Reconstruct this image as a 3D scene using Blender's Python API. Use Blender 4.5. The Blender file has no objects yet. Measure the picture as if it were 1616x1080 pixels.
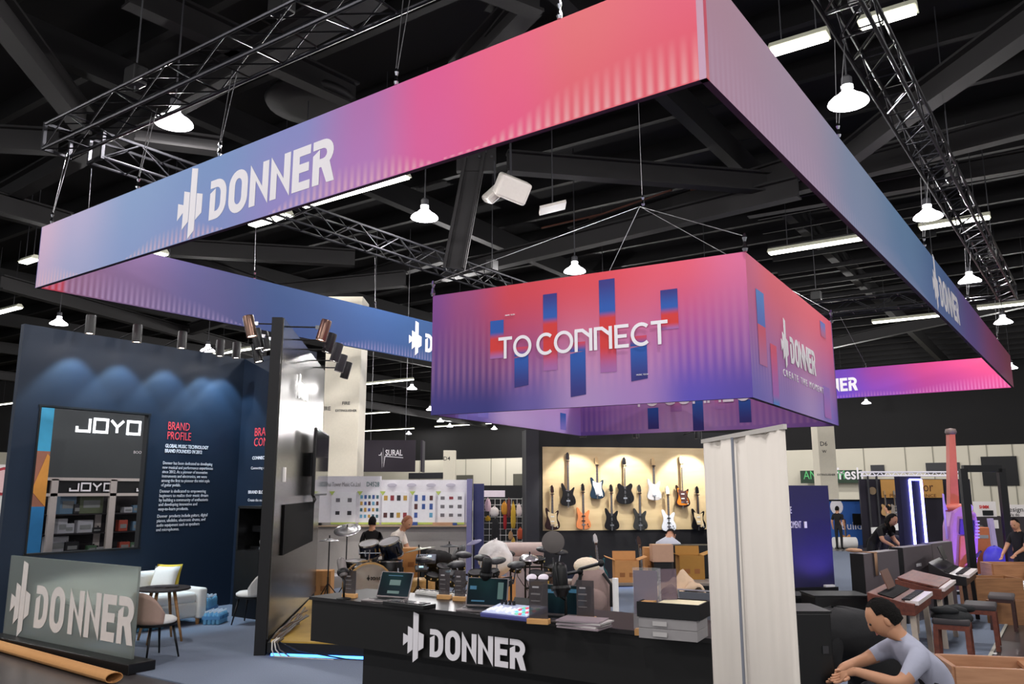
import bpy, bmesh, math, random
from mathutils import Vector, Matrix
random.seed(7)
C = bpy.context.scene.collection
sc = bpy.context.scene
PI = math.pi
# ---------------------------------------------------------------- camera
F, CX, CY, H = 1280.0, 808.0, 540.0, 2.05
PT = math.atan(235 / 1280.0)
A = math.radians(34.4)
cam = bpy.data.cameras.new('camera')
cam.sensor_fit = 'HORIZONTAL'
cam.sensor_width = 36.0
cam.lens = 36.0 * F / 1616.0
cam.clip_end = 400
camo = bpy.data.objects.new('camera', cam)
C.objects.link(camo)
camo.location = (0, 0, H)
camo.rotation_euler = (PI / 2 + PT, 0, A)
sc.camera = camo
# ---------------------------------------------------------------- world, exposure
w = bpy.data.worlds.new('hall_air')
sc.world = w
w.use_nodes = True
w.node_tree.nodes['Background'].inputs[0].default_value = (0.92, 0.95, 1.0, 1)
w.node_tree.nodes['Background'].inputs[1].default_value = 0.9
sc.view_settings.view_transform = 'Standard'
sc.view_settings.look = 'None'
sc.view_settings.exposure = 0.0
sc.view_settings.gamma = 1.0
sc.view_settings.use_curve_mapping = False
sc.cycles.use_denoising = True
sc.cycles.max_bounces = 6
sc.cycles.sample_clamp_indirect = 4.0
LAMP_W = 690.0          # power of one high bay lamp

# ---------------------------------------------------------------- survey helpers: image point -> point in the hall
cp_, sp_ = math.cos(PT), math.sin(PT)
def ray(px, py):
    x = (px - CX) / F; u = (CY - py) / F
    f = cp_ - u * sp_; z = u * cp_ + sp_
    return (x * math.cos(A) - f * math.sin(A), x * math.sin(A) + f * math.cos(A), z)
def atz(px, py, z=0.0):
    r = ray(px, py); t = (z - H) / r[2]; return Vector((r[0] * t, r[1] * t, z))
def atx(px, py, x):
    r = ray(px, py); t = x / r[0]; return Vector((x, r[1] * t, H + r[2] * t))
def aty(px, py, y):
    r = ray(px, py); t = y / r[1]; return Vector((r[0] * t, y, H + r[2] * t))
def atd(px, py, d):
    r = ray(px, py); f = -r[0] * math.sin(A) + r[1] * math.cos(A); t = d / f
    return Vector((r[0] * t, r[1] * t, H + r[2] * t))
def atp(px, py, p0, n):            # intersection with a plane
    r = Vector(ray(px, py)); o = Vector((0, 0, H)); n = Vector(n)
    t = (Vector(p0) - o).dot(n) / r.dot(n); return o + r * t
XC = Vector((math.cos(A), math.sin(A), 0))      # to the right, seen from the entrance
YC = Vector((-math.sin(A), math.cos(A), 0))     # straight away
ZV = Vector((0, 0, 1)); XV = Vector((1, 0, 0)); YV = Vector((0, 1, 0))

# ---------------------------------------------------------------- materials
def lin(c):
    return tuple(((v / 255.0) / 12.92 if v / 255.0 <= 0.04045 else ((v / 255.0 + 0.055) / 1.055) ** 2.4) for v in c[:3]) + (1.0,)
MATS = {}
def M(name, rgb, rough=0.6, metal=0.0, var=0.06, scale=18.0, bump=0.0, em=0.0, alpha=1.0, trans=0.0, spec=0.4, ecol=None):
    if name in MATS: return MATS[name]
    m = bpy.data.materials.new(name); m.use_nodes = True
    nt = m.node_tree; b = nt.nodes['Principled BSDF']
    b.inputs['Roughness'].default_value = rough
    b.inputs['Metallic'].default_value = metal
    b.inputs['Specular IOR Level'].default_value = spec
    c = lin(rgb)
    if var > 0:
        tc = nt.nodes.new('ShaderNodeTexCoord'); nz = nt.nodes.new('ShaderNodeTexNoise')
        nz.inputs['Scale'].default_value = scale; nz.inputs['Detail'].default_value = 4
        nt.links.new(tc.outputs['Object'], nz.inputs['Vector'])
        mx = nt.nodes.new('ShaderNodeMix'); mx.data_type = 'RGBA'
        mx.inputs[6].default_value = tuple(v * (1 - var) for v in c[:3]) + (1,)
        mx.inputs[7].default_value = tuple(min(1, v * (1 + var)) for v in c[:3]) + (1,)
        nt.links.new(nz.outputs['Fac'], mx.inputs[0]); nt.links.new(mx.outputs[2], b.inputs['Base Color'])
        if bump > 0:
            bp = nt.nodes.new('ShaderNodeBump'); bp.inputs['Strength'].default_value = bump; bp.inputs['Distance'].default_value = 0.02
            nt.links.new(nz.outputs['Fac'], bp.inputs['Height']); nt.links.new(bp.outputs['Normal'], b.inputs['Normal'])
    else:
        b.inputs['Base Color'].default_value = c
    if em > 0:
        b.inputs['Emission Color'].default_value = lin(ecol or rgb); b.inputs['Emission Strength'].default_value = em
    if trans > 0: b.inputs['Transmission Weight'].default_value = trans
    if alpha < 1: b.inputs['Alpha'].default_value = alpha
    MATS[name] = m
    return m
def wood(name, c1, c2, rough=0.45, scale=3.0, stretch=(1, 8, 8)):
    if name in MATS: return MATS[name]
    m = bpy.data.materials.new(name); m.use_nodes = True; nt = m.node_tree; b = nt.nodes['Principled BSDF']
    tc = nt.nodes.new('ShaderNodeTexCoord'); mp = nt.nodes.new('ShaderNodeMapping'); nz = nt.nodes.new('ShaderNodeTexNoise'); cr = nt.nodes.new('ShaderNodeValToRGB')
    mp.inputs['Scale'].default_value = stretch; nz.inputs['Scale'].default_value = scale; nz.inputs['Detail'].default_value = 6
    cr.color_ramp.elements[0].position = 0.3; cr.color_ramp.elements[0].color = lin(c1)
    cr.color_ramp.elements[1].position = 0.7; cr.color_ramp.elements[1].color = lin(c2)
    nt.links.new(tc.outputs['Object'], mp.inputs[0]); nt.links.new(mp.outputs[0], nz.inputs['Vector'])
    nt.links.new(nz.outputs['Fac'], cr.inputs[0]); nt.links.new(cr.outputs[0], b.inputs['Base Color'])
    b.inputs['Roughness'].default_value = rough
    MATS[name] = m
    return m
def _ramp(nt, stops, src):
    cr = nt.nodes.new('ShaderNodeValToRGB'); e = cr.color_ramp.elements
    while len(e) > 1: e.remove(e[-1])
    e[0].position = stops[0][0]; e[0].color = lin(stops[0][1])
    for p, c in stops[1:]:
        n = e.new(p); n.color = lin(c)
    cr.color_ramp.interpolation = 'EASE'
    nt.links.new(src, cr.inputs[0])
    return cr.outputs[0]
def _math(nt, op, a, b=None, clamp=False):
    n = nt.nodes.new('ShaderNodeMath'); n.operation = op; n.use_clamp = clamp
    for i, v in enumerate((a, b)):
        if v is None: continue
        if isinstance(v, (int, float)): n.inputs[i].default_value = v
        else: nt.links.new(v, n.inputs[i])
    return n.outputs[0]
def print_mat(name, L, Hh, top, bot, stripes=None, rough=0.75):
    """Printed fabric: two colour runs along the length, blended up the height; stripes = (pitch, [(x,amount)], z0, z1, colour)."""
    m = bpy.data.materials.new(name); m.use_nodes = True; nt = m.node_tree; b = nt.nodes['Principled BSDF']
    tc = nt.nodes.new('ShaderNodeTexCoord'); sx = nt.nodes.new('ShaderNodeSeparateXYZ')
    nt.links.new(tc.outputs['Object'], sx.inputs[0])
    u = _math(nt, 'DIVIDE', sx.outputs[0], L, True); v = _math(nt, 'DIVIDE', sx.outputs[2], Hh, True)
    ct = _ramp(nt, top, u); cb = _ramp(nt, bot, u)
    mx = nt.nodes.new('ShaderNodeMix'); mx.data_type = 'RGBA'
    mr = nt.nodes.new('ShaderNodeMapRange'); mr.interpolation_type = 'SMOOTHSTEP'
    nt.links.new(v, mr.inputs[0])
    nt.links.new(mr.outputs[0], mx.inputs[0]); nt.links.new(cb, mx.inputs[6]); nt.links.new(ct, mx.inputs[7])
    col = mx.outputs[2]
    for st in (stripes or []):
        pitch, prof, z0, z1, amt, colr = st
        sn = _math(nt, 'SINE', _math(nt, 'MULTIPLY', sx.outputs[0], 2 * PI / pitch))
        sn = _math(nt, 'MULTIPLY_ADD', sn, 0.5); sn.node.inputs[2].default_value = 0.5
        env = nt.nodes.new('ShaderNodeValToRGB'); e = env.color_ramp.elements
        while len(e) > 1: e.remove(e[-1])
        e[0].position = prof[0][0]; e[0].color = (prof[0][1],) * 3 + (1,)
        for p, a in prof[1:]:
            q = e.new(p); q.color = (a, a, a, 1)
        nt.links.new(u, env.inputs[0])
        # stripes reach from the lower edge up to a height given by the envelope, fading out
        hh = _math(nt, 'MULTIPLY', env.outputs[0], z1)
        fade = _math(nt, 'SUBTRACT', 1.0, _math(nt, 'DIVIDE', _math(nt, 'SUBTRACT', v, z0), _math(nt, 'MAXIMUM', hh, 0.01)), True)
        lr = nt.nodes.new('ShaderNodeMapRange'); lr.interpolation_type = 'SMOOTHSTEP'; lr.inputs[1].default_value = z0 - (.02 if z0 < .1 else .22); lr.inputs[2].default_value = z0 + (.0 if z0 < .1 else .12); nt.links.new(v, lr.inputs[0]); low = lr.outputs[0]
        k = _math(nt, 'MULTIPLY', _math(nt, 'MULTIPLY', _math(nt, 'MULTIPLY', sn, fade), low), amt, True)
        on = _math(nt, 'GREATER_THAN', env.outputs[0], 0.01)
        k = _math(nt, 'MULTIPLY', k, on)
        m2 = nt.nodes.new('ShaderNodeMix'); m2.data_type = 'RGBA'
        nt.links.new(k, m2.inputs[0]); nt.links.new(col, m2.inputs[6]); m2.inputs[7].default_value = lin(colr)
        col = m2.outputs[2]
    nt.links.new(col, b.inputs['Base Color'])
    b.inputs['Roughness'].default_value = rough; b.inputs['Specular IOR Level'].default_value = 0.2
    return m

# ---------------------------------------------------------------- mesh builder
class MB:
    def __init__(s): s.v = []; s.f = []; s.m = []
    def add(s, vs, fs, mi=0):
        k = len(s.v); s.v += [tuple(p) for p in vs]; s.f += [tuple(i + k for i in f) for f in fs]; s.m += [mi] * len(fs); return s
    def box(s, c, d, rz=0.0, R=None, mi=0, taper=1.0):
        vs = []
        Rm = R if R is not None else Matrix.Rotation(rz, 3, 'Z')
        for z in (-.5, .5):
            k = taper if z > 0 else 1.0
            for x, y in ((-.5, -.5), (.5, -.5), (.5, .5), (-.5, .5)):
                vs.append(Rm @ Vector((x * d[0] * k, y * d[1] * k, z * d[2])) + Vector(c))
        return s.add(vs, [(3, 2, 1, 0), (4, 5, 6, 7), (0, 1, 5, 4), (1, 2, 6, 5), (2, 3, 7, 6), (3, 0, 4, 7)], mi)
    def bar(s, p, q, wd, ht, up=ZV, mi=0):
        p = Vector(p); q = Vector(q); d = q - p; L = d.length; d.normalize()
        sd = d.cross(Vector(up))
        if sd.length < 1e-4: sd = d.cross(Vector((1, 0, 0)))
        sd.normalize(); u = sd.cross(d)
        R = Matrix((d, sd, u)).transposed()
        return s.box((p + q) / 2, (L, wd, ht), R=R, mi=mi)
    def tube(s, p, q, r, r2=None, n=10, mi=0, caps=True):
        p = Vector(p); q = Vector(q); r2 = r if r2 is None else r2
        d = (q - p).normalized(); a = d.orthogonal().normalized(); b = d.cross(a)
        vs = []
        for c, rr in ((p, r), (q, r2)):
            for i in range(n):
                t = 2 * PI * i / n; vs.append(c + (a * math.cos(t) + b * math.sin(t)) * rr)
        fs = [(i, (i + 1) % n, n + (i + 1) % n, n + i) for i in range(n)]
        if caps: fs += [tuple(range(n))[::-1], tuple(range(n, 2 * n))]
        return s.add(vs, fs, mi)
    def path(s, pts, r, n=7, mi=0):
        pts = [Vector(p) for p in pts]; vs = []; fs = []
        rs = r if isinstance(r, (list, tuple)) else [r] * len(pts)
        a = None
        for i, p in enumerate(pts):
            d = (pts[min(i + 1, len(pts) - 1)] - pts[max(i - 1, 0)]).normalized()
            a = d.orthogonal().normalized() if a is None else (a - d * a.dot(d)).normalized()
            b = d.cross(a)
            for k in range(n):
                t = 2 * PI * k / n; vs.append(p + (a * math.cos(t) + b * math.sin(t)) * rs[i])
        for i in range(len(pts) - 1):
            for k in range(n):
                fs.append((i * n + k, i * n + (k + 1) % n, (i + 1) * n + (k + 1) % n, (i + 1) * n + k))
        fs += [tuple(range(n))[::-1], tuple(range((len(pts) - 1) * n, len(pts) * n))]
        return s.add(vs, fs, mi)
    def lathe(s, prof, n=20, c=(0, 0, 0), R=None, mi=0):
        vs = []; fs = []; R = R or Matrix.Identity(3); c = Vector(c)
        for r, z in prof:
            for i in range(n):
                t = 2 * PI * i / n; vs.append(R @ Vector((r * math.cos(t), r * math.sin(t), z)) + c)
        for j in range(len(prof) - 1):
            for i in range(n):
                fs.append((j * n + i, j * n + (i + 1) % n, (j + 1) * n + (i + 1) % n, (j + 1) * n + i))
        if prof[0][0] > 1e-4: fs.append(tuple(range(n))[::-1])
        if prof[-1][0] > 1e-4: fs.append(tuple(range((len(prof) - 1) * n, len(prof) * n)))
        return s.add(vs, fs, mi)
    def prism(s, poly, o=(0, 0, 0), U=XV, V=ZV, t=0.02, mi=0, center=False):
        o = Vector(o); U = Vector(U); V = Vector(V); N = U.cross(V).normalized(); n = len(poly)
        a = -t / 2 if center else 0.0
        vs = [o + U * x + V * y + N * a for x, y in poly] + [o + U * x + V * y + N * (a + t) for x, y in poly]
        fs = [tuple(range(n))[::-1], tuple(range(n, 2 * n))] + [(i, (i + 1) % n, n + (i + 1) % n, n + i) for i in range(n)]
        return s.add(vs, fs, mi)
    def ell(s, c, r, n=14, R=None, mi=0, m=8):
        vs = []; fs = []; R = R or Matrix.Identity(3); c = Vector(c)
        for j in range(m + 1):
            ph = -PI / 2 + PI * j / m
            for i in range(n):
                t = 2 * PI * i / n
                vs.append(R @ Vector((r[0] * math.cos(ph) * math.cos(t), r[1] * math.cos(ph) * math.sin(t), r[2] * math.sin(ph))) + c)
        for j in range(m):
            for i in range(n):
                fs.append((j * n + i, j * n + (i + 1) % n, (j + 1) * n + (i + 1) % n, (j + 1) * n + i))
        return s.add(vs, fs, mi)
    def mesh(s, name, mats, smooth=False):
        me = bpy.data.meshes.new(name); me.from_pydata(s.v, [], s.f)
        mats = mats if isinstance(mats, (list, tuple)) else [mats]
        for m in mats: me.materials.append(m)
        if len(mats) > 1: me.polygons.foreach_set('material_index', s.m)
        bm = bmesh.new(); bm.from_mesh(me); bmesh.ops.remove_doubles(bm, verts=bm.verts, dist=1e-5)
        bmesh.ops.recalc_face_normals(bm, faces=bm.faces); bm.to_mesh(me); bm.free()
        if smooth: me.polygons.foreach_set('use_smooth', [True] * len(me.polygons))
        me.update()
        return me
    def build(s, name, mats, parent=None, smooth=False, bevel=0.0, auto=False):
        me = s.mesh(name, mats, smooth)
        o = bpy.data.objects.new(name, me); C.objects.link(o); o.parent = parent
        if bevel > 0:
            md = o.modifiers.new('edge', 'BEVEL'); md.width = bevel; md.segments = 2; md.limit_method = 'ANGLE'; md.angle_limit = math.radians(40)
        if smooth and auto:
            e = o.modifiers.new('split', 'EDGE_SPLIT'); e.split_angle = math.radians(38)
        return o
def soften(o, lv=2):
    md = o.modifiers.new('soft', 'SUBSURF'); md.levels = lv; md.render_levels = lv
    for p in o.data.polygons: p.use_smooth = True
    return o
def tag(o, label, cat, group=None, kind=None):
    if label: o['label'] = label
    if cat: o['category'] = cat
    if group: o['group'] = group
    if kind: o['kind'] = kind
    return o
def thing(name, label, cat, loc=(0, 0, 0), rz=0.0, group=None):
    o = bpy.data.objects.new(name, None); C.objects.link(o); o.empty_display_size = 0.1
    o.location = loc; o.rotation_euler = (0, 0, rz)
    return tag(o, label, cat, group)
def struct(o):
    o['kind'] = 'structure'; return o
def dup(root, loc=None, rz=None, label=None, group=None, scale=None):
    r = root.copy(); C.objects.link(r)
    if loc is not None: r.location = loc
    if rz is not None: r.rotation_euler = (0, 0, rz)
    if label: r['label'] = label
    if group: r['group'] = group
    if scale: r.scale = (scale,) * 3 if isinstance(scale, (int, float)) else scale
    for ch in list(root.children):
        c = ch.copy(); C.objects.link(c); c.parent = r
        for g in ch.children:
            d = g.copy(); C.objects.link(d); d.parent = c
    return r
def copy_part(o, parent, loc=None, rot=None):
    c = o.copy(); C.objects.link(c); c.parent = parent
    if loc is not None: c.location = loc
    if rot is not None: c.rotation_euler = rot
    return c
def lightpoint(name, kind, loc, power, color=(1, 1, 1), parent=None, size=0.2, aim=None, angle=60, blend=0.5):
    l = bpy.data.lights.new(name, kind); l.energy = power; l.color = color
    if kind == 'AREA': l.size = size
    else: l.shadow_soft_size = size
    if kind == 'SPOT': l.spot_size = math.radians(angle); l.spot_blend = blend
    o = bpy.data.objects.new(name, l); C.objects.link(o); o.location = loc
    if aim is not None:
        o.rotation_euler = (Vector(aim) - Vector(loc)).to_track_quat('-Z', 'Y').to_euler()
    o.parent = parent
    return o
# ---------------------------------------------------------------- lettering
def _glyph_mesh(cu):
    ob = bpy.data.objects.new('tmp', cu); C.objects.link(ob)
    me = bpy.data.meshes.new_from_object(ob)
    bpy.data.objects.remove(ob); bpy.data.curves.remove(cu)
    return me
def _place(me, name, mat, o, U, V, parent):
    U = Vector(U).normalized(); V = Vector(V).normalized(); N = U.cross(V); o = Vector(o)
    for v in me.vertices: v.co = o + U * v.co.x + V * v.co.y + N * v.co.z
    me.materials.clear(); me.materials.append(mat); me.name = name
    ob = bpy.data.objects.new(name, me); C.objects.link(ob); ob.parent = parent
    return ob
def text(s, size, o, U, mat, parent=None, V=ZV, depth=0.002, align='LEFT', name='lettering', width=None, space=1.0, spacing=1.0, bold=0.0):
    cu = bpy.data.curves.new(name, 'FONT'); cu.body = s; cu.size = size; cu.extrude = depth; cu.align_x = align; cu.space_line = space
    cu.space_character = spacing; cu.resolution_u = 2; cu.offset = bold
    me = _glyph_mesh(cu)
    if width:
        xs = [v.co.x for v in me.vertices]; k = width / max(1e-4, max(xs) - min(xs))
        for v in me.vertices: v.co.x *= k
    return _place(me, name, mat, o, U, V, parent)
def arc(cx, cy, rx, ry, a0, a1, n=10):
    return [(cx + rx * math.cos(math.radians(a0 + (a1 - a0) * i / n)), cy + ry * math.sin(math.radians(a0 + (a1 - a0) * i / n))) for i in range(n + 1)]
def _letter(ch):
    if ch == 'D':
        return [[(0, 1), (.24, 1)] + arc(.24, .62, .36, .38, 90, 0, 6) + arc(.24, .38, .36, .38, 0, -90, 6) + [(0, 0), (0, .68), (.2, .78), (.2, .2), (.24, .2)] + arc(.24, .38, .15, .18, -90, 0, 5) + arc(.24, .62, .15, .18, 0, 90, 5) + [(0, .8)]], .62
    if ch == 'O':
        return [arc(.33, .68, .33, .35, 0, 180, 12) + arc(.33, .32, .33, .35, 180, 360, 12), arc(.33, .66, .12, .16, 0, 180, 8) + arc(.33, .34, .12, .16, 180, 360, 8)], .66
    if ch == 'N':
        return [[(0, 0), (0, 1.03), (.42, .42), (.42, 1), (.62, 1), (.62, -.03), (.2, .6), (.2, 0)]], .62
    if ch == 'E':
        return [[(0, 0), (0, 1), (.54, 1), (.54, .79), (.21, .79), (.21, .61), (.5, .61), (.5, .41), (.21, .41), (.21, .2), (.54, .2), (.54, 0)]], .54
    if ch == 'R':
        return [[(0, 1), (.3, 1)] + arc(.3, .7, .3, .3, 90, -50, 9) + [(.64, 0), (.42, 0), (.26, .38), (.2, .38), (.2, 0), (0, 0), (0, .68), (.2, .79), (.2, .57), (.3, .57)] + arc(.3, .685, .11, .115, -90, 90, 6) + [(0, .8)]], .66
ICON = [[(0, .72), (.22, .64), (.22, .44), (0, .27)], [(.22, 1.0), (.45, .92), (.45, .16), (.22, -.01)],
        [(.47, 1.55), (.71, 1.48), (.71, -.12), (.47, -.3)], [(.73, .83), (.96, .76), (.96, .28), (.73, .14)]]
def brand(h, o, U, mat, parent, V=ZV, icon=True, letters='DONNER', depth=0.003, gap=.075, name='brand_lettering', sx=1.0):
    """House mark: sound-wave bars followed by the word; h = cap height, o = lower left of the icon column."""
    cu = bpy.data.curves.new(name, 'CURVE'); cu.dimensions = '2D'; cu.fill_mode = 'BOTH'; cu.extrude = depth / h / 2
    x = 0.0; loops = []
    if icon:
        loops += ICON; x = 1.26
    for ch in letters:
        if ch == ' ': x += .12; continue
        L, wd = _letter(ch)
        loops += [[(a + x, b) for a, b in l] for l in L]; x += wd + gap
    for l in loops:
        sp = cu.splines.new('POLY'); sp.points.add(len(l) - 1); sp.use_cyclic_u = True
        for p, (a, b) in zip(sp.points, l): p.co = (a, b, 0, 1)
    me = _glyph_mesh(cu)
    for v in me.vertices: v.co *= h; v.co.x *= sx
    return _place(me, name, mat, o, U, V, parent)
def strokes(lines, wd, o, U, mat, parent, V=ZV, h=1.0, t=0.004, name='lettering'):
    """Lettering from strokes: each line a list of (x,y) in cap heights."""
    b = MB(); U = Vector(U).normalized(); V = Vector(V).normalized(); N = U.cross(V); o = Vector(o)
    for q, ln in enumerate(lines):
        pts = [Vector((x * h, y * h)) for x, y in ln]; n = len(pts); closed = (pts[0] - pts[-1]).length < 1e-6
        lo = N * (t + q * .0004); vs = []
        for i in range(n):
            a = pts[i - 1] if i else (pts[-2] if closed else None); c = pts[i + 1] if i < n - 1 else (pts[1] if closed else None); p = pts[i]
            d1 = (p - a).normalized() if a is not None else (c - p).normalized(); d2 = (c - p).normalized() if c is not None else d1
            n1 = Vector((-d1.y, d1.x)); n2 = Vector((-d2.y, d2.x)); m = (n1 + n2)
            m = m.normalized() if m.length > 1e-3 else n1
            k = wd / 2 / max(.35, m.dot(n1))
            for sgn in (1, -1):
                e = p + m * (k * sgn); vs.append(o + U * e.x + V * e.y + lo)
        b.add(vs, [(2 * i, 2 * i + 1, 2 * i + 3, 2 * i + 2) for i in range(n - 1)])
    return b.build(name, mat, parent)

# ---------------------------------------------------------------- common materials
black = M('black_paint', (15, 15, 17), .6)
satin = M('black_satin', (12, 12, 13), .42)
dark = M('dark_grey', (48, 48, 52), .55)
steel = M('truss_aluminium', (50, 50, 54), .4, .8)
chrome = M('chrome', (205, 205, 210), .12, 1.0, var=0)
white_letter = M('white_print', (236, 232, 236), .6, var=.02)
white_sheet = M('white_sheet', (232, 230, 226), .7)
cream = M('cream_paint', (214, 208, 186), .7)
navy = M('navy_wall', (22, 36, 54), .55, var=.04)
cardboard = M('cardboard', (190, 138, 84), .85, var=.1)
# ================================================================ THE HALL
def concrete(name, rgb, rough):
    return M(name, rgb, rough, var=.18, scale=1.6, spec=.5)
fl = MB(); fl.box((-25, 45, -.05), (190, 150, .1))
struct(fl.build('floor', concrete('polished_concrete', (76, 72, 72), .28)))
# carpet of the stand, with a taped edge
cpt = MB(); cpt.prism([(-13.2, 5.62), (-1.12, 5.62), (-1.12, 30.0), (-13.2, 30.0)], (0, 0, .001), XV, YV, .014)
o = cpt.build('floor_carpet', M('grey_blue_carpet', (108, 118, 136), .95, var=.12, scale=60, bump=.2)); struct(o)
tp = MB(); tp.prism([(-1.13, 5.7), (-1.09, 5.7), (-1.09, 26), (-1.13, 26)], (0, 0, .0155), XV, YV, .002)
tag(tp.build('carpet_tape', M('pale_tape', (188, 184, 172), .6)), 'thin pale strip of tape along the carpet edge beside the stools', 'tape')

ceil_m = M('ceiling_black', (13, 12, 13), .8, var=.2, scale=.8)
cl = MB(); cl.box((-25, 45, 12.1), (190, 150, .2))
ceiling = struct(cl.build('ceiling', ceil_m))
beam_m = M('ceiling_beam_grey', (25, 23, 24), .6, var=.15, scale=2)
joist_m = M('ceiling_joist_grey', (18, 17, 18), .6, var=.15, scale=2)
# big girders, given by points on the ceiling level
def girder(p, q, wd=.34, ht=.5, name='beam'):
    b = MB(); p = Vector(p); q = Vector(q)
    up = ZV * (ht / 2)
    b.bar(p + up, q + up, wd, .05); b.bar(p - up, q - up, wd, .05); b.bar(p, q, .06, ht)
    return b.build(name, beam_m, ceiling)
def gz(a, b, z, **k): return girder(atz(*a, z), atz(*b, z), **k)
for (a, b, z, wd) in (((-60, -60), (133, 192), 9.6, .34), ((-60, 216), (92, 224), 9.6, .3), ((-40, 333), (600, -20), 9.9, .36), ((200, -15), (560, 152), 10.4, .3),
                      ((-20, 315), (110, 352), 9.4, .3), ((800, 256), (1250, 292), 10.0, .32), ((700, 432), (1260, 296), 9.6, .34), ((1640, 22), (1420, 180), 9.6, .36),
                      ((1420, 180), (1330, 250), 9.6, .3), ((1250, 292), (1640, 190), 10.0, .3), ((250, 390), (560, 408), 9.6, .34), ((250, 395), (470, 470), 9.6, .34),
                      ((300, 520), (700, 402), 9.8, .3), ((900, 372), (1300, 250), 10.2, .3), ((0, 445), (420, 560), 9.6, .34), ((-20, 590), (60, 600), 9.6, .4),
                      ((560, 636), (800, 676), 8.8, .35), ((735, 722), (790, 698), 8.0, .5), ((1330, 684), (1460, 712), 8.6, .5), ((1380, 702), (1560, 672), 8.6, .5),
                      ((1500, 668), (1640, 720), 8.6, .5), ((850, 0), (700, -60), 9.6, .3), ((1180, 330), (1640, 250), 10.6, .3), ((840, -5), (720, 120), 9.8, .35),
                      ((780, 40), (860, -60), 10.2, .4), ((330, 470), (640, 440), 9.2, .3), ((1300, 545), (1640, 470), 10.0, .3)):
    gz(a, b, z, wd=wd)
# roof joists running across the hall
for y in [4.0 + 2.4 * i for i in range(32)]:
    b = MB(); b.bar((-80, y, 11.75), (22, y, 11.75), .18, .5); b.build('joist', joist_m, ceiling)
for x in (-56, -46.5, -37.2, -27.8, -16.5, -6.8, 2.6):
    b = MB(); b.bar((x, -10, 11.1), (x, 95, 11.1), .3, .7); b.build('girder', joist_m, ceiling)
# leaning brace with bolted head plate
br = MB(); p = atd(752, 236, 17.5); q = atd(716, 425, 17.5); br.bar(p, q, .1, .5, up=XC); br.bar(p + XC * .2, q + XC * .2, .26, .06, up=XC); br.bar(p - XC * .2, q - XC * .2, .26, .06, up=XC)
br.box(p - ZV * .25, (.9, .16, .6), A)
br.build('brace', beam_m, ceiling)
bl = MB()
for i in range(6): bl.box(p + XC * (-.35 + .14 * i) - YC * .1 + ZV * (-.1 - .12 * (i % 2)), (.05, .04, .05), A)
bl.build('bolts', dark, ceiling)
# small open web joists between girders, right of the ring
for k in range(10):
    b = MB(); a0 = atz(1180 + 8 * k, 300 + 22 * k, 10.6); b.bar(a0, a0 + XV * 5.5, .07, .16); b.build('purlin', joist_m, ceiling)
for k in range(6):
    b = MB(); a0 = atz(1290 + 14 * k, 420 + 10 * k, 10.9); b.bar(a0 - XV * 3, a0 + XV * 3, .2, .05); b.build('deck_rib', beam_m, ceiling)
rust = M('rust_red_pipe', (92, 52, 38), .6)
for k, (a, b_) in enumerate((((1420, 250), (1640, 205)), ((930, 345), (1060, 300)), ((855, 360), (950, 338)), ((1090, 300), (1180, 280)))):
    b = MB(); b.tube(atz(*a, 10.4), atz(*b_, 10.4), .03); b.build('pipe', rust, ceiling)

# far walls
wf = MB(); wf.box((-35, 70.2, 2.7), (170, .4, 5.4)); wall_far = struct(wf.build('wall_far', M('far_wall_cream', (212, 206, 188), .8, var=.05, scale=.4)))
wd_ = MB(); wd_.box((-35, 70.25, 8.75), (170, .4, 6.7)); struct(wd_.build('wall_far_upper', ceil_m))
wl = MB(); wl.box((-78, 40, 2.7), (.4, 100, 5.4)); struct(wl.build('wall_left_far', MATS['far_wall_cream']))
wlu = MB(); wlu.box((-78.1, 40, 8.75), (.4, 100, 6.7)); struct(wlu.build('wall_left_far_upper', ceil_m))
seam = M('wall_joint', (150, 146, 132), .8)
for px in (1366, 1432, 1476, 1533, 1562, 1603, 775, 798, 735, 662):
    p = aty(px, 760, 70.0); b = MB(); b.box((p.x, 69.98, 2.7), (.07, .04, 5.4)); b.build('joint', seam, wall_far)
grille = M('grey_green_louvre', (88, 86, 76), .7)
for i, (x0, x1, y0, y1, m) in enumerate(((720, 746, 750, 790, grille), (810, 830, 748, 790, grille), (645, 700, 746, 756, dark), (1375, 1395, 734, 752, dark), (1462, 1514, 730, 748, dark), (1552, 1604, 720, 767, black))):
    p = aty(x0, y1, 69.9); q = aty(x1, y0, 69.9)
    b = MB(); b.box(((p.x + q.x) / 2, 69.93, (p.z + q.z) / 2), (q.x - p.x, .12, q.z - p.z))
    b.build('wall_panel', m, wall_far)

# columns
def column(label, px0, px1, ytop, d, texts):
    p = atd(px0, 700, d); q = atd(px1, 700, d); wdt = (q - p).length; c = (p + q) / 2 + YC * wdt / 2
    zt = atd((px0 + px1) / 2, ytop, d).z
    t = thing('hall_column', label, 'column', (c.x, c.y, 0), A)
    b = MB(); b.box((0, 0, zt / 2), (wdt, wdt, zt)); b.build('shaft', M('column_paint', (234, 226, 206), .7), t, bevel=.015)
    b = MB(); b.box((0, 0, .15), (wdt + .06, wdt + .06, .3)); b.build('foot', M('column_foot', (120, 112, 100), .7), t)
    for s, sz, px, py, al in texts:
        g = atd(px, py, d); l = (g - c); x = l.dot(XC)
        text(s, sz, (x, -wdt / 2 - .004, g.z), XV, black, t, align=al, bold=.002)
    return t, c, wdt
column('fat cream column marked fire extinguisher behind the metallic wall', 508, 565, 468, 22.0, (('FIRE', .12, 546, 639, 'CENTER'), ('EXTINGUISHER', .085, 546, 650, 'CENTER'), ('FIRE', .15, 514, 648, 'CENTER')))
column('slim far cream column above the white poster booth', 700, 719, 711, 58, (('D4', .4, 705, 727, 'CENTER'),))
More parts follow.
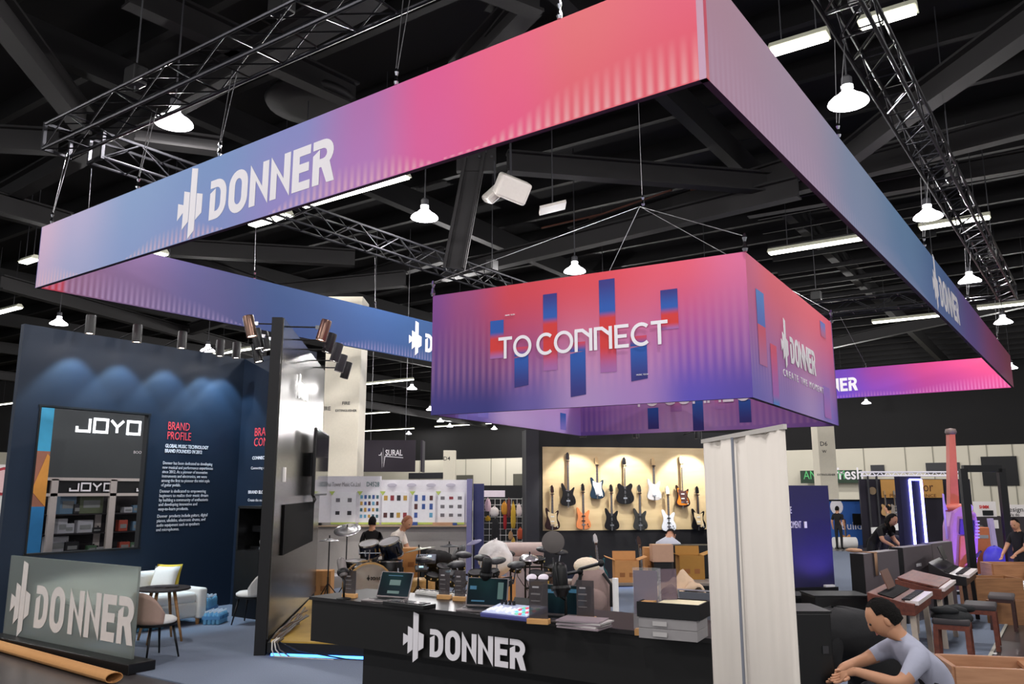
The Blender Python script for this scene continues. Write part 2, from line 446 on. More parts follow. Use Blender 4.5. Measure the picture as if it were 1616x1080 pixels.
column('pale column marked D6 rising behind the purple wall', 1291, 1318, 640, 40, (('D6', .3, 1300, 704, 'CENTER'), ('W', .2, 1301, 715, 'CENTER'), ('EXTINGUISHER', .13, 1304, 751, 'CENTER')))
# green market banner on the far wall
bm_ = MB(); p = aty(1264, 763, 69.0); q = aty(1360, 742, 69.0)
t = thing('wall_banner', 'long dark green banner lettered fresh on the far wall', 'banner', (p.x, 69.0, p.z))
b = MB(); b.box(((q.x - p.x) / 2, 0, (q.z - p.z) / 2), (q.x - p.x, .08, q.z - p.z)); b.build('cloth', M('market_green', (48, 66, 52), .8), t)
text('ANAHEIM', .98, (.25, -.06, .32), XV, M('bright_green', (96, 196, 120), .7), t, width=3.2)
text('fresh', 1.3, (2.72, -.06, .3), XV, white_letter, t, bold=.02, width=2.1)

# ---------------------------------------------------------------- high bay lamps
refl_m = M('lamp_reflector', (236, 238, 245), .3, em=9.0, var=0, ecol=(255, 250, 255))
bulb_m = M('lamp_bulb', (255, 250, 255), .3, em=30.0, var=0)
def make_lamp(name, label, loc):
    t = thing(name, label, 'lamp', loc, 0, 'high bay lamps under the hall roof')
    b = MB(); b.lathe([(.31, -.1), (.3, -.07), (.25, -.02), (.17, .03), (.07, .13), (.065, .13), (.16, .02), (.24, -.03), (.29, -.08), (.3, -.1)], 22); b.build('reflector', refl_m, t, True)
    b = MB(); b.ell((0, 0, -.02), (.12, .12, .07)); b.build('bulb', bulb_m, t, True)
    b = MB(); b.lathe([(.06, .13), (.085, .16), (.085, .33), (.05, .37), (0, .37)], 14); b.build('socket', dark, t)
    b = MB(); b.lathe([(.07, .135), (.095, .15), (.095, .2), (.07, .21)], 14); b.build('collar', M('lit_collar', (240, 240, 245), .4, em=2.5, var=0), t)
    b = MB(); b.tube((0, 0, .37), (0, 0, 3.6), .015, n=6); b.build('hanger_rod', dark, t)
    lightpoint('lamp_light', 'POINT', (0, 0, -.15), LAMP_W, (1.0, .97, .96), t, .05)
    return t
LAMPS = [((275, 187), 'bright high bay lamp under the truss above the blue end of the banner'), ((1338, 154), 'bright high bay lamp between the banner end and the dark truss'),
         ((670, 338), 'high bay lamp hanging just below the pink banner centre'), ((93, 508), 'high bay lamp shining over the dark navy wall corner'),
         ((1464, 337), 'high bay lamp beside the blue banner stretch and the truss foot'), ((1530, 440), 'high bay lamp just outside the lettered end of the blue banner'),
         ((1583, 506), 'high bay lamp beyond the far pink banner corner'), ((328, 551), 'small high bay lamp behind the row of wall spotlights'),
         ((650, 612), 'small high bay lamp below the blue inner banner near the column'), ((645, 684), 'small far lamp above the dark heartbeat banner'),
         ((695, 664), 'small far lamp beneath the red cube banner edge'), ((780, 676), 'small far lamp beneath the lavender cube underside'),
         ((907, 424), 'lamp peeping over the top edge of the red cube banner'), ((1367, 635), 'small far lamp just below the magenta back banner'),
         ((1434, 664), 'small far lamp above the pink giant guitar neck'), ((1467, 679), 'tiny far lamp beside the giant guitar headstock'), ((1278, 689), 'tiny far lamp left of the D6 column')]
lamp0 = None
for (px, py), lb in LAMPS:
    loc = atz(px, py, 8.2)
    if lamp0 is None: lamp0 = make_lamp('high_bay_lamp', lb, loc)
    else: dup(lamp0, loc, label=lb)
GRID = [(x, y) for x in (-21, -11.6, -2.1, 7.4, 16.9) for y in (-7.3, -.4)] + [(7.4, 6.4), (7.4, 13.1), (7.4, 19.7), (-2.1, 6.4), (-21, 6.4), (-21, 13.1)]
for x, y in GRID: dup(lamp0, (x, y, 8.2), label='high bay lamp hanging in the hall outside the picture')
FAR = [(-21, 26.7), (-21, 40.5), (-40, 33.6), (-40, 47.4), (-30.4, 54), (-21, 61), (-49, 61), (-2.1, 47.5), (-11.6, 54), (7.4, 61)]  # extra lamps added to brighten the far hall
far_fill_light = lightpoint('far_fill_lamp', 'POINT', (0, 0, 0), LAMP_W * 3.2, (1.0, .97, .96)).data; bpy.data.objects.remove(bpy.data.objects['far_fill_lamp'])
for x, y in FAR:
    r = dup(lamp0, (x, y, 8.2), label='added distant high bay lamp brightening the far hall')
    for c in r.children:
        if c.type == 'LIGHT': c.data = far_fill_light

# ---------------------------------------------------------------- fluorescent battens
tube_m = M('fluorescent_tube', (255, 255, 240), .4, em=7.0, var=0, ecol=(255, 255, 238))
house_m = M('batten_housing', (190, 190, 170), .5)
def make_batten(name, label, loc, L):
    t = thing(name, label, 'light', loc, 0, 'fluorescent battens under the hall roof')
    b = MB(); b.prism([(-.16, .0), (.16, .0), (.06, .12), (-.06, .12)], (-L / 2, 0, 0), YV, ZV, L); b.build('housing', house_m, t)
    b = MB(); b.box((0, 0, -.02), (L - .06, .24, .04)); b.build('tube', tube_m, t)
    for s in (-.3, .3):
        b = MB(); b.tube((s * L, 0, .12), (s * L, 0, 2.7), .01, n=5); b.build('hanger_rod', dark, t)
    return t
BAT = [((1218, 84), (1306, 52), 'white batten between the pink banner corner and the truss'), ((1366, 40), (1436, 12), 'white batten at the frame top beyond the truss'),
       ((1213, 400), (1372, 374), 'long batten above the red cube beside the blue banner'), ((478, 326), (640, 276), 'long batten glowing along the lower edge of the banner lettering'),
       ((398, 356), (456, 338), 'short batten seen past the truss end under the banner'), ((1452, 362), (1562, 340), 'long batten crossing behind the truss and lamp'),
       ((1380, 511), (1487, 495), 'long batten in front of the magenta back banner'), ((1545, 489), (1640, 474), 'batten at the frame edge above the magenta corner'),
       ((564, 609), (646, 598), 'batten beside the fat column under the blue banner'), ((560, 655), (634, 648), 'middle batten of three beside the fat column'),
       ((566, 683), (637, 675), 'lowest batten of three beside the fat column'), ((692, 674), (770, 668), 'batten below the cube underside'),
       ((808, 689), (832, 686), 'short batten beside the guitar wall corner'), ((1322, 661), (1445, 650), 'long batten below the magenta banner'),
       ((1390, 678), (1443, 674), 'short batten under the magenta banner'), ((1438, 693), (1480, 689), 'faint batten left of the giant guitar head'),
       ((1555, 643), (1640, 636), 'batten below the magenta corner at the frame edge'), ((-20, 497), (33, 485), 'batten at the frame edge left of the navy wall'),
       ((34, 409), (58, 414), 'short batten left of the banner corner'), ((238, 404), (258, 402), 'short bright batten over the inner banner corner'),
       ((6, 640), (30, 633), 'small far batten low beside the navy wall'), ((2, 658), (28, 652), 'small far batten beside the navy wall edge'), ((1262, 697), (1290, 694), 'tiny batten left of the D6 column'), ((660, 708), (720, 702), 'far batten above the slim column'), ((345, 560), (398, 548), 'batten behind the spotlights on the navy wall')]
for a, b_, lb in BAT:
    p = atz(*a, 8.9); q = atz(*b_, 8.9)
    make_batten('fluorescent_batten', lb, ((p.x + q.x) / 2, (p.y + q.y) / 2, 8.9), max(.8, (q - p).length))
# roof beam lit by the lamp, round air diffuser, loudspeakers
gz((214, 214), (350, 232), 8.35, wd=.3, ht=.25)
b = MB(); c = atz(492, 172, 10.2) 
b.lathe([(.55, 0), (.95, .05), (1.0, .15), (.95, .25), (.85, .18), (.8, .12), (.6, .1), (.55, .3), (0, .3)], 28)
o = b.build('air_diffuser', beam_m, None, True); o.location = c; tag(o, 'round dark air diffuser under the roof above the banner', 'vent')
spk = M('speaker_white', (214, 208, 200), .6)
def speaker(label, px, py, d, size, tilt, rz):
    t = thing('ceiling_speaker', label, 'loudspeaker', atd(px, py, d), A + rz, 'white loudspeakers hanging from the roof')
    b = MB(); R = Matrix.Rotation(tilt[0], 3, 'X') @ Matrix.Rotation(tilt[1], 3, 'Y'); b.box((0, 0, 0), size, R=R); b.build('cabinet', spk, t, bevel=.06)
    b = MB(); b.tube((0, .1, size[2] * .4), (0, .3, 2.4), .025); b.build('bracket', dark, t)
speaker('white loudspeaker box tilted down below the pink banner', 808, 298, 17, (.72, .5, .5), (.5, .3), .2)
speaker('second white loudspeaker tilted away beside the brace', 783, 303, 17.3, (.2, .62, .62), (.4, .75), .3)
b = MB(); b.box((0, 0, 0), (.62, .5, .06), R=Matrix.Rotation(-.25, 3, 'Y')); o = b.build('ceiling_panel', spk); o.location = atd(872, 328, 18); o.rotation_euler = (0, 0, A); tag(o, 'small pale flat panel hanging below the roof', 'panel')
hr = MB(); hr.tube((0, .05, 0), (0, .05, 3), .015); h_ = hr.build('hanger_rod', dark, o)

# ---------------------------------------------------------------- trusses
def truss(label, p, q, s=.42, step=.62):
    p = Vector(p); q = Vector(q); d = q - p; L = d.length
    t = thing('lighting_truss', label, 'truss', p, math.atan2(d.y, d.x), 'lighting trusses over the stand')
    for y in (-s / 2, s / 2):
        for z in (0, s):
            b = MB(); b.tube((0, y, z), (L, y, z), .028, n=8); b.build('chord', steel, t)
    n = max(2, int(L / step)); dx = L / n
    b = MB(); b.tube((0, 0, 0), (dx, 0, s), .012, n=5); dg = b.build('brace', steel, t); dg.location = (0, -s / 2, 0)
    b = MB(); b.tube((0, -s / 2, 0), (0, s / 2, 0), .012, n=5); cr = b.build('crosspiece', steel, t)
    b = MB(); b.tube((0, -s / 2, 0), (dx, s / 2, 0), .012, n=5); dz = b.build('brace', steel, t)
    for i in range(n):
        fl_ = i % 2
        if i > 0: copy_part(dg, t, (i * dx + (dx if fl_ else 0), -s / 2, 0), (0, 0, PI if fl_ else 0))
        copy_part(dg, t, (i * dx + (dx if fl_ else 0), s / 2, 0), (0, 0, PI if fl_ else 0))
        copy_part(cr, t, (i * dx, 0, s)); copy_part(cr, t, (i * dx, 0, 0))
        if i > 0: copy_part(dz, t, (i * dx, 0, 0))
        copy_part(dz, t, (i * dx, 0, s))
    for x in (0, L):
        b = MB()
        for y in (-s / 2, s / 2): b.bar((x, y, -.03), (x, y, s + .03), .05, .05)
        for z in (0, s): b.bar((x, -s / 2, z), (x, s / 2, z), .05, .05)
        b.build('end_frame', steel, t)
    for x in (L * .22, L * .55, L * .86):                 # hoist motors and chains
        b = MB(); b.tube((x, 0, s), (x, 0, 4.2), .012, n=5); b.build('chain', dark, t)
        b = MB(); b.box((x, 0, s + .25), (.3, .22, .3)); b.build('hoist', satin, t, bevel=.03)
    return t
TZ = 7.4
truss('dark lighting truss above the front banner', (-13.0, 6.0, TZ), (-3.2, 6.0, TZ))
truss('dark lighting truss receding above the inner side banner', (-12.75, 6.5, TZ), (-12.2, 26.0, TZ))
truss('dark lighting truss receding along the open aisle side', (-1.75, 5.2, TZ), (-1.05, 26.6, TZ))
truss('dark lighting truss far at the back of the stand', (-12.0, 25.6, TZ), (-1.3, 26.0, TZ))

# ================================================================ HANGING RING BANNER
RB, RH = 5.2, 1.0
NE = Vector((-2.04, 5.65, RB)); U1 = Vector((-11.2, .36, 0)); V1 = Vector((.76, 23.75, 0))
LN, RN, BN = NE + U1, NE + V1, NE + U1 + V1
edge_m = M('banner_hem', (70, 48, 78), .7)
def panel(name, p, q, h, outer, inner, parent, t=.06):
    """A fabric panel from p to q; outer print faces the right hand of p->q."""
    d = q - p; L = d.length
    b = MB(); b.add([(0, 0, 0), (L, 0, 0), (L, t, 0), (0, t, 0), (0, 0, h), (L, 0, h), (L, t, h), (0, t, h)],
                    [(0, 1, 5, 4)], 0); k = 0
    b.add([(L, t, 0), (0, t, 0), (0, t, h), (L, t, h)], [(0, 1, 2, 3)], 1)
    b.add([(0, 0, 0), (0, t, 0), (L, t, 0), (L, 0, 0)], [(0, 1, 2, 3)], 2)
    b.add([(0, 0, h), (L, 0, h), (L, t, h), (0, t, h)], [(0, 1, 2, 3)], 2)
    b.add([(0, 0, 0), (0, 0, h), (0, t, h), (0, t, 0)], [(0, 1, 2, 3)], 0)
    b.add([(L, 0, 0), (L, t, 0), (L, t, h), (L, 0, h)], [(0, 1, 2, 3)], 0)
    o = b.build(name, [outer, inner, edge_m], parent)
    o.location = p; o.rotation_euler = (0, 0, math.atan2(d.y, d.x))
    return o, L
ring = thing('ring_banner', 'huge rectangular ring banner in blue to pink with the house name', 'banner', (0, 0, 0))
L1 = U1.length; L2 = V1.length
front_p = print_mat('front_print', L1, RH,
    [(0, (212, 184, 208)), (.1, (184, 178, 210)), (.25, (140, 164, 204)), (.42, (128, 154, 200)), (.56, (140, 144, 200)), (.66, (180, 118, 178)), (.74, (226, 98, 152)), (.83, (234, 106, 136)), (.9, (228, 118, 124)), (1, (228, 104, 128))],
    [(0, (198, 176, 206)), (.1, (168, 172, 208)), (.25, (140, 160, 204)), (.42, (134, 150, 202)), (.56, (156, 142, 204)), (.66, (186, 128, 192)), (.74, (224, 102, 160)), (.83, (234, 98, 140)), (.9, (228, 104, 118)), (1, (226, 96, 112))],
    [(.1, [(0, .7), (.06, .6), (.12, 0), (.24, 0), (.3, .5), (.38, .6), (.44, 0), (.52, 0), (.6, .7), (.7, .55), (.75, 0), (.8, .05), (.88, .75), (.95, 1), (1, 1)], .02, .42, .55, (240, 196, 196))])
right_p = print_mat('right_print', L2, RH,
    [(0, (198, 158, 176)), (.1, (186, 164, 186)), (.2, (142, 158, 188)), (.32, (108, 142, 180)), (.48, (84, 112, 160)), (.62, (110, 88, 146)), (.8, (160, 80, 128)), (1, (176, 80, 110))],
    [(0, (200, 160, 184)), (.1, (188, 164, 192)), (.2, (146, 160, 194)), (.32, (114, 144, 186)), (.48, (96, 116, 170)), (.62, (112, 90, 158)), (.8, (158, 84, 138)), (1, (190, 76, 116))],
    [(.11, [(0, 1), (.12, .6), (.22, .2), (.3, .5), (.4, 0), (.85, 0), (.92, .6), (1, .9)], .02, .6, .3, (214, 190, 214))])
left_in = print_mat('left_inner_print', L2, RH,
    [(0, (140, 48, 66)), (.016, (136, 52, 74)), (.02, (104, 74, 100)), (.06, (92, 72, 104)), (.12, (70, 68, 106)), (.2, (44, 66, 108)), (.4, (42, 72, 116)), (.7, (96, 66, 120)), (1, (140, 58, 88))],
    [(0, (150, 46, 62)), (.016, (152, 48, 62)), (.02, (112, 80, 108)), (.06, (100, 80, 114)), (.12, (80, 76, 118)), (.2, (50, 70, 116)), (.4, (48, 76, 122)), (.7, (96, 66, 120)), (1, (150, 54, 88))],
    [(.1, [(0, .9), (.05, .8), (.12, .5), (.16, 0), (.26, 0), (.3, .4), (.38, .5), (.45, 0)], .03, .55, .35, (170, 150, 186))])
back_in = print_mat('back_inner_print', L1, RH,
    [(0, (60, 100, 170)), (.4, (84, 84, 176)), (.55, (112, 70, 176)), (.66, (148, 62, 140)), (.8, (176, 58, 112)), (1, (206, 72, 112))],
    [(0, (60, 100, 170)), (.4, (96, 78, 190)), (.55, (110, 74, 196)), (.66, (136, 72, 178)), (.8, (166, 62, 138)), (1, (196, 66, 124))],
    [(.1, [(0, 0), (.5, .1), (.62, .4), (.72, .2), (.78, .4), (.9, .8), (1, 1)], .03, .5, .4, (222, 150, 200))])
plain_in = print_mat('plain_inner_print', L1, RH, [(0, (176, 66, 92)), (.5, (120, 90, 150)), (1, (90, 100, 160))], [(0, (176, 66, 92)), (.5, (120, 90, 150)), (1, (90, 100, 160))])
fp, _ = panel('front_panel', LN, NE, RH, front_p, plain_in, ring)
rp, _ = panel('aisle_panel', NE, RN, RH, right_p, plain_in, ring)
bp_, _ = panel('back_panel', RN, BN, RH, plain_in, back_in, ring)
lp, _ = panel('inner_side_panel', BN, LN, RH, plain_in, left_in, ring)
# inner prints count along their own panel from the other end: flip by scaling the run of colours
def flip(mat, L):
    nt = mat.node_tree
    for n in nt.nodes:
        if n.type == 'MATH' and n.operation == 'DIVIDE' and abs(n.inputs[1].default_value - L) < 1e-6 and n.use_clamp:
            src = n.inputs[0].links[0].from_socket
            s = _math(nt, 'SUBTRACT', L, src); nt.links.new(s, n.inputs[0]); break
flip(left_in, L2); flip(back_in, L1)
u1 = U1.normalized(); v1 = V1.normalized()
brand(.52, (3.92, -.003, .17), XV, white_letter, fp, sx=1.09)
brand(.56, (10.0, -.003, .18), XV, white_letter, rp)
brand(.46, (L2 - 8.45, .066, .22), -XV, white_letter, lp)
brand(.46, (7.0, .066, .24), -XV, white_letter, bp_)
# steel cables of the ring
cab_m = M('steel_cable', (120, 120, 122), .4, .8, var=0)
def cable(label, p, q, dbl=True, group='steel cables holding the ring banner'):
    t = thing('steel_cable', label, 'cable', p, 0, group); q = Vector(q) - Vector(p)
    b = MB(); b.tube((-.012, 0, .16), q + Vector((-.06, 0, 0)), .005, n=5)
    if dbl: b.tube((.012, 0, .16), q + Vector((.06, 0, 0)), .005, n=5)
    b.build('wire', cab_m, t)
    b = MB(); b.lathe([(.02, 0), (.03, .03), (.02, .07), (.012, .1), (.025, .14), (.015, .18)], 8); b.build('shackle', chrome, t)
RT = RB + RH
for k, lb in ((.97, 'cable at the leftmost banner corner'), (.745, 'cable above the icon end of the front banner'), (.575, 'cable above the middle letters of the front banner'), (.3, 'cable above the magenta stretch of the front banner'), (.12, 'cable above the coral end of the front banner')):
    p = NE + U1 * k + ZV * RH; cable('twin steel ' + lb, p, (p.x, p.y + .15, TZ + .05))
for k, lb in ((.17, 'cable on the aisle panel beside the bright lamp'), (.4, 'cable on the blue stretch of the aisle panel'), (.62, 'cable past the lettering of the aisle panel'), (.86, 'cable near the far pink corner')):
    p = NE + V1 * k + ZV * RH; cable('twin steel ' + lb, p, (p.x + .1, p.y, TZ + .05))
for k, lb in ((.03, 'cable behind the wall spotlights'), (.17, 'cable on the inner blue panel below the truss'), (.31, 'cable on the inner blue panel beside the cube')):
    p = LN + V1 * k + ZV * RH; cable('single steel ' + lb, p, (p.x, p.y, TZ + .05), False)
p = RN + U1 * .38 + ZV * RH; cable('single steel cable above the magenta back panel', p, (p.x, p.y - 3, TZ + .05), False)

# ================================================================ HANGING CUBE BANNER
CB, CH = 2.9, 1.4
cW, cN, cR = Vector((-6.0, 7.12, CB)), Vector((-2.38, 7.42, CB)), Vector((-2.52, 11.38, CB)); cB = Vector((-6.38, 11.2, CB))
cube = thing('cube_banner', 'square red and violet hanging banner lettered to connect', 'banner', (0, 0, 0))
Lf = (cN - cW).length; Lr = (cR - cN).length
cf = print_mat('cube_front_print', Lf, CH,
    [(0, (130, 76, 142)), (.12, (158, 80, 126)), (.3, (204, 72, 82)), (.55, (214, 78, 86)), (.8, (218, 92, 110)), (1, (210, 108, 146))],
    [(0, (70, 66, 132)), (.2, (64, 64, 128)), (.36, (108, 96, 164)), (.52, (176, 146, 196)), (.7, (168, 132, 192)), (.84, (98, 86, 184)), (1, (92, 78, 166))],
    [(.085, [(0, .7), (.1, .9), (.24, .8), (.34, .3), (.5, .3), (.72, .4), (.82, .8), (1, .9)], .28, .6, .22, (232, 170, 190))])
cr_ = print_mat('cube_right_print', Lr, CH,
    [(0, (222, 108, 140)), (.25, (238, 104, 120)), (.7, (252, 112, 128)), (1, (246, 100, 124))],
    [(0, (120, 112, 196)), (.3, (150, 130, 200)), (.6, (184, 158, 216)), (.85, (150, 132, 214)), (1, (124, 96, 190))],
    [(.1, [(0, .6), (.1, .8), (.3, .1), (.8, .1), (1, .5)], .25, .5, .15, (240, 190, 210))])
ci = print_mat('cube_inner_print', Lf, CH,
    [(0, (190, 80, 110)), (.5, (200, 80, 96)), (1, (160, 90, 150))],
    [(0, (120, 84, 150)), (.35, (150, 110, 178)), (.6, (190, 156, 206)), (.85, (150, 118, 184)), (1, (110, 84, 160))],
    [(.09, [(0, .6), (.3, .6), (.6, .2), (1, .6)], .05, .8, .2, (226, 170, 196))])
cl_in = print_mat('cube_left_inner_print', Lr, CH,
    [(0, (200, 90, 130)), (1, (200, 100, 140))], [(0, (150, 120, 200)), (.25, (184, 158, 216)), (.6, (200, 176, 226)), (.8, (120, 110, 190)), (1, (130, 96, 180))])
fpan, _ = panel('front_panel', cW, cN, CH, cf, ci, cube, .05)
rpan, _ = panel('side_panel', cN, cR, CH, cr_, cl_in, cube, .05)
bpan, _ = panel('back_panel', cR, cB, CH, cf, ci, cube, .05)
lpan, _ = panel('side_panel', cB, cW, CH, cr_, cl_in, cube, .05)
# printed colour bars on the panels
def bar_mat(name, h, stops):
    return print_mat(name, 1.0, h, [(0, stops[0]), (1, stops[0])], [(0, stops[1]), (1, stops[1])])
def cbar(parent, x, w_, z0, z1, ct, cb, side=-1, skew=0.0):
    h = z1 - z0; mt = bar_mat('bar_print', h, (ct, cb))
    b = MB(); y = -.003 if side < 0 else .053
    b.add([(0, 0, 0), (w_, 0, skew), (w_, 0, h + skew), (0, 0, h)], [(0, 1, 2, 3)])
    o = b.build('printed_bar', mt, parent); o.location = (x, y, z0)
BLU, IND, RED, LAV = (52, 92, 170), (62, 60, 126), (208, 66, 64), (170, 124, 184)
dF = (cN - cW).normalized(); nF = Vector((dF.y, -dF.x, 0))
def fpz(px, py): q = atp(px, py, cW, nF) - cW; return q.dot(dF), q.z
for xa, xb, ya, yb, yc in ((774, 795, 506, 524, 566), (857, 879, 464, 500, 585), (945, 970, 441, 490, 588), (1042, 1069, 457, 484, 520)):
    x, zt_ = fpz((xa + xb) / 2, ya); zm = fpz((xa + xb) / 2, yb)[1]; zl = fpz((xa + xb) / 2, yc)[1]; x0 = fpz(xa, ya)[0]; ww = fpz(xb, ya)[0] - x0
    cbar(fpan, x0, ww, zm, zt_, IND if ya < 470 else BLU, BLU); cbar(fpan, x0, ww, zm - .09, zm, BLU, RED); cbar(fpan, x0, ww, (zl + zm - .09) / 2, zm - .09, RED, RED); cbar(fpan, x0, ww, zl, (zl + zm - .09) / 2, RED, (164, 108, 168))
for xa, xb, ya, yb in ((812, 834, 565, 610), (900, 924, 558, 625), (995, 1021, 549, 600)):
    zt_ = fpz((xa + xb) / 2, ya)[1]; zb_ = fpz((xa + xb) / 2, yb)[1]; x0 = fpz(xa, ya)[0]; ww = fpz(xb, ya)[0] - x0
    cbar(fpan, x0, ww, zb_ - .01, zt_, BLU, IND, skew=.02); cbar(fpan, x0, ww, zt_ + .02, zt_ + .12, (204, 76, 96), BLU)
for x, ww, za, zb, c1, c2 in ((.28, .28, .75, 1.1, (90, 140, 210), (96, 120, 200)), (.28, .28, .35, .75, (220, 96, 120), (190, 120, 170)), (.7, .24, .12, .62, (226, 92, 120), (176, 110, 190)), (.7, .24, -.0, .12, (176, 110, 190), (92, 140, 210)), (3.2, .3, 1.1, 1.3, (110, 130, 210), (200, 110, 150)), (3.1, .4, .05, .45, (160, 120, 205), (180, 120, 200))):
    cbar(rpan, x, ww, za, zb, c1, c2)
dB = (cR - cB).normalized(); nB = Vector((dB.y, -dB.x, 0)); LB = (cR - cB).length
def bpz(px, py): q = atp(px, py, cB, nB) - cB; return LB - q.dot(dB), q.z
for xa, xb, ya, yb in ((1024, 1041, 645, 678), (1094, 1111, 632, 684), (1167, 1186, 632, 668)):
    xq = bpz(xb, ya)[0]; ww = bpz(xa, ya)[0] - xq; cbar(bpan, xq, ww, max(.01, bpz(xa, yb)[1]), bpz(xa, ya)[1], BLU, IND, 1)
for xa, xb in ((1060, 1078), (1130, 1146)):
    xq = bpz(xb, 650)[0]; ww = bpz(xa, 650)[0] - xq; cbar(bpan, xq, ww, .3, .62, RED, LAV, 1)
for x, ww, za, zb in ((.6, .2, .05, .3), (2.9, .25, .05, .3), (3.4, .2, .0, .2)):
    cbar(lpan, x, ww, za, zb, BLU, (130, 120, 200), 1)
def connect_lines():
    L = []; x = 0
    def put(ls, wd):
        nonlocal x
        L.extend([[(a + x, b) for a, b in l] for l in ls]); x += wd
    put([[(0, .93), (.82, .93)], [(.41, .9), (.41, 0)]], .92)
    put([arc(.5, .5, .45, .43, 0, 360, 28)], 1.35)
    put([arc(.5, .5, .45, .43, 48, 312, 20)], 1.0)
    put([arc(.5, .5, .45, .43, 0, 360, 28)], 1.12)
    nn = [[(.06, 0), (.06, .66)] + arc(.2, .72, .14, .2, 180, 60, 5) + [(.72, .42), (.84, .3)], [(.84, 1), (.84, 0)]]
    nn = [[(.07, 0), (.07, .94)], [(.0, .93), (.42, .93)] + [(.86, .62)], [(.86, 0), (.86, .99)]]
    put(nn, 1.04); put(nn, 1.08)
    put([[(.07, 0), (.07, 1)], [(0, .93), (.72, .93)], [(.0, .5), (.62, .5)], [(0, .07), (.72, .07)]], .86)
    put([arc(.5, .5, .45, .43, 48, 312, 20)], .98)
    put([[(0, .93), (.82, .93)], [(.41, .9), (.41, 0)]], .82)
    return L, x
TL, TW = connect_lines()
strokes([[(a * (Lf * .535) / TW, b * .24) for a, b in l] for l in TL], .036, (.248 * Lf, -.006, .575), XV, white_letter, fpan, name='slogan_lettering')
strokes([[(a * (Lf * .535) / TW, b * .24) for a, b in l] for l in TL], .036, (Lf * .8, .056, .4), -XV, white_letter, bpan, name='slogan_lettering')
brand(.3, (1.14, -.006, .52), XV, white_letter, rpan)
text('CREATE THE MOMENT', .11, (1.14, -.006, .34), XV, white_letter, rpan, spacing=1.5, width=1.95)
for x, z in ((.262 * Lf, 1.05), (.68 * Lf, .28)):
    text('MUSIC TECH', .022, (x + .03, -.008, z), XV, white_letter, fpan)
# sling cables of the cube
apex = atd(1015, 325, 12.5)
for q, lb in ((cN, 'sling cable from the nearest top corner of the cube'), (cR, 'sling cable from the far right top corner of the cube'), (cW, 'sling cable from the left top corner of the cube'), (cB, 'sling cable from the hidden back corner of the cube')):
    p = q + ZV * CH; cable('thin steel ' + lb, p, apex, False, 'sling cables of the cube banner')
cable('chain from the roof holding the cube slings', apex, Vector((apex.x, apex.y, 11.5)), False, 'sling cables of the cube banner')
# ================================================================ LOUNGE WALLS
WX = -12.94
wb = MB()
def wbox(x0, x1, y0, y1, z0, z1): wb.box(((x0 + x1) / 2, (y0 + y1) / 2, (z0 + z1) / 2), (x1 - x0, y1 - y0, z1 - z0))
T0 = WX - .1
wbox(T0, WX, 5.78, 9.8, 0, 1.13); wbox(T0, WX, 5.78, 6.15, 1.13, 3.32); wbox(T0, WX, 7.92, 9.8, 1.13, 3.32); wbox(T0, WX, 5.78, 9.8, 3.32, 4.55)
wall_left = struct(wb.build('wall_left', navy))
wnd = MB()
for (c, d) in (((WX - .05, 7.035, 1.115), (.12, 1.85, .03)), ((WX - .05, 6.14, 2.22), (.12, .03, 2.2)), ((WX - .05, 7.93, 2.22), (.12, .03, 2.2)), ((WX - .05, 7.035, 3.335), (.12, 1.85, .03))): wnd.box(c, d)
wnd.build('window_1', black); struct(bpy.data.objects['window_1'])
red_l = M('red_print', (236, 76, 84), .6, var=0)
text('BRAND\nPROFILE', .2, (WX + .004, 8.29, 3.1), YV, red_l, wall_left, width=.46, space=.85)
text('GLOBAL MUSIC TECHNOLOGY\nBRAND FOUNDED IN 2012', .085, (WX + .004, 8.27, 2.79), YV, white_letter, wall_left, width=.86, bold=.002)
text('Donner has been dedicated to developing\nnew musical and performance experiences\nsince 2012. As a pioneer of innovative\ninstruments and electronics, we were\namong the first to pioneer the mini style\nof guitar pedals.', .075, (WX + .004, 8.25, 2.5), YV, white_letter, wall_left, width=1.0, space=1.0)
text('Donner is dedicated to empowering\nbeginners to realize their music dream\nby building a community of enthusiasts\nand developing innovative and\neasy-to-learn products.', .075, (WX + .004, 8.23, 2.02), YV, white_letter, wall_left, width=.96, space=1.0)
text('Donner  products include guitars, digital\npianos, ukuleles, electronic drums, and\naudio equipment such as speakers\nand microphones.', .075, (WX + .004, 8.22, 1.6), YV, white_letter, wall_left, width=.98, space=1.0)
P0 = Vector((-8.62, 7.1, 0)); DW = Vector((-math.sin(math.radians(41)), math.cos(math.radians(41)), 0)); NW = Vector((DW.y, -DW.x, 0))   # metallic wall line and its front
bw = MB(); bw.box(((WX - .3 - 11.2) / 2, 9.92, 2.27), (2.05, .24, 4.55)); wall_back = struct(bw.build('wall_back', navy))
text('BRAND\nCONCEPT', .22, (-12.52, 9.796, 3.05), XV, red_l, wall_back, width=.8, space=.85)
text('CONNECTION & INSPIRATION', .08, (-12.54, 9.796, 2.62), XV, white_letter, wall_back, bold=.002)
text('Connecting every musician', .07, (-12.56, 9.796, 2.44), XV, white_letter, wall_back)
text('BRAND SLOGAN', .08, (-12.6, 9.796, 2.0), XV, white_letter, wall_back, bold=.002)
text('Create the moment', .07, (-12.6, 9.796, 1.86), XV, white_letter, wall_back)

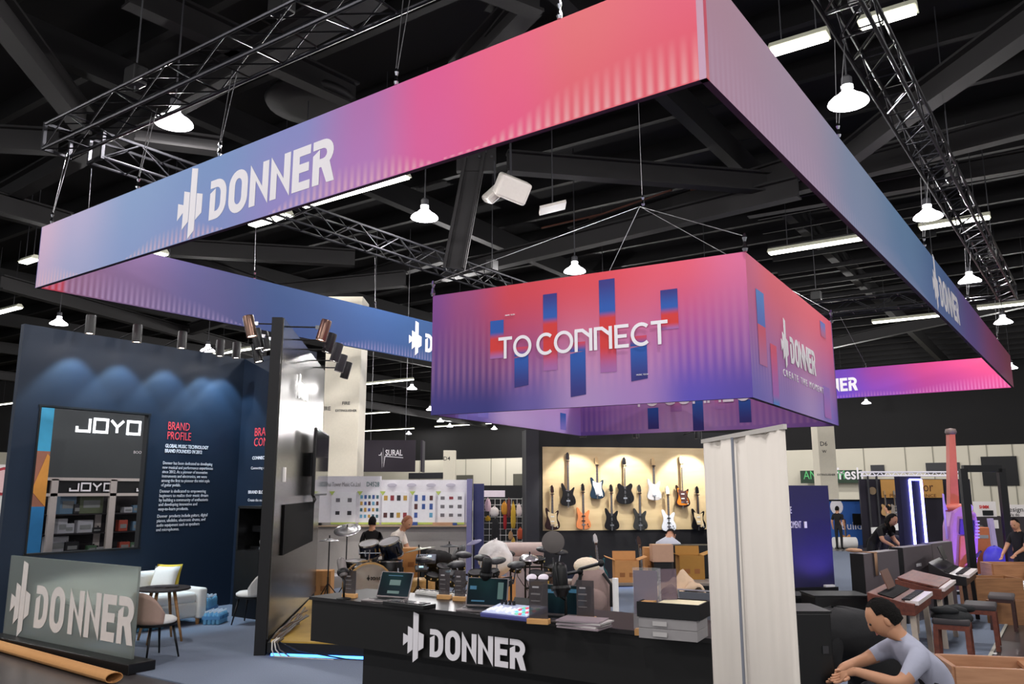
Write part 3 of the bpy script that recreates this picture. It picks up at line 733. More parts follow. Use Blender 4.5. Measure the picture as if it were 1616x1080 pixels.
# ---------------------------------------------------------------- spotlights
def make_spot(name, label, loc, rz, arm=.55, on=True, up=.0, light=0, tilt=0.0, aim=None, col=(.75, .88, 1.0), shell=None):
    t = thing(name, label, 'spotlight', loc, rz, 'cylinder spotlights on the stand walls')
    b = MB(); b.tube((0, 0, 0), (arm, 0, up), .011, n=6); b.build('arm', black, t)
    R = Matrix.Rotation(tilt, 3, 'Y')
    b = MB(); b.lathe([(.0, .13), (.07, .13), (.075, .11), (.075, -.17), (.066, -.17), (.06, -.15)], 18, (arm + .08, 0, up - .02), R); b.build('barrel', shell or satin, t, True, auto=True)
    b = MB(); b.lathe([(.0, -.155), (.062, -.155)], 18, (arm + .08, 0, up - .02), R); b.build('lens', M('spot_lens', (255, 246, 236), .3, em=14, var=0) if on else satin, t)
    b = MB(); b.box((arm * .98, 0, up), (.06, .04, .05)); b.build('joint', chrome, t)
    if light:
        tip = R @ Vector((0, 0, -.2)) + Vector((arm + .08, 0, up - .02))
        lightpoint('spot_light', 'SPOT', tip, light, col, t, .05, aim=tip + (R @ Vector((0, 0, -1)) if aim is None else Vector(aim)), angle=80, blend=.35)
    return t
bronze = M('bronze_shell', (112, 88, 76), .3, .8, var=0)
for px, py, lb in ((145, 516, 'leftmost cylinder spotlight on the navy wall'), (219, 530, 'second cylinder spotlight on the navy wall above the window'), (290, 540, 'dark cylinder spotlight above the brand profile heading'), (350, 553, 'fourth cylinder spotlight near the navy wall corner'), (376, 556, 'small cylinder spotlight at the navy wall corner')):
    p = atx(px, py, WX + .45)
    make_spot('spotlight', lb, (WX - .1, p.y, 4.58), 0, .42, True, p.z - 4.5, 120, 0, (-.22, 0, -1), (.5, .78, 1.0))
lightc = dict(light=0)
def wall_t(px, py, off=0.0):
    p = atp(px, py, P0 + NW * off, NW); return (p - P0).dot(DW), p.z
for px, py, sd, lb, sh in ((393, 512, -1, 'bright bronze spotlight on the lounge side of the tall black wall end', bronze), (405, 532, -1, 'black spotlight on the lounge side below the bronze one', satin), (417, 536, -1, 'short black spotlight nearest the wall on the lounge side', satin), (405, 555, -1, 'lowest lit spotlight on the lounge side', satin),
                           (512, 520, 1, 'highest bronze spotlight on the drum side of the metallic wall', bronze), (521, 540, 1, 'black spotlight just under the highest drum side one', satin), (532, 555, 1, 'third spotlight down the drum side row', dark), (539, 572, 1, 'tilted dark spotlight low in the drum side row', dark), (547, 583, 1, 'last black spotlight of the drum side row', satin)):
    off = -.75 if sd < 0 else .75
    tt = {393: .3, 405: 1.0, 417: 1.8, 512: .35, 521: 1.1, 532: 1.9, 539: 2.7, 547: 3.5}[px]
    if (px, py) == (405, 555): tt = 2.0
    base = P0 + DW * tt + NW * (-.14 if sd < 0 else 0)
    dd = (base + NW * off).dot(YC)
    p = atd(px, py, dd); arm = abs((p - base).dot(NW)) - .08
    make_spot('spotlight', lb, (base.x, base.y, p.z + .02), math.atan2(NW.y, NW.x) + (PI if sd < 0 else 0), max(.2, arm), True, 0, 90 if tt in (.3, 2.0, .35, 1.9) else 0, .25, (-.75, 0, -.8), (1, .95, .88), sh)

# ================================================================ METALLIC WALL
WL, WT, WH = 5.0, .14, 4.36
brushed = bpy.data.materials.new('brushed_steel'); brushed.use_nodes = True
nt = brushed.node_tree; bs = nt.nodes['Principled BSDF']; tc = nt.nodes.new('ShaderNodeTexCoord'); mp = nt.nodes.new('ShaderNodeMapping'); nz = nt.nodes.new('ShaderNodeTexNoise'); cr = nt.nodes.new('ShaderNodeMapRange')
mp.inputs['Scale'].default_value = (1, 1, 90); nz.inputs['Scale'].default_value = 3
nt.links.new(tc.outputs['Object'], mp.inputs[0]); nt.links.new(mp.outputs[0], nz.inputs['Vector']); nt.links.new(nz.outputs['Fac'], cr.inputs[0]); cr.inputs[3].default_value = .12; cr.inputs[4].default_value = .3
nt.links.new(cr.outputs[0], bs.inputs['Roughness']); bs.inputs['Metallic'].default_value = 1.0; bs.inputs['Base Color'].default_value = lin((100, 97, 92))
mw = thing('metallic_wall', 'tall diagonal wall with black end and brushed metal face', 'wall', P0, math.atan2(DW.y, DW.x))
# local: x along the wall, -y is the metal face (NW)
b = MB(); b.box((WL / 2, WT / 2, WH / 2), (WL, WT, WH)); b.build('core', black, mw)
b = MB()
b.box((WL / 2 + .02, -.008, WH / 2 + .1), (WL - .04, .016, WH - .2)); b.build('metal_face', brushed, mw)
b = MB(); b.box((2.35, -.03, 1.52), (3.3, .03, .68)); b.build('niche_panel', M('niche_black', (10, 10, 11), .9, spec=.1), mw)
b = MB(); b.box((.62, -.03, 2.27), (.1, .03, .2)); b.build('switch_plate', white_sheet, mw)
glow = M('sign_glow', (255, 255, 255), .5, em=1.6, var=0)
brand(.2, (1.5, -.04, 3.5), XV, glow, mw, depth=.01)
# big screen on the metal face
tv = thing('wall_screen', 'large black screen mounted on the brushed metal wall', 'screen', P0 + DW * 2.75 + NW * .1, math.atan2(DW.y, DW.x))
b = MB(); b.box((.97, -.06, 2.53), (1.94, .05, 1.12)); b.build('housing', satin, tv, bevel=.01)
b = MB(); b.box((.97, -.088, 2.53), (1.88, .006, 1.06)); b.build('glass_panel', M('screen_glass', (10, 12, 16), .06, var=0, spec=.8), tv)
b = MB(); b.box((.97, .04, 2.5), (.5, .14, .4)); b.build('bracket', dark, tv)
for k in range(4):
    b = MB(); b.path([(.5 + .1 * k, .02, 2.0), (.48 + .13 * k, -.02, 1.9), (.6 + .05 * k, 0, 1.84), (.66, .02, 1.83)], .007, n=5); b.build('signal_cable', satin, tv)
# raised drum floor
FD = Vector((.911, .412, 0)); FP = Vector((-.412, .911, 0))
pl = thing('drum_platform', 'low black platform with golden wood floor and blue glowing foot', 'platform', (0, 0, 0))
gold = wood('golden_floor', (178, 142, 58), (208, 172, 84), .35, 2.5, (1, 1, 1))
q0 = P0 + NW * .02
poly = [q0, q0 + FD * 3.6, q0 + FD * 3.6 + FP * 4.6, q0 + FP * 4.6, P0 + DW * 4.3]
b = MB(); b.prism([(p.x, p.y) for p in poly], (0, 0, .05), XV, YV, .12); b.build('deck', black, pl)
b = MB(); b.prism([(p.x, p.y) for p in (q0 + FD * .03 + FP * .03, q0 + FD * 3.55 + FP * .03, q0 + FD * 3.55 + FP * 4.55, q0 + FP * 4.55, P0 + DW * 4.25 + NW * .03)], (0, 0, .17), XV, YV, .02); b.build('floorboard', gold, pl)
b = MB(); b.bar(q0 + FD * .06 - FP * .0 + ZV * .028, q0 + FD * 3.55 + ZV * .028, .03, .03); b.build('light_strip', M('blue_led', (70, 140, 255), .4, em=5.0, var=0), pl)
b = MB(); b.bar(q0 + FD * .06 + FP * .35 + ZV * .025, q0 + FD * 3.5 + FP * .35 + ZV * .025, .1, .05); b.build('footing', black, pl)
# cable bundle spilling off the platform
cb = thing('cable_bundle', 'bundle of grey cables spilling over the platform corner', 'cables', (0, 0, 0))
gm = M('grey_cable', (96, 92, 88), .5); wm = M('white_cable', (210, 206, 196), .5)
for k in range(11):
    o1 = random.uniform(.06, .26); o2 = random.uniform(.08, .42); e = random.uniform(1.1, 2.3)
    pts = [P0 + DW * .12 + NW * (o1 * .6 + .02) + ZV * .2, P0 + DW * (e * .3) + NW * o1 + ZV * (.21 + random.uniform(0, .05)), P0 + DW * (e * .65) + NW * (o1 + o2) / 2 + ZV * (.22 + random.uniform(0, .09)), P0 + DW * e + NW * o2 + ZV * (.21 + random.uniform(0, .1))]
    b = MB(); b.path(pts, .012, n=5); b.build('cable', gm if k % 3 else M('brown_cable', (92, 70, 50), .5), cb, True)
for k, (dx, m) in enumerate(((.05, wm), (.12, wm), (.2, gm), (.9, satin))):
    s0 = q0 + FD * (.08 + .03 * k); pts = [s0 + FP * .1 + ZV * .21, s0 - FP * .03 + ZV * .19, s0 - FP * .06 + FD * dx * .3 + ZV * .1, s0 - FP * .06 + FD * dx + ZV * .02, s0 - FP * .1 + FD * (dx + .7) + ZV * .012]
    b = MB(); b.path(pts, .009, n=5); b.build('cable', m, cb, True)

# ================================================================ LOUNGE FURNITURE
sofa_m = M('white_upholstery', (226, 226, 222), .9, var=.04, scale=40, bump=.1)
so = thing('sofa', 'white two seat sofa against the navy wall', 'sofa', (-12.82, 6.25, 0), 0)
def pad(name, c, d, parent, m, bev=.05):
    b = MB(); b.box(c, d); o = b.build(name, m, parent, bevel=bev); o.modifiers['edge'].segments = 4
    for p in o.data.polygons: p.use_smooth = True
    return o
pad('base', (.72, .98, .24), (1.3, 1.7, .24), so, sofa_m)
for y in (.07, 1.89): pad('armrest', (.74, y, .33), (1.36, .15, .46), so, sofa_m, .04)
for y in (.56, 1.4): pad('seat_cushion', (.85, y, .42), (1.05, .83, .17), so, sofa_m, .06)
pad('backrest', (.2, .98, .48), (.24, 1.96, .46), so, sofa_m)
for y in (.56, 1.4): pad('back_cushion', (.42, y, .62), (.22, .82, .34), so, sofa_m, .08)
wl_m = wood('oak_leg', (150, 108, 66), (184, 138, 90), .5)
for x in (.16, 1.34):
    for y in (.1, 1.86):
        b = MB(); b.tube((x, y, .12), (x, y, 0), .035, .025); b.build('leg', wl_m, so)
def pillow(label, loc, rz, tilt, m):
    b = MB()
    n = 8
    for sgn in (-1, 1):
        vs = []
        for i in range(n + 1):
            for j in range(n + 1):
                u = i / n * 2 - 1; v = j / n * 2 - 1
                h_ = .09 * ((1 - u ** 4) * (1 - v ** 4)) ** .5
                vs.append((u * .21 * (1 - .06 * (1 - v * v)), sgn * h_, v * .21 * (1 - .06 * (1 - u * u)) + .2))
        b.add(vs, [(i * (n + 1) + j, (i + 1) * (n + 1) + j, (i + 1) * (n + 1) + j + 1, i * (n + 1) + j + 1) for i in range(n) for j in range(n)])
    o = b.build('throw_pillow', m, None, True); o.location = loc; o.rotation_euler = (tilt, 0, rz)
    return tag(o, label, 'pillow')
pillow('white throw pillow leaning on the sofa armrest', (-12.0, 7.78, .5), .5, -.45, sofa_m)
pillow('mustard yellow pillow tucked behind the white one', (-12.1, 7.92, .5), .55, -.3, M('mustard', (206, 176, 60), .9))
# round table
tcen = atz(258, 928, .72)
tb = thing('round_table', 'small round dark top table with splayed oak legs', 'table', (tcen.x, tcen.y, 0), 0)
b = MB(); b.lathe([(0, .69), (.34, .69), (.36, .7), (.36, .72), (.35, .725), (0, .725)], 30); b.build('tabletop', M('walnut_dark', (58, 54, 54), .4), tb)
for k in range(4):
    a = .5 + k * PI / 2; b = MB(); b.tube((.16 * math.cos(a), .16 * math.sin(a), .69), (.32 * math.cos(a), .32 * math.sin(a), 0), .024, .016); b.build('leg', wl_m, tb, True)
for k in range(2):
    b = MB(); b.box((0, 0, 0), (.3, .21, .012)); o = b.build('magazine', M('magazine_cover', (70, 66, 70), .4)); o.location = (tcen.x - .05 + .08 * k, tcen.y - .02 + .05 * k, .731 + .0125 * k); o.rotation_euler = (0, 0, .4 + .5 * k)
    tag(o, ('lower dark magazine lying on the round table', 'upper dark magazine fanned over the other on the round table')[k], 'magazine')
def chair(label, loc, rz, shell, seatm):
    t = thing('lounge_chair', label, 'chair', loc, rz, 'bucket chairs in the lounge')
    n = 14; b = MB(); vs = []; rows = 7
    for side in (0, 1):
        for j in range(rows):
            z = .42 + .40 * j / (rows - 1)
            for i in range(n + 1):
                a = math.radians(100 + 160 * i / n)       # open towards +x
                drop = (1 - abs(i / n * 2 - 1) ** 3)
                zz = .42 + (.13 + .25 * drop) * j / (rows - 1)
                r = .25 + .035 * j / (rows - 1) - side * .025
                vs.append((r * math.cos(a) * 1.0, r * math.sin(a), zz))
    fs = []
    w1 = n + 1; k = rows * w1
    for j in range(rows - 1):
        for i in range(n):
            fs.append((j * w1 + i, j * w1 + i + 1, (j + 1) * w1 + i + 1, (j + 1) * w1 + i)); fs.append((k + j * w1 + i, k + (j + 1) * w1 + i, k + (j + 1) * w1 + i + 1, k + j * w1 + i + 1))
    for i in range(n):
        a = (rows - 1) * w1; fs.append((a + i, a + i + 1, k + a + i + 1, k + a + i)); fs.append((i + 1, i, k + i, k + i + 1))
    for j in range(rows - 1):
        fs.append((j * w1, (j + 1) * w1, k + (j + 1) * w1, k + j * w1)); fs.append((j * w1 + n, k + j * w1 + n, k + (j + 1) * w1 + n, (j + 1) * w1 + n))
    b.add(vs, fs); b.build('backrest', shell, t, True)
    b = MB(); b.lathe([(0, .41), (.22, .41), (.25, .43), (.25, .46), (.21, .485), (0, .49)], 24); b.build('seat', seatm, t, True)
    b = MB(); b.lathe([(.2, .38), (.25, .385), (.255, .41), (.2, .412)], 24); b.build('seat_frame', satin, t)
    for sx, sy in ((1, 1), (1, -1), (-1, 1), (-1, -1)):
        b = MB(); b.tube((.15 * sx, .15 * sy, .385), (.215 * sx, .215 * sy, 0), .018, .011, n=8); b.build('leg', satin, t, True)
    return t
chair('beige bucket chair with its back to the glass sign', tuple(atz(241, 1038, 0.016)), A + .95, M('beige_leather', (178, 150, 136), .6), sofa_m)
chair('white bucket chair half hidden by the black wall end', tuple(atz(396, 984, 0.016)), A + PI - .15, M('white_leather', (214, 212, 208), .6), sofa_m)
# packs of water bottles
bot_m = M('blue_water', (130, 196, 236), .12, var=.1, trans=.3, alpha=1.0); cap_m = M('bottle_white', (226, 236, 246), .4)
def bottle_pack(label, loc, nx, ny, layers, rz=.1):
    t = thing('water_pack', label, 'water bottles', loc, rz)
    b = MB(); b.lathe([(0, 0), (.03, 0), (.032, .02), (.03, .07), (.032, .1), (.028, .14), (.012, .175), (0, .175)], 9)
    first = None
    for L_ in range(layers):
        for i in range(nx):
            for j in range(ny):
                if first is None: first = b.build('bottle', bot_m, t, True); o = first
                else: o = copy_part(first, t)
                o.location = (i * .066, j * .066, L_ * .2)
                c = MB(); 
                if i == nx - 1 or L_ == layers - 1:
                    if 'cap0' not in globals():
                        c.lathe([(.014, .172), (.014, .195), (0, .195)], 8); globals()['cap0'] = c.build('cap', cap_m, o)
                    else: copy_part(globals()['cap0'], o)
    b = MB(); b.box((.033 * (nx - 1), .033 * (ny - 1), .1 * layers - .0), (.066 * nx + .01, .066 * ny + .01, .05)); b.build('shrink_wrap', M('blue_wrap', (110, 176, 232), .25, alpha=.5), t)
bp0 = atz(331, 986, 0.016)
bottle_pack('two layers of shrink wrapped blue water bottles by the sofa', (bp0.x - .05, bp0.y - .05, .016), 4, 6, 1, A)
bottle_pack('single pack of water bottles behind the doubled pack', (bp0.x - .32, bp0.y + .02, .016), 3, 6, 2, A)
bottle_pack('pack of water bottles lying under the sofa front', (-11.7, 7.1, .016), 3, 8, 1, 0)
# black coffee cabinet
cbn = thing('coffee_cabinet', 'tall black cabinet with an open coffee machine niche', 'cabinet', (-11.7, 8.9, 0), 0)
b = MB(); b.box((.3, .44, .54), (.6, .86, 1.08)); b.build('body', satin, cbn)
b = MB(); b.box((.02, .44, 1.42), (.04, .86, .72)); b.build('side_panel', satin, cbn)
b = MB(); b.box((.3, .85, 1.42), (.6, .04, .72)); b.build('back_panel', satin, cbn)
b = MB(); b.box((.3, .44, 1.78), (.6, .86, .04)); b.build('top', satin, cbn)
cm = thing('coffee_machine', 'silver and black coffee machine inside the black cabinet', 'coffee machine', (-11.42, 9.3, 1.08), -.1)
b = MB(); b.box((0, .1, .2), (.26, .2, .4)); b.build('body', dark, cm, bevel=.01)
b = MB(); b.box((0, -.05, .34), (.28, .28, .11)); b.build('head', chrome, cm, bevel=.01)
b = MB(); b.box((0, -.08, .03), (.28, .26, .06)); b.build('drip_tray', chrome, cm, bevel=.01)
b = MB(); b.tube((0, -.08, .28), (0, -.08, .22), .03); b.build('spout', satin, cm)
b = MB(); b.lathe([(.03, .065), (.04, .14), (.036, .15), (0, .15)], 12, (0, -.08, 0)); b.build('cup', white_sheet, cm)

# ================================================================ GLASS SIGN
gs = thing('glass_sign', 'frosted glass sign panel with white house name on a black plinth', 'sign', (-12.42, 5.72, 0), 0)
glass_m = bpy.data.materials.new('frosted_glass'); glass_m.use_nodes = True
g = glass_m.node_tree.nodes['Principled BSDF']; g.inputs['Base Color'].default_value = lin((206, 214, 206)); g.inputs['Roughness'].default_value = .22; g.inputs['Transmission Weight'].default_value = .82; g.inputs['IOR'].default_value = 1.15; g.inputs['Specular IOR Level'].default_value = .9
gn = glass_m.node_tree.nodes.new('ShaderNodeTexNoise'); gn.inputs['Scale'].default_value = 3; gr_ = glass_m.node_tree.nodes.new('ShaderNodeMapRange'); gr_.inputs[3].default_value = .2; gr_.inputs[4].default_value = .42
glass_m.node_tree.links.new(gn.outputs['Fac'], gr_.inputs[0]); glass_m.node_tree.links.new(gr_.outputs[0], g.inputs['Roughness'])
b = MB(); b.box((1.58, 0, .63), (3.14, .03, 1.06)); b.build('glass_panel', glass_m, gs)
b = MB(); b.box((1.68, -.03, .06), (3.44, .34, .12)); b.build('plinth', satin, gs, bevel=.01)
brand(.54, (.16, -.024, .27), XV, M('sign_white', (224, 216, 210), .6), gs, depth=.004, letters='DO NNER', gap=.095)
ct = MB(); p = atz(180, 1070, .06); q = atz(-60, 1003, .06)
d = (q - p).normalized(); sdv = d.cross(ZV)
prof = [(math.cos(a) * .1, math.sin(a) * .055) for a in [2 * PI * i / 16 for i in range(16)]]
inn = [(x * .9, y * .86) for x, y in prof]; vs = []
for base in (p, q):
    for pr in (prof, inn): vs += [base + sdv * x + ZV * y for x, y in pr]
fs = []
for i in range(16):
    j = (i + 1) % 16
    fs += [(i, j, 32 + j, 32 + i), (16 + j, 16 + i, 48 + i, 48 + j), (i, 16 + i, 16 + j, j), (32 + i, 32 + j, 48 + j, 48 + i)]
ct.add(vs, fs); tag(ct.build('cardboard_tube', cardboard, None, True, auto=True), 'long flattened cardboard tube lying before the glass sign', 'cardboard tube')

# ================================================================ NEIGHBOUR BOOTH THROUGH THE WINDOW
JX = -17.0
def jy(px, py=760): return atx(px, py, JX).y
def jz(px, py): return atx(px, py, JX).z
jb = thing('pedal_booth', 'dark grey booth wall with big white lettering behind the window', 'booth', (0, 0, 0))
y0, y1 = jy(70), 12.2; z0 = jz(150, 756)
b = MB(); b.box((JX - .6, (y0 + y1) / 2, (z0 + 5.2) / 2), (.1, y1 - y0, 5.2 - z0)); b.build('backdrop', M('booth_charcoal', (64, 68, 70), .6), jb)
def joyo(h, o, parent, wdt, mat):
    k = wdt / 4.3
    ls = [[(0, .35), (0, .0), (.8, 0), (.8, 1)], [(1.1, 0), (1.95, 0), (1.95, 1), (1.1, 1), (1.1, 0), (1.2, 0)], [(2.2, 1), (2.62, .48), (3.05, 1)], [(2.62, .5), (2.62, 0)], [(3.35, 0), (4.2, 0), (4.2, 1), (3.35, 1), (3.35, 0), (3.45, 0)]]
    strokes([[(a * k, c * h) for a, c in l] for l in ls], h * .22, o, YV, mat, parent, t=.02)
wem = M('lit_white_letter', (250, 252, 255), .5, em=1.2, var=0)
JB = JX - .55
a0 = atx(120, 680, JB); a1 = atx(222, 672, JB); zt = atx(146, 658, JB).z
joyo(zt - a0.z - .05, (JB + .01, a0.y, a0.z), jb, a1.y - a0.y, wem)
p = atx(210, 716, JB); text('BOOTH 5432', .09, (JB + .01, p.y, p.z), YV, white_letter, jb)
alu = M('showcase_frame', (196, 186, 180), .45, .3)
sh_m = M('shelf_dark', (28, 22, 26), .5); shelf_back = M('showcase_back', (26, 18, 24), .6)
ys = [jy(62), jy(86), jy(179), jy(268)]
zs = jz(150, 757); zh = jz(150, 781)
for k in range(3):
    t = thing('display_case', ('narrow end display case by the blue poster', 'glass display case lettered above with boxed pedals', 'display case cut off by the window edge')[k], 'display case', (JX, ys[k], 0), 0, 'display cases of the pedal booth')
    wdt = ys[k + 1] - ys[k]; D_ = .5
    for x in (0, -D_):
        for y in (.035, wdt - .035):
            b = MB(); b.bar((x, y, 0), (x, y, zs), .07, .07); b.build('post', alu, t)
    for z in (zs, zh):
        b = MB(); b.bar((0, 0, z), (0, wdt, z), .07, .06); b.build('rail', alu, t)
    b = MB(); b.box((-.03, wdt / 2, (zs + zh) / 2), (.02, wdt - .14, zs - zh - .04)); b.build('header', satin, t)
    if k: joyo(.15, (-.012, (wdt * .26 if k == 1 else .55), (zs + zh) / 2 - .075), t, .92, white_letter)
    b = MB(); b.box((-D_, wdt / 2, zh / 2), (.03, wdt, zh)); b.build('back_panel', shelf_back, t)
    for py in (812, 842, 872):
        z = jz(150, py); b = MB(); b.box((-D_ / 2, wdt / 2, z), (D_ - .04, wdt - .06, .02)); b.build('shelf', sh_m, t)
    b = MB(); b.box((-.02, wdt / 2, zh / 2), (.008, wdt - .14, zh - .06)); b.build('glass_door', M('case_glass', (30, 32, 34), .03, var=0, alpha=.06), t)
def pedal(label, px, py, wd, hg, m, cat='guitar pedal', knobs=True, xo=-.2):
    p = atx(px, py, JX + xo)
    zz = min((jz(150, q) for q in (812, 842, 872)), key=lambda v: abs(v - p.z)) + .012
    t = thing('effects_pedal' if cat == 'guitar pedal' else 'product_box', label, cat, (JX + xo, p.y, zz), random.uniform(-.2, .2), 'wares in the pedal display cases')
    b = MB(); b.box((0, 0, hg / 2), (.14, wd, hg)); b.build('body', m, t, bevel=.01)
    b = MB(); b.box((.072, 0, hg * .45), (.006, wd * .7, hg * .35)); b.build('face_label', M('pale_label', (120, 122, 122), .6), t)
    if knobs:
        for s in (-.3, .3):
            b = MB(); b.tube((0, s * wd, hg), (0, s * wd, hg + .03), .018); b.build('knob', satin, t)
jm = [M('pedal_red', (150, 62, 46), .5), M('pedal_blue', (84, 112, 136), .5), M('pedal_white', (160, 160, 166), .5), M('pedal_black', (26, 26, 30), .5), M('pedal_green', (62, 92, 66), .5), M('pedal_yellow', (84, 92, 70), .5)]
for lb, px, py, wd, hg, mi, cat in (('pale blue boxed pedal on the upper shelf', 103, 808, .36, .42, 1, 'box'), ('dark pedal beside the pale blue box', 118, 808, .16, .2, 3, 'guitar pedal'), ('yellow edged product box on the upper shelf', 141, 808, .5, .44, 5, 'box'),
                               ('white box at the left of the middle shelf', 95, 838, .2, .3, 2, 'box'), ('silver pedal next to the white box', 106, 838, .22, .2, 2, 'guitar pedal'), ('white pedal box in the middle of the shelf', 131, 838, .34, .26, 2, 'box'), ('small grey pedal at the middle shelf end', 150, 838, .2, .1, 3, 'guitar pedal'),
                               ('grey box on the lower shelf', 86, 868, .5, .34, 2, 'box'), ('black unit on the lower shelf', 110, 868, .3, .22, 3, 'guitar pedal'), ('green display unit on the lower shelf', 143, 868, .18, .12, 4, 'guitar pedal'), ('small white pedal on the lower shelf', 160, 868, .3, .08, 2, 'guitar pedal'),
                               ('tiny white pedal on the far case upper shelf', 199, 810, .2, .12, 2, 'guitar pedal'), ('pale blue pedal on the far case upper shelf', 213, 810, .16, .16, 1, 'guitar pedal'), ('red pedal on the far case middle shelf', 191, 840, .2, .24, 0, 'guitar pedal'), ('light blue pedal on the far case middle shelf', 213, 840, .18, .2, 1, 'guitar pedal'),
                               ('red pedal on the far case lower shelf', 194, 870, .22, .16, 0, 'guitar pedal'), ('green pedal on the far case lower shelf', 210, 870, .2, .14, 4, 'guitar pedal')):
    pedal(lb, px, py, wd, hg, jm[mi], cat, cat != 'box')
# tall poster stand by the cases
ps = thing('poster_stand', 'tall blue and orange poster stand left of the display cases', 'poster', (JX + .5, 0, 0), 0)
pj = lambda px, py: atx(px, py, JX + .5)
ya, yb = pj(40, 760).y - .3, pj(74, 760).y
def patch(z0, z1, col, nm, ya=ya, yb=yb):
    b = MB(); b.box((0, (ya + yb) / 2, (z0 + z1) / 2), (.03, yb - ya, z1 - z0)); b.build(nm, M('poster_' + nm, col, .6, var=.12, scale=6), ps)
z1, z2, z3, z4 = 3.75, pj(60, 712).z, pj(60, 800).z, .4
patch(z2, z1, (70, 176, 220), 'sky_field'); patch(z3, z2, (168, 112, 92), 'portrait_field'); patch(z4, z3, (48, 130, 190), 'lower_field')
b = MB(); b.prism([(yb - .1, z3 + .1), (yb, z3), (yb, z2 - .1), (yb - .05, z2 - .05), (yb - .28, z3 + .3)], (.018, 0, 0), YV, ZV, .004); b.build('orange_shape', M('orange_print', (226, 156, 72), .6), ps)
b = MB(); b.box((0, (ya + yb) / 2, .2), (.3, yb - ya, .4)); b.build('foot', dark, ps)
# neighbour drum stand poster at the frame edge
np_ = thing('drum_poster_wall', 'white panel with red drum print at the frame edge', 'panel', tuple(atd(6, 870, 17.5)), A); np_.location.z = 0
b = MB(); b.box((-.5, 0, 1.3), (1.2, .06, 2.6)); b.build('board', white_sheet, np_)
b = MB(); b.lathe([(0, 0), (.3, 0), (.3, .02), (0, .02)], 22, (-.12, -.035, 2.25), Matrix.Rotation(PI / 2, 3, 'X')); b.build('red_disc', M('drum_red', (170, 50, 60), .5), np_)
b = MB(); b.lathe([(0, 0), (.24, 0), (.24, .03), (0, .03)], 22, (-.12, -.04, 2.25), Matrix.Rotation(PI / 2, 3, 'X')); b.build('pale_disc', M('drum_pale', (236, 196, 196), .5), np_)

# ================================================================ COUNTER
ctr = thing('reception_counter', 'long black reception counter with white house name', 'counter', (-6.2, 5.6, 0), 0)
CL, CD = 4.1, .78
b = MB(); b.box((CL / 2, CD / 2, 1.035), (CL, CD, .03)); b.build('worktop', M('counter_top', (26, 23, 24), .42), ctr)
b = MB(); b.box((CL / 2, CD / 2 + .01, .83), (CL - .02, CD - .04, .38)); b.build('body', M('counter_black', (14, 13, 13), .55), ctr)
b = MB(); b.box((.57 + 1.5, CD / 2 + .05, .32), (3.0, CD - .25, .64)); b.build('plinth', black, ctr)
b = MB(); b.box((CL - .35, CD / 2 + .02, .32), (.68, CD - .06, .64)); b.build('end_block', black, ctr)
brand(.225, (1.22, -.006, .665), XV, white_letter, ctr, depth=.005, sx=1.07)
ZC = 1.05
def on(px, py): return atz(px, py, ZC)
# laptops
scr_m = print_mat('software_screen', .34, .22, [(0, (24, 40, 44)), (.5, (30, 54, 56)), (1, (20, 30, 36))], [(0, (16, 26, 32)), (1, (22, 40, 48))]); 
_b = scr_m.node_tree.nodes['Principled BSDF']; _b.inputs['Roughness'].default_value = .12
win_a = M('screen_window', (70, 96, 92), .3, em=.35, var=0); win_b = M('screen_blue', (50, 96, 122), .3, em=.3, var=0)
alu_l = M('laptop_grey', (120, 112, 112), .35, .6)
def laptop(label, loc, rz, open_=1.85, w_=.36, d_=.25, wins=()):
    t = thing('laptop', label, 'laptop', loc, rz, 'laptops on the counter')
    b = MB(); b.box((0, 0, .009), (w_, d_, .018)); b.build('base', alu_l, t, bevel=.005)
    kb = MB(); kb.box((0, .03, .0195), (w_ * .86, d_ * .45, .003)); kb.build('keyboard', satin, t)
    kb = MB(); kb.box((0, -d_ * .3, .0195), (.1, .06, .002)); kb.build('touchpad', dark, t)
    R = Matrix.Rotation(-(open_ - PI / 2), 3, 'X')
    hz = Vector((0, d_ / 2, .018)); up = R @ ZV; 
    b = MB(); b.box(hz + up * .12, (w_, .008, .24), R=R); b.build('lid', alu_l, t, bevel=.003)
    n = R @ Vector((0, -1, 0))
    b = MB(); b.box((w_ * .47, 0, .11), (w_ * .94, .002, .22)); s_ = b.build('display', scr_m, t); s_.location = hz + up * .012 + n * .006 - XV * w_ * .47; s_.rotation_euler = R.to_euler()
    for (x, z, ww, hh_, m) in wins:
        c = MB(); c.box((x, -.002, z), (ww, .002, hh_)); c.build('window', m, s_)
    return t
W1 = ((.17, .125, .12, .05, win_a), (.17, .035, .13, .025, win_a), (.16, .19, .16, .006, win_b))
laptop('open laptop at the end of the counter showing music software', on(607, 949), -.05 + A * .35, 1.95, wins=W1)
laptop('middle laptop behind the black microphone', on(760, 964), .1 + A * .35, 1.8, .38, wins=((.05, .14, .06, .03, win_b), (.3, .12, .05, .14, win_a), (.1, .03, .12, .012, win_b)))
laptop('blue screened laptop behind the black microphone stand', on(858, 985) + YV * .22, .15, 1.85, .44, wins=((.1, .17, .12, .03, win_b), (.34, .12, .05, .1, win_b), (.3, .18, .14, .03, win_b)))
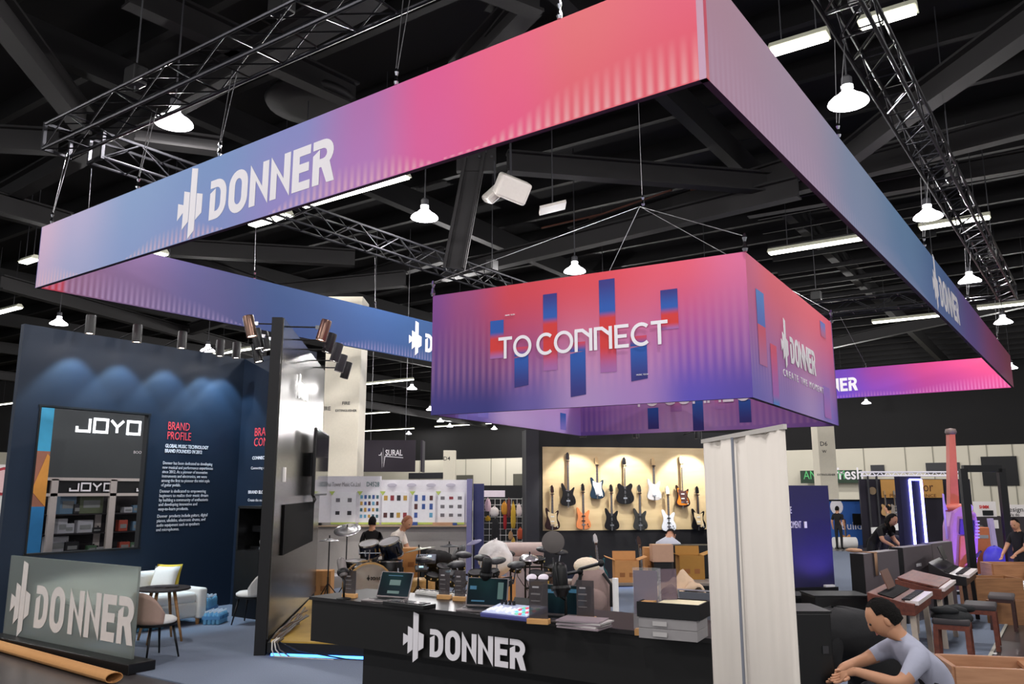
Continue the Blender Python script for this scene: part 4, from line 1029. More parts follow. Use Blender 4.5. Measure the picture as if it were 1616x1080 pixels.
# keyboards and pads
def keyboard_ctl(label, loc, rz, L, D_, body, white=True):
    t = thing('keyboard_controller', label, 'keyboard', loc, rz)
    b = MB(); b.box((0, 0, .015), (L, D_, .03)); b.build('body', body, t, bevel=.005)
    n = int(L / .022)
    b = MB(); b.box((0, 0, 0), (.019, D_ * .55, .012)); k0 = None
    for i in range(n):
        if k0 is None: k0 = b.build('white_key', white_sheet, t); o = k0
        else: o = copy_part(k0, t)
        o.location = (-L / 2 + .02 + i * (L - .04) / (n - 1), -D_ * .18, .036)
    b = MB(); b.box((0, 0, 0), (.011, D_ * .33, .01)); k1 = None
    for i in range(n - 1):
        if i % 7 in (2, 6): continue
        if k1 is None: k1 = b.build('black_key', satin, t); o = k1
        else: o = copy_part(k1, t)
        o.location = (-L / 2 + .031 + i * (L - .04) / (n - 1), -D_ * .06, .045)
keyboard_ctl('slim white keyed controller behind the front laptop', on(683, 944) + YV * .14, -.08, .62, .13, white_sheet)
t = thing('pad_controller', 'black pad controller in front of the end laptop', 'pad controller', on(643, 958) + YV * .02, -.05)
b = MB(); b.box((0, 0, .018), (.5, .16, .036)); b.build('body', satin, t, bevel=.006)
for i in range(8):
    for j in range(2):
        b = MB(); b.box((-.2 + i * .055, -.03 + j * .06, .039), (.045, .045, .008)); b.build('pad', dark if (i + j) % 3 else alu_l, t)
# mixer
mx_ = thing('audio_mixer', 'glowing white and blue audio mixer with knobs and faders', 'mixer', on(800, 979) + YV * .1, -.02)
R = Matrix.Rotation(.16, 3, 'X')
b = MB(); b.box((0, 0, .05), (.46, .3, .035), R=R); b.build('body', M('mixer_case', (84, 86, 150), .4), mx_, bevel=.008)
b = MB(); b.box((0, 0, .069), (.44, .28, .004), R=R); b.build('panel', M('mixer_panel', (206, 216, 244), .35), mx_)
cols = [M('fader_white', (250, 250, 255), .4, em=.25, var=0), M('button_cyan', (120, 210, 235), .4, em=.5, var=0), M('button_red', (235, 90, 110), .4, em=.4, var=0), M('button_green', (120, 215, 170), .4, em=.4, var=0)]
for i in range(4):
    b = MB(); c = R @ Vector((-.18 + .055 * i * .7, .1 - .055 * i * 0, .075)) + Vector((0, 0, .0)); b.tube(c, c + R @ Vector((0, 0, .03)), .014, .012); b.build('gain_knob', satin, mx_)
for i in range(9):
    b = MB(); c = R @ Vector((-.19 + .03 * i, -.06 + .03 * (i % 3), .076)); b.box(c, (.016, .06, .012), R=R); b.build('fader', cols[0], mx_)
for i in range(5):
    for j in range(4):
        b = MB(); c = R @ Vector((.07 + .033 * i, -.1 + .05 * j, .075)); b.box(c, (.022, .022, .008), R=R); b.build('button', cols[(i * 3 + j) % 4], mx_)
b = MB(); b.box((-.02, .13, .1), (.16, .012, .09), R=Matrix.Rotation(-.5, 3, 'X')); b.build('touch_display', satin, mx_)
# info stands
acr = M('acrylic', (210, 214, 216), .05, var=0, alpha=.16); card_m = M('spec_card', (62, 58, 60), .5); base_w = wood('beech_block', (196, 142, 84), (216, 168, 108), .5)
def info(label, px, py, h, w_=.12, dy=0, rz=.25):
    t = thing('info_stand', label, 'sign holder', on(px, py) + YV * dy, rz, 'acrylic spec cards with wooden feet')
    b = MB(); b.box((0, 0, .02), (w_ * 1.15, .07, .04)); b.build('foot', base_w, t, bevel=.004)
    b = MB(); b.box((0, 0, .03 + h / 2), (w_, .006, h)); b.build('card', M('card_tint', (72, 66, 68), .35, alpha=.72), t)
    for k in range(4):
        b = MB(); b.box((-w_ * .15, -.004, h * (.9 - .17 * k)), (w_ * (.5 if k else .35), .002, .012 if k < 2 else .006)); b.build('print_line', M('pale_print', (170, 166, 168), .6) if k < 1 else M('grey_print', (116, 112, 112), .6), t)
info('dark spec card on a wooden foot beside the grey microphone', 552, 944, .22)
info('first of two spec cards between the laptops', 688, 948, .24, .11, .12)
info('second of two spec cards between the laptops', 713, 951, .24, .11, .12)
info('tall spec card on a wooden foot beside the mixer', 850, 985, .3, .15)
info('spec card standing before the blue screened laptop', 912, 985, .28, .14, .12)
# microphones
mesh_m = M('mic_grille', (118, 112, 110), .45, .5, var=.2, scale=200)
def mic(label, foot, head, r, L, m, tilt=.5, arm=True, pop=None):
    t = thing('studio_microphone', label, 'microphone', foot, 0); h = Vector(head) - Vector(foot)
    b = MB(); b.lathe([(0, 0), (.07, 0), (.07, .01), (.015, .02), (0, .02)], 18); b.build('foot', satin, t, True, auto=True)
    b = MB(); b.path([(0, 0, .015), (0, 0, h.z * .55), h * .85 + Vector((0, 0, -.04)), h - ZV * L * .3], .011, n=7); b.build('stand', satin, t, True)
    b = MB(); R = Matrix.Rotation(tilt, 3, 'Y') @ Matrix.Rotation(tilt * .4, 3, 'X'); b.lathe([(0, -L / 2), (r * .7, -L / 2), (r, -L * .4), (r, L * .3), (r * .9, L * .42), (r * .5, L / 2), (0, L / 2)], 16, h, R); b.build('capsule', m, t, True, auto=True)
    b = MB(); b.lathe([(r * 1.25, -.02), (r * 1.35, 0), (r * 1.25, .02), (r * 1.1, .0)], 16, h - (R @ Vector((0, 0, L * .25))), R); b.build('shock_mount', satin, t)
    if pop is not None:
        pp = Vector(pop) - Vector(foot)
        b = MB(); b.path([(0, 0, h.z * .5), (pp.x * .5, pp.y * .5, h.z * .6), pp - ZV * .12], .008, n=6); b.build('gooseneck', satin, t, True)
        b = MB(); b.lathe([(0, -.006), (.085, -.006), (.09, 0), (.085, .006), (0, .006)], 24, pp, Matrix.Rotation(A, 3, 'Z') @ Matrix.Rotation(1.25, 3, 'X')); b.build('pop_filter', M('filter_cloth', (92, 86, 84), .8, alpha=.85), t, True)
    return t
f = on(536, 947) + YV * .05; mic('grey studio microphone leaning at the counter end', f, atd(540, 896, f.dot(YC) + .05), .042, .19, mesh_m, -.5)
f = on(770, 960) + YV * .06; mic('black studio microphone on a low stand before the middle laptop', f, atd(768, 898, f.dot(YC) - .02), .045, .2, satin, .15)
f = on(888, 982) + YV * .05; mic('tall black microphone stand with round grey pop filter', f, atd(884, 915, f.dot(YC)), .06, .26, satin, -.1, pop=atd(873, 856, f.dot(YC) - .1))
# desk arm with clamp beside the tall microphone
t = thing('boom_arm', 'black folded boom arm rising behind the mixer', 'microphone arm', on(895, 975) + YV * .22, 0)
for k, (a, b_) in enumerate((((0, 0, 0), (0, 0, .34)), ((0, 0, .34), (-.2, .02, .3)), ((0, 0, .36), (.22, -.04, .42)))):
    b = MB(); b.tube(a, b_, .014, n=8); b.build('arm_section', satin, t)
for k, c in enumerate(((0, 0, .34), (-.2, .02, .3), (.22, -.04, .42))):
    b = MB(); b.ell(c, (.026, .026, .03)); b.build('knob', satin, t, True)
# brochures and boxes
for k in range(5):
    b = MB(); b.box((0, 0, 0), (.34, .24, .011)); o = b.build('brochure', M('brochure_cover_%d' % (k % 2), ((150, 136, 142), (196, 190, 188))[k % 2], .4)); o.location = on(908, 993) + Vector((random.uniform(-.03, .03), .12 + random.uniform(-.02, .02), .0055 + .0115 * k)); o.rotation_euler = (0, 0, .1 + random.uniform(-.12, .12))
    tag(o, ('lowest', 'second lowest', 'middle', 'second highest', 'topmost')[k] + ' brochure of the stack on the counter edge', 'brochure', 'brochures on the counter')
gb = M('grey_carton', (150, 146, 146), .6)
bx0 = on(1040, 1012)
for k in range(2):
    t = thing('grey_carton', ('lower pale grey carton at the counter end', 'upper pale grey carton under the black tray')[k], 'box', (bx0.x + .02, bx0.y + .2, ZC + .07 * k), .12)
    b = MB(); b.box((0, 0, .034), (.41, .28, .068)); b.build('carton', gb, t, bevel=.003)
    b = MB(); b.box((-.05, -.152, .034), (.1, .002, .03)); b.build('carton_label', M('carton_label', (186, 182, 180), .6), t)
t = thing('foam_tray', 'black open tray of paper on the grey cartons', 'tray', (bx0.x + .03, bx0.y + .2, ZC + .142), .12)
b = MB(); b.box((0, 0, .01), (.44, .3, .02)); b.build('bottom', satin, t)
for c, d_ in (((0, -.145, .05), (.44, .012, .1)), ((0, .145, .05), (.44, .012, .1)), ((-.215, 0, .05), (.012, .3, .1)), ((.215, 0, .05), (.012, .3, .1))):
    b = MB(); b.box(c, d_); b.build('wall_board', satin, t)
b = MB(); b.box((.06, 0, .085), (.29, .25, .02)); b.build('paper_stack', M('cream_sheet', (226, 214, 180), .7), t)
b = MB(); b.box((-.17, -.03, .085), (.09, .2, .02)); b.build('wood_block', base_w, t)
t = thing('leaflet_holder', 'tall clear leaflet holder with purple sheet on a wooden foot', 'leaflet holder', on(1012, 1003) + YV * .02, .3)
b = MB(); b.box((0, 0, .02), (.1, .08, .04)); b.build('foot', base_w, t)
b = MB(); b.box((.04, 0, .25), (.2, .008, .42)); b.build('clear_sleeve', acr, t)
b = MB(); b.box((.03, .004, .29), (.17, .004, .3)); b.build('leaflet', M('leaflet_purple', (108, 88, 110), .5, alpha=.8), t)
b = MB(); b.box((.18, .05, .3), (.14, .006, .3), .5); b.build('leaflet', M('leaflet_mauve', (124, 106, 118), .4, alpha=.6), t)
# ================================================================ PEOPLE
SKIN = M('skin_tone', (196, 144, 112), .55, var=.05, scale=30)
STAND = dict(pelvis=(0, 0, .95), spine=(0, 0, 1.12), chest=(0, 0, 1.32), neck=(.0, 0, 1.48), hb=(.02, 0, 1.56), ht=(.03, 0, 1.68),
             sl=(0, .17, 1.4), el=(-.02, .24, 1.12), wl=(.06, .24, .88), sr=(0, -.17, 1.4), er=(-.02, -.24, 1.12), wr=(.06, -.24, .88),
             hl=(0, .09, .9), kl=(.02, .1, .5), al=(0, .1, .09), tl=(.16, .12, .04), hr=(0, -.09, .9), kr=(.02, -.1, .5), ar=(0, -.1, .09), tr=(.16, -.12, .04))
RAD = dict(pelvis=(.15, .12), spine=(.14, .11), chest=(.16, .12), neck=(.058, .058), hb=(.075, .08), ht=(.072, .085), sl=(.07, .07), el=(.046, .046), wl=(.03, .03), sr=(.07, .07), er=(.046, .046), wr=(.03, .03),
           hl=(.09, .09), kl=(.06, .06), al=(.045, .045), tl=(.04, .03), hr=(.09, .09), kr=(.06, .06), ar=(.045, .045), tr=(.04, .03))
LINKS = [('pelvis', 'spine', 'shirt'), ('spine', 'chest', 'shirt'), ('chest', 'neck', 'shirt'), ('neck', 'hb', 'skin'), ('hb', 'ht', 'skin'), ('chest', 'sl', 'shirt'), ('sl', 'el', 'sleeve'), ('el', 'wl', 'fore'), ('chest', 'sr', 'shirt'), ('sr', 'er', 'sleeve'), ('er', 'wr', 'fore'),
         ('pelvis', 'hl', 'pants'), ('hl', 'kl', 'pants'), ('kl', 'al', 'pants'), ('al', 'tl', 'shoe'), ('pelvis', 'hr', 'pants'), ('hr', 'kr', 'pants'), ('kr', 'ar', 'pants'), ('ar', 'tr', 'shoe')]
def person(label, loc, rz, pose, shirt, pants, hair, sleeve='short', scale=1.0, bulk=1.0, long_hair=False, fingers=True, grip=None, look=(1, 0, -.1), cap=None, skin=None):
    J = dict(STAND); J.update(pose); J = {k: Vector(v) for k, v in J.items()}
    vs = []; es = []; rad = []; idx = {}; seg = []
    for k, v in J.items(): idx[k] = len(vs); vs.append(v); rad.append(tuple(q * (bulk if k in ('pelvis', 'spine', 'chest', 'sl', 'sr', 'hl', 'hr', 'kl', 'kr') else 1.0) for q in RAD[k]))
    for a, b_, m in LINKS: es.append((idx[a], idx[b_])); seg.append((J[a], J[b_], m))
    for sd, wk, ek in (('l', 'wl', 'el'), ('r', 'wr', 'er')):
        d = (J[wk] - J[ek]).normalized()
        g = Vector(grip) if grip else Vector((d.x * .5, d.y * .5, d.z * .5 - .5))
        d2 = (d * .6 + g.normalized() * .6).normalized()
        pc = J[wk] + d2 * .075; i0 = len(vs); vs.append(pc); rad.append((.034, .02)); es.append((idx[wk], i0)); seg.append((J[wk], pc, 'skin'))
        side = d2.cross(Vector((1, 0, 0)) if abs(d2.x) < .8 else ZV).normalized()
        nrm = side.cross(d2)
        if fingers:
            for q, ln in ((-.03, .055), (-.01, .068), (.01, .064), (.029, .05)):
                b0 = pc + side * q + d2 * .02; k1 = b0 + d2 * ln * .6 + nrm * .006; k2 = k1 + (d2 * .7 + nrm * .6).normalized() * ln * .5
                i = len(vs); vs += [b0, k1, k2]; rad += [(.0105, .0105), (.0095, .0095), (.008, .008)]; es += [(i0, i), (i, i + 1), (i + 1, i + 2)]; seg += [(pc, b0, 'skin'), (b0, k1, 'skin'), (k1, k2, 'skin')]
            t0 = J[wk] + d2 * .045 + side * -.035; t1 = t0 + (d2 * .8 + nrm * .5 - side * .5).normalized() * .045
            i = len(vs); vs += [t0, t1]; rad += [(.012, .012), (.009, .009)]; es += [(i0, i), (i, i + 1)]; seg += [(pc, t0, 'skin'), (t0, t1, 'skin')]
    me = bpy.data.meshes.new('body'); me.from_pydata([tuple(v) for v in vs], es, [])
    ob = bpy.data.objects.new('body_tmp', me); C.objects.link(ob)
    sk = ob.modifiers.new('skin', 'SKIN'); sk.branch_smoothing = .3
    lay = me.skin_vertices[0].data
    for i, r in enumerate(rad): lay[i].radius = r; lay[i].use_root = (i == idx['pelvis'])
    ss = ob.modifiers.new('sub', 'SUBSURF'); ss.levels = 2
    dg = bpy.context.evaluated_depsgraph_get(); dg.update()
    bm_e = bpy.data.meshes.new_from_object(ob.evaluated_get(dg)); bpy.data.objects.remove(ob)
    for m in (skin or SKIN, shirt, pants, satin): bm_e.materials.append(m)
    slot = []
    for p in bm_e.polygons:
        c = p.center; best = 9; bm = 'shirt'; bt = 0
        for a, b_, m in seg:
            ab = b_ - a; t = max(0, min(1, (c - a).dot(ab) / max(1e-9, ab.length_squared))); dd = (a + ab * t - c).length
            if dd < best: best = dd; bm = m; bt = t
        slot.append({'skin': 0, 'shirt': 1, 'sleeve': 1 if (sleeve == 'long' or bt < .72) else 0, 'fore': 1 if (sleeve == 'long' and bt < .93) else 0, 'pants': 2, 'shoe': 3}[bm] if not (bm == 'shirt' and (c - J['neck']).length < .075 and c.z > J['neck'].z - .02) else 0)
    bm_e.polygons.foreach_set('material_index', slot); bm_e.polygons.foreach_set('use_smooth', [True] * len(bm_e.polygons))
    t = tag(bpy.data.objects.new('person', bm_e), label, 'person'); C.objects.link(t); t.location = loc; t.rotation_euler = (0, 0, rz); t.scale = (scale,) * 3
    # head details
    up = (J['ht'] - J['hb']).normalized(); lk = Vector(look).normalized(); lk = (lk - up * lk.dot(up)).normalized(); lf = up.cross(lk)
    hc = (J['hb'] + J['ht']) / 2 + up * .012
    R = Matrix((lk, lf, up)).transposed()
    b = MB(); b.ell(hc + lk * .005, (.1, .078, .125), 18, R, m=12); b.build('head', skin or SKIN, t, True)
    b = MB(); b.lathe([(0, -.01), (.017, 0), (.013, .03), (.006, .05), (0, .052)], 8, hc + lk * .1 - up * .035, R); b.build('nose', skin or SKIN, t, True)
    for s in (-1, 1):
        b = MB(); b.ell(hc + lf * s * .078 - up * .01 - lk * .012, (.018, .01, .032), 10, R); b.build('ear', skin or SKIN, t, True)
        b = MB(); b.ell(hc + lk * .088 + lf * s * .032 + up * .012, (.012, .014, .009), 8, R); b.build('eye', satin, t, True)
    b = MB(); b.box(hc + lk * .088 - up * .065, (.02, .045, .008), R=R); b.build('mouth', M('lips', (160, 96, 88), .5), t)
    b = MB()
    n, mm = 20, 10; vs = []
    for j in range(mm + 1):
        for i in range(n):
            th = 2 * PI * i / n; face = math.cos(th)
            low = (.62 if face > .55 else (1.2 if face > 0 else 2.0)) + (.5 if long_hair and face < .3 else 0)
            ph = low * j / mm
            jit = 1 + .03 * math.sin(7 * th + 3 * j)
            vs.append(hc + R @ Vector((.108 * math.sin(ph) * math.cos(th) * jit - .008, .086 * math.sin(ph) * math.sin(th) * jit, .134 * math.cos(ph) * jit + .002)))
    b.add(vs, [(j * n + i, j * n + (i + 1) % n, (j + 1) * n + (i + 1) % n, (j + 1) * n + i) for j in range(mm) for i in range(n)])
    if long_hair:
        for k in range(9):
            a = math.radians(100 + 20 * k); p0 = hc + R @ Vector((.09 * math.cos(a), .08 * math.sin(a), .02)); b.path([p0, p0 - up * .1 - lk * .02, p0 - ZV * .22 - lk * .01, p0 - ZV * .3], [.035, .035, .03, .01], n=6)
    ho = b.build('hair', hair, t, True)
    if cap:
        b = MB(); b.ell(hc + up * .03, (.12, .1, .12), 16, R); b.build('cap', cap, t, True)
    return t
BLKHAIR = M('black_hair', (16, 13, 12), .8, var=.4, scale=120, bump=.8, spec=.2); BRNHAIR = M('auburn_hair', (150, 92, 62), .6, var=.2, scale=90)
BLKSHIRT = M('black_shirt', (26, 24, 25), .9, var=.1, scale=30); DRKPANTS = M('dark_trousers', (34, 34, 36), .9); JEANS = M('jeans', (52, 58, 76), .9)

# ================================================================ WHITE POSTER BOOTH
PD = 20.5
o0 = atd(500, 830, PD)
wbth = thing('poster_booth', 'white exhibition booth wall of product posters behind the drums', 'booth', (o0.x, o0.y, 0), A)
k_ = PD / 1301.0
def pbx(px): return (atd(px, 800, PD) - o0).dot(XC)
def pbz(py): return atd(620, py, PD).z
WB = M('booth_white', (244, 240, 244), .6); 
b = MB(); b.box((pbx(600) / 2, .05, 1.2), (pbx(600), .08, 2.42)); b.build('wall_board', WB, wbth)
b = MB(); b.box(((pbx(600) + pbx(737)) / 2, .08, 1.16), (pbx(737) - pbx(600), .08, 2.32)); b.build('wall_board', WB, wbth)
b = MB(); b.box(((pbx(737) + pbx(745)) / 2, .0, 1.17), (pbx(745) - pbx(737), .3, 2.34)); b.build('side_board', M('lavender_wall', (130, 126, 168), .6), wbth)
b = MB(); b.box((pbx(755), .1, 1.1), (pbx(762) - pbx(745), .1, 2.25)); b.build('side_board', M('blue_side_wall', (62, 66, 110), .6), wbth)
b = MB(); b.box((pbx(737) / 2, .01, .68), (pbx(737), .04, 1.2)); b.build('lower_panel', M('pale_grey_panel', (176, 170, 164), .7), wbth)
b = MB(); b.box((pbx(737) / 2, -.06, 1.2), (pbx(737), .2, .03)); b.build('ledge', M('ledge_wood', (196, 168, 140), .6), wbth)
text('Ruishui Tower Music Co.,Ltd', .15, (pbx(506), .0, pbz(768)), XV, M('grey_lettering', (150, 146, 146), .6), wbth, width=pbx(567) - pbx(506))
text('D4528', .16, (pbx(577), .0, pbz(768)), XV, M('teal_lettering', (70, 110, 108), .6), wbth, width=pbx(597) - pbx(577))
lime = M('lime_strip', (196, 214, 110), .6)
prints = [M('print_%d' % i, c, .6, var=.25, scale=25) for i, c in enumerate(((60, 58, 62), (70, 96, 160), (110, 170, 200), (96, 60, 58), (200, 160, 80), (150, 60, 66), (120, 116, 120), (70, 110, 120)))]
random.seed(3)
for n_, (x0, x1) in enumerate(((523, 562), (567, 599), (603, 645), (650, 687), (691, 733))):
    px_, qx_ = pbx(x0), pbx(x1); zb, zt = pbz(828), pbz(777)
    b = MB(); b.box(((px_ + qx_) / 2, -.01, (zb + zt) / 2), (qx_ - px_, .02, zt - zb)); po = b.build('poster', M('poster_paper', (250, 247, 250), .5), wbth)
    b = MB(); b.box(((px_ + qx_) / 2, -.024, zb + .025), (qx_ - px_, .006, .05)); b.build('poster_strip', lime, po)
    b = MB(); b.prism([(px_ - .06, zt + .02), (px_ + .08, zt + .02), (px_ + .01, zt - .08)], (0, -.026, 0), XV, ZV, .004); b.build('corner_flash', lime, po)
    cells = [((2, 2, .1, .1), (0, 6)), ((5, 4, .06, .09), (1, 2, 3, 7, 4)), ((4, 3, .09, .12), (0, 5, 4, 3)), ((3, 3, .08, .14), (1, 2, 3)), ((3, 3, .1, .08), (6, 6, 5))][n_]
    (cx, cz, cw, ch), cs = cells
    for i in range(cx):
        for j in range(cz):
            if n_ == 2 and j == 1: continue
            if n_ in (3,) and i == 1 and j == 0: continue
            b = MB(); b.box((px_ + (qx_ - px_) * (i + .55) / (cx + .1), -.024, zb + .12 + (zt - zb - .16) * (j + .5) / cz), (cw, .004, ch * random.uniform(.8, 1.1))); b.build('print', prints[random.choice(cs)], po)
for i in range(4):
    b = MB(); b.ell((pbx(618 + 31 * i), -.02, pbz(766)), (.12, .006, .05), 12); b.build('flourish', M('flourish_grey', (206, 200, 212), .6), wbth)
# wares on the ledge and black bags below it
for i, (px, w_, h_, m, lb) in enumerate(((505, .14, .06, satin, 'black little box at the ledge end'), (655, .16, .08, prints[1], 'blue small box on the ledge'), (700, .5, .07, M('orange_box', (214, 168, 130), .6), 'row of orange cartons on the ledge'), (718, .12, .06, prints[1], 'second blue small box on the ledge'))):
    b = MB(); b.box((0, 0, h_ / 2), (w_, .1, h_)); b.box((0, -.05, h_ * .6), (w_ * .6, .01, h_ * .4)); o = b.build('ware_box', m); p = wbth.matrix_basis @ Vector((pbx(px), -.1, 1.216)); o.location = p; o.rotation_euler = (0, 0, A); tag(o, lb, 'box')
t = thing('case_pile', 'pile of dark equipment cases under the poster ledge', 'cases', tuple(wbth.matrix_basis @ Vector((pbx(662), -.35, 0))), A)
for (x, z, w_, h_) in ((-.15, .2, .5, .4), (.3, .18, .36, .36), (0, .55, .5, .3), (.3, .52, .3, .26)):
    b = MB(); b.box((x, 0, z), (w_, .4, h_)); cs_ = b.build('case', satin, t, bevel=.03); c = MB(); c.box((x, -.21, z + h_ * .2), (.1, .02, .03)); c.build('handle', chrome, cs_)
# two people in front of the posters
p = atd(588, 800, 15.9); person('man in a black shirt standing with his back turned before the posters', (p.x, p.y, 0), A + 1.4, dict(el=(.03, .25, 1.14), wl=(.2, .15, 1.02), er=(.03, -.25, 1.14), wr=(.2, -.15, 1.02)), BLKSHIRT, DRKPANTS, BLKHAIR, scale=.89, look=(1, 0, -.3))
SIT = dict(pelvis=(0, 0, .5), spine=(.04, 0, .68), chest=(.14, 0, .88), neck=(.24, 0, 1.02), hb=(.29, 0, 1.08), ht=(.35, 0, 1.18), sl=(.14, .17, .94), sr=(.14, -.17, .94), el=(.22, .22, .68), wl=(.42, .14, .62), er=(.22, -.22, .68), wr=(.42, -.14, .62),
           hl=(.02, .1, .48), kl=(.42, .14, .5), al=(.4, .14, .09), tl=(.55, .15, .04), hr=(.02, -.1, .48), kr=(.42, -.14, .5), ar=(.4, -.14, .09), tr=(.55, -.15, .04))
p = atd(618, 800, 16.4); sp_o = person('auburn haired person in a pale shirt sitting bent beside the man in black', (p.x, p.y, .2), A - .35, SIT, M('pale_shirt', (238, 228, 216), .9), DRKPANTS, BRNHAIR, look=(1, -.3, -.6), scale=1.08)
t = thing('dark_stool', 'dark stool under the seated person in the pale shirt', 'stool', (p.x, p.y, 0), A)
b = MB(); b.box((0, 0, .6), (.42, .42, .08)); b.build('seat', dark, t, bevel=.02)
for sx in (-.16, .16):
    for sy in (-.16, .16):
        b = MB(); b.tube((sx, sy, .56), (sx, sy, 0), .02); b.build('leg', satin, t)
# dark heartbeat banner
hb_ = atd(550, 745, 27); q = atd(655, 745, 27); zt = atd(600, 695, 27).z
t = thing('hanging_banner', 'dark hanging banner with a white heartbeat line', 'banner', (hb_.x, hb_.y, hb_.z), A)
L_ = (q - hb_).length
b = MB(); b.box((L_ / 2, 0, (zt - hb_.z) / 2), (L_, .06, zt - hb_.z)); b.build('cloth', M('banner_dark', (50, 44, 52), .8), t)
b = MB(); b.box((L_ + .2, .4, (zt - hb_.z) / 2), (.06, .8, zt - hb_.z)); b.build('return_cloth', MATS['banner_dark'], t)
f_ = L_ / 105.0
strokes([[(x * f_, z * f_) for x, z in ((47, 26), (50, 26), (51.5, 30), (53, 6), (54, 37), (55.5, 8), (57, 24), (60, 24), (86, 22))]], .022, (0, -.035, 0), XV, white_letter, t, name='heartbeat_line')
text('SURAL', .27, (57.5 * f_, -.035, 25.5 * f_), XV, white_letter, t, width=27 * f_, bold=.004)
text('AL', .22, (3 * f_, -.035, 25 * f_), XV, white_letter, t)
for px in (585, 640):
    c = MB(); a = atd(px, 697, 27); l = (a - hb_).dot(XC); c.tube((l, 0, zt - hb_.z), (l, 0, 11 - hb_.z), .01, n=5); c.build('wire', cab_m, t)
# dark header wall and grey box booth left of the bags
t = thing('low_black_wall', 'low black wall with a white strip above the hanging bags', 'wall', tuple(atd(760, 800, 23)), A); t.location.z = 0
b = MB(); b.box((.8, .1, 1.1), (2.0, .1, 2.2)); b.build('panel', black, t)
b = MB(); b.box((.3, .03, 1.97), (.7, .03, .18)); b.build('white_strip', M('pinkish_white', (240, 226, 234), .5), t)
# rack of straps and bags
rk = thing('strap_rack', 'white wire grid rack beside the guitar wall', 'rack', tuple(atd(755, 800, 21)), A); rk.location.z = 0
for i in range(9):
    b = MB(); b.tube((i * .14, 0, .2), (i * .14, 0, 1.85), .006, n=5); b.build('wire', white_sheet, rk)
for j in range(12):
    b = MB(); b.tube((0, 0, .2 + j * .15), (1.12, 0, .2 + j * .15), .006, n=5); b.build('wire', white_sheet, rk)
for i in (0, 1.12):
    b = MB(); b.tube((i, 0, 0), (i, 0, 1.88), .015); b.build('post', white_sheet, rk)
def blob(name, c, r, m, R=None, seed=0, j=.07):
    rnd = random.Random(seed); b = MB(); b.ell(c, r, 14, R, m=9)
    b.v = [tuple(Vector(v) + Vector((rnd.uniform(-1, 1) * r[0], rnd.uniform(-1, 1) * r[1], rnd.uniform(-1, 1) * r[2])) * j) for v in b.v]
    return b.build(name, m, None, True)
for i, (lb, px, py, w_, h_, col) in enumerate((('pink and white plush bag high on the rack', 770, 798, .16, .3, (232, 196, 206)), ('white flowered bag on the rack', 780, 808, .24, .22, (226, 216, 210)), ('mustard strap bundle at the rack top', 796, 803, .16, .3, (206, 140, 48)), ('small yellow pouch under the white bag', 770, 819, .14, .12, (204, 160, 40)),
                                               ('long black strap bag hanging in the rack centre', 782, 838, .2, .62, (34, 32, 34)), ('red strap hanging on the rack', 797, 820, .09, .5, (170, 40, 44)), ('maroon strap bundle on the rack', 803, 803, .1, .45, (120, 66, 62)), ('yellow strap set hanging right of the rack', 810, 815, .13, .6, (214, 172, 60)), ('orange red bag low on the rack', 821, 843, .16, .26, (190, 84, 50)), ('white printed card on the rack', 819, 806, .14, .28, (236, 214, 206)), ('yellow cord coil at the rack foot', 810, 856, .1, .2, (200, 160, 70)), ('tan bag low on the rack', 806, 846, .12, .2, (180, 140, 100)))):
    p = atd(px, py, 20.8); t = thing('strap_bag', lb, 'bag', p, A, 'bags and straps on the wire rack')
    m = M('bag_%d' % i, col, .8, var=.2, scale=14)
    b = MB(); b.lathe([(.0, -h_ / 2), (w_ * .35, -h_ * .48), (w_ * .5, -h_ * .2), (w_ * .46, h_ * .2), (w_ * .3, h_ * .45), (0, h_ / 2)], 10); o = b.build('pouch', m, t, True); o.scale = (1, .45, 1)
    b = MB(); b.path([(-w_ * .2, 0, h_ * .42), (0, .02, h_ * .62), (w_ * .2, 0, h_ * .42)], .012, n=5); b.build('loop', m, t)

# ================================================================ DRUM AREA
PZ = .19
hoop_m = M('drum_hoop', (190, 188, 186), .25, .9); head_m = M('drum_head', (232, 230, 232), .5); shell_m = M('drum_shell', (20, 26, 40), .25); woodhoop = wood('maple_hoop', (190, 150, 90), (214, 178, 118), .4)
def drum(parent, c, r, h, R=None, hoop=None, shell=None, head=None, name='drum'):
    R = R or Matrix.Identity(3); c = Vector(c)
    b = MB(); b.lathe([(r * .97, -h / 2), (r, -h / 2 + .01), (r, h / 2 - .01), (r * .97, h / 2)], 26, c, R); s = b.build(name, shell or shell_m, parent, True, auto=True)
    for z in (-h / 2, h / 2):
        b = MB(); b.lathe([(r * .96, z - .012), (r * 1.04, z - .012), (r * 1.04, z + .012), (r * .96, z + .012), (r * .96, z - .012)], 26, c, R); b.build('hoop', hoop or hoop_m, s)
    b = MB(); b.lathe([(0, h / 2 + .004), (r * .97, h / 2 + .004)], 26, c, R); b.build('drum_head', head or head_m, s)
    b = MB(); b.lathe([(0, -h / 2 - .004), (r * .97, -h / 2 - .004)], 26, c, R); b.build('drum_head', head or head_m, s)
    for k in range(6):
        a = k * PI / 3 + .3; b = MB(); b.box(c + R @ Vector((r * 1.03 * math.cos(a), r * 1.03 * math.sin(a), 0)), (.02, .02, h * .5), R=R); b.build('lug', chrome, s)
    return s
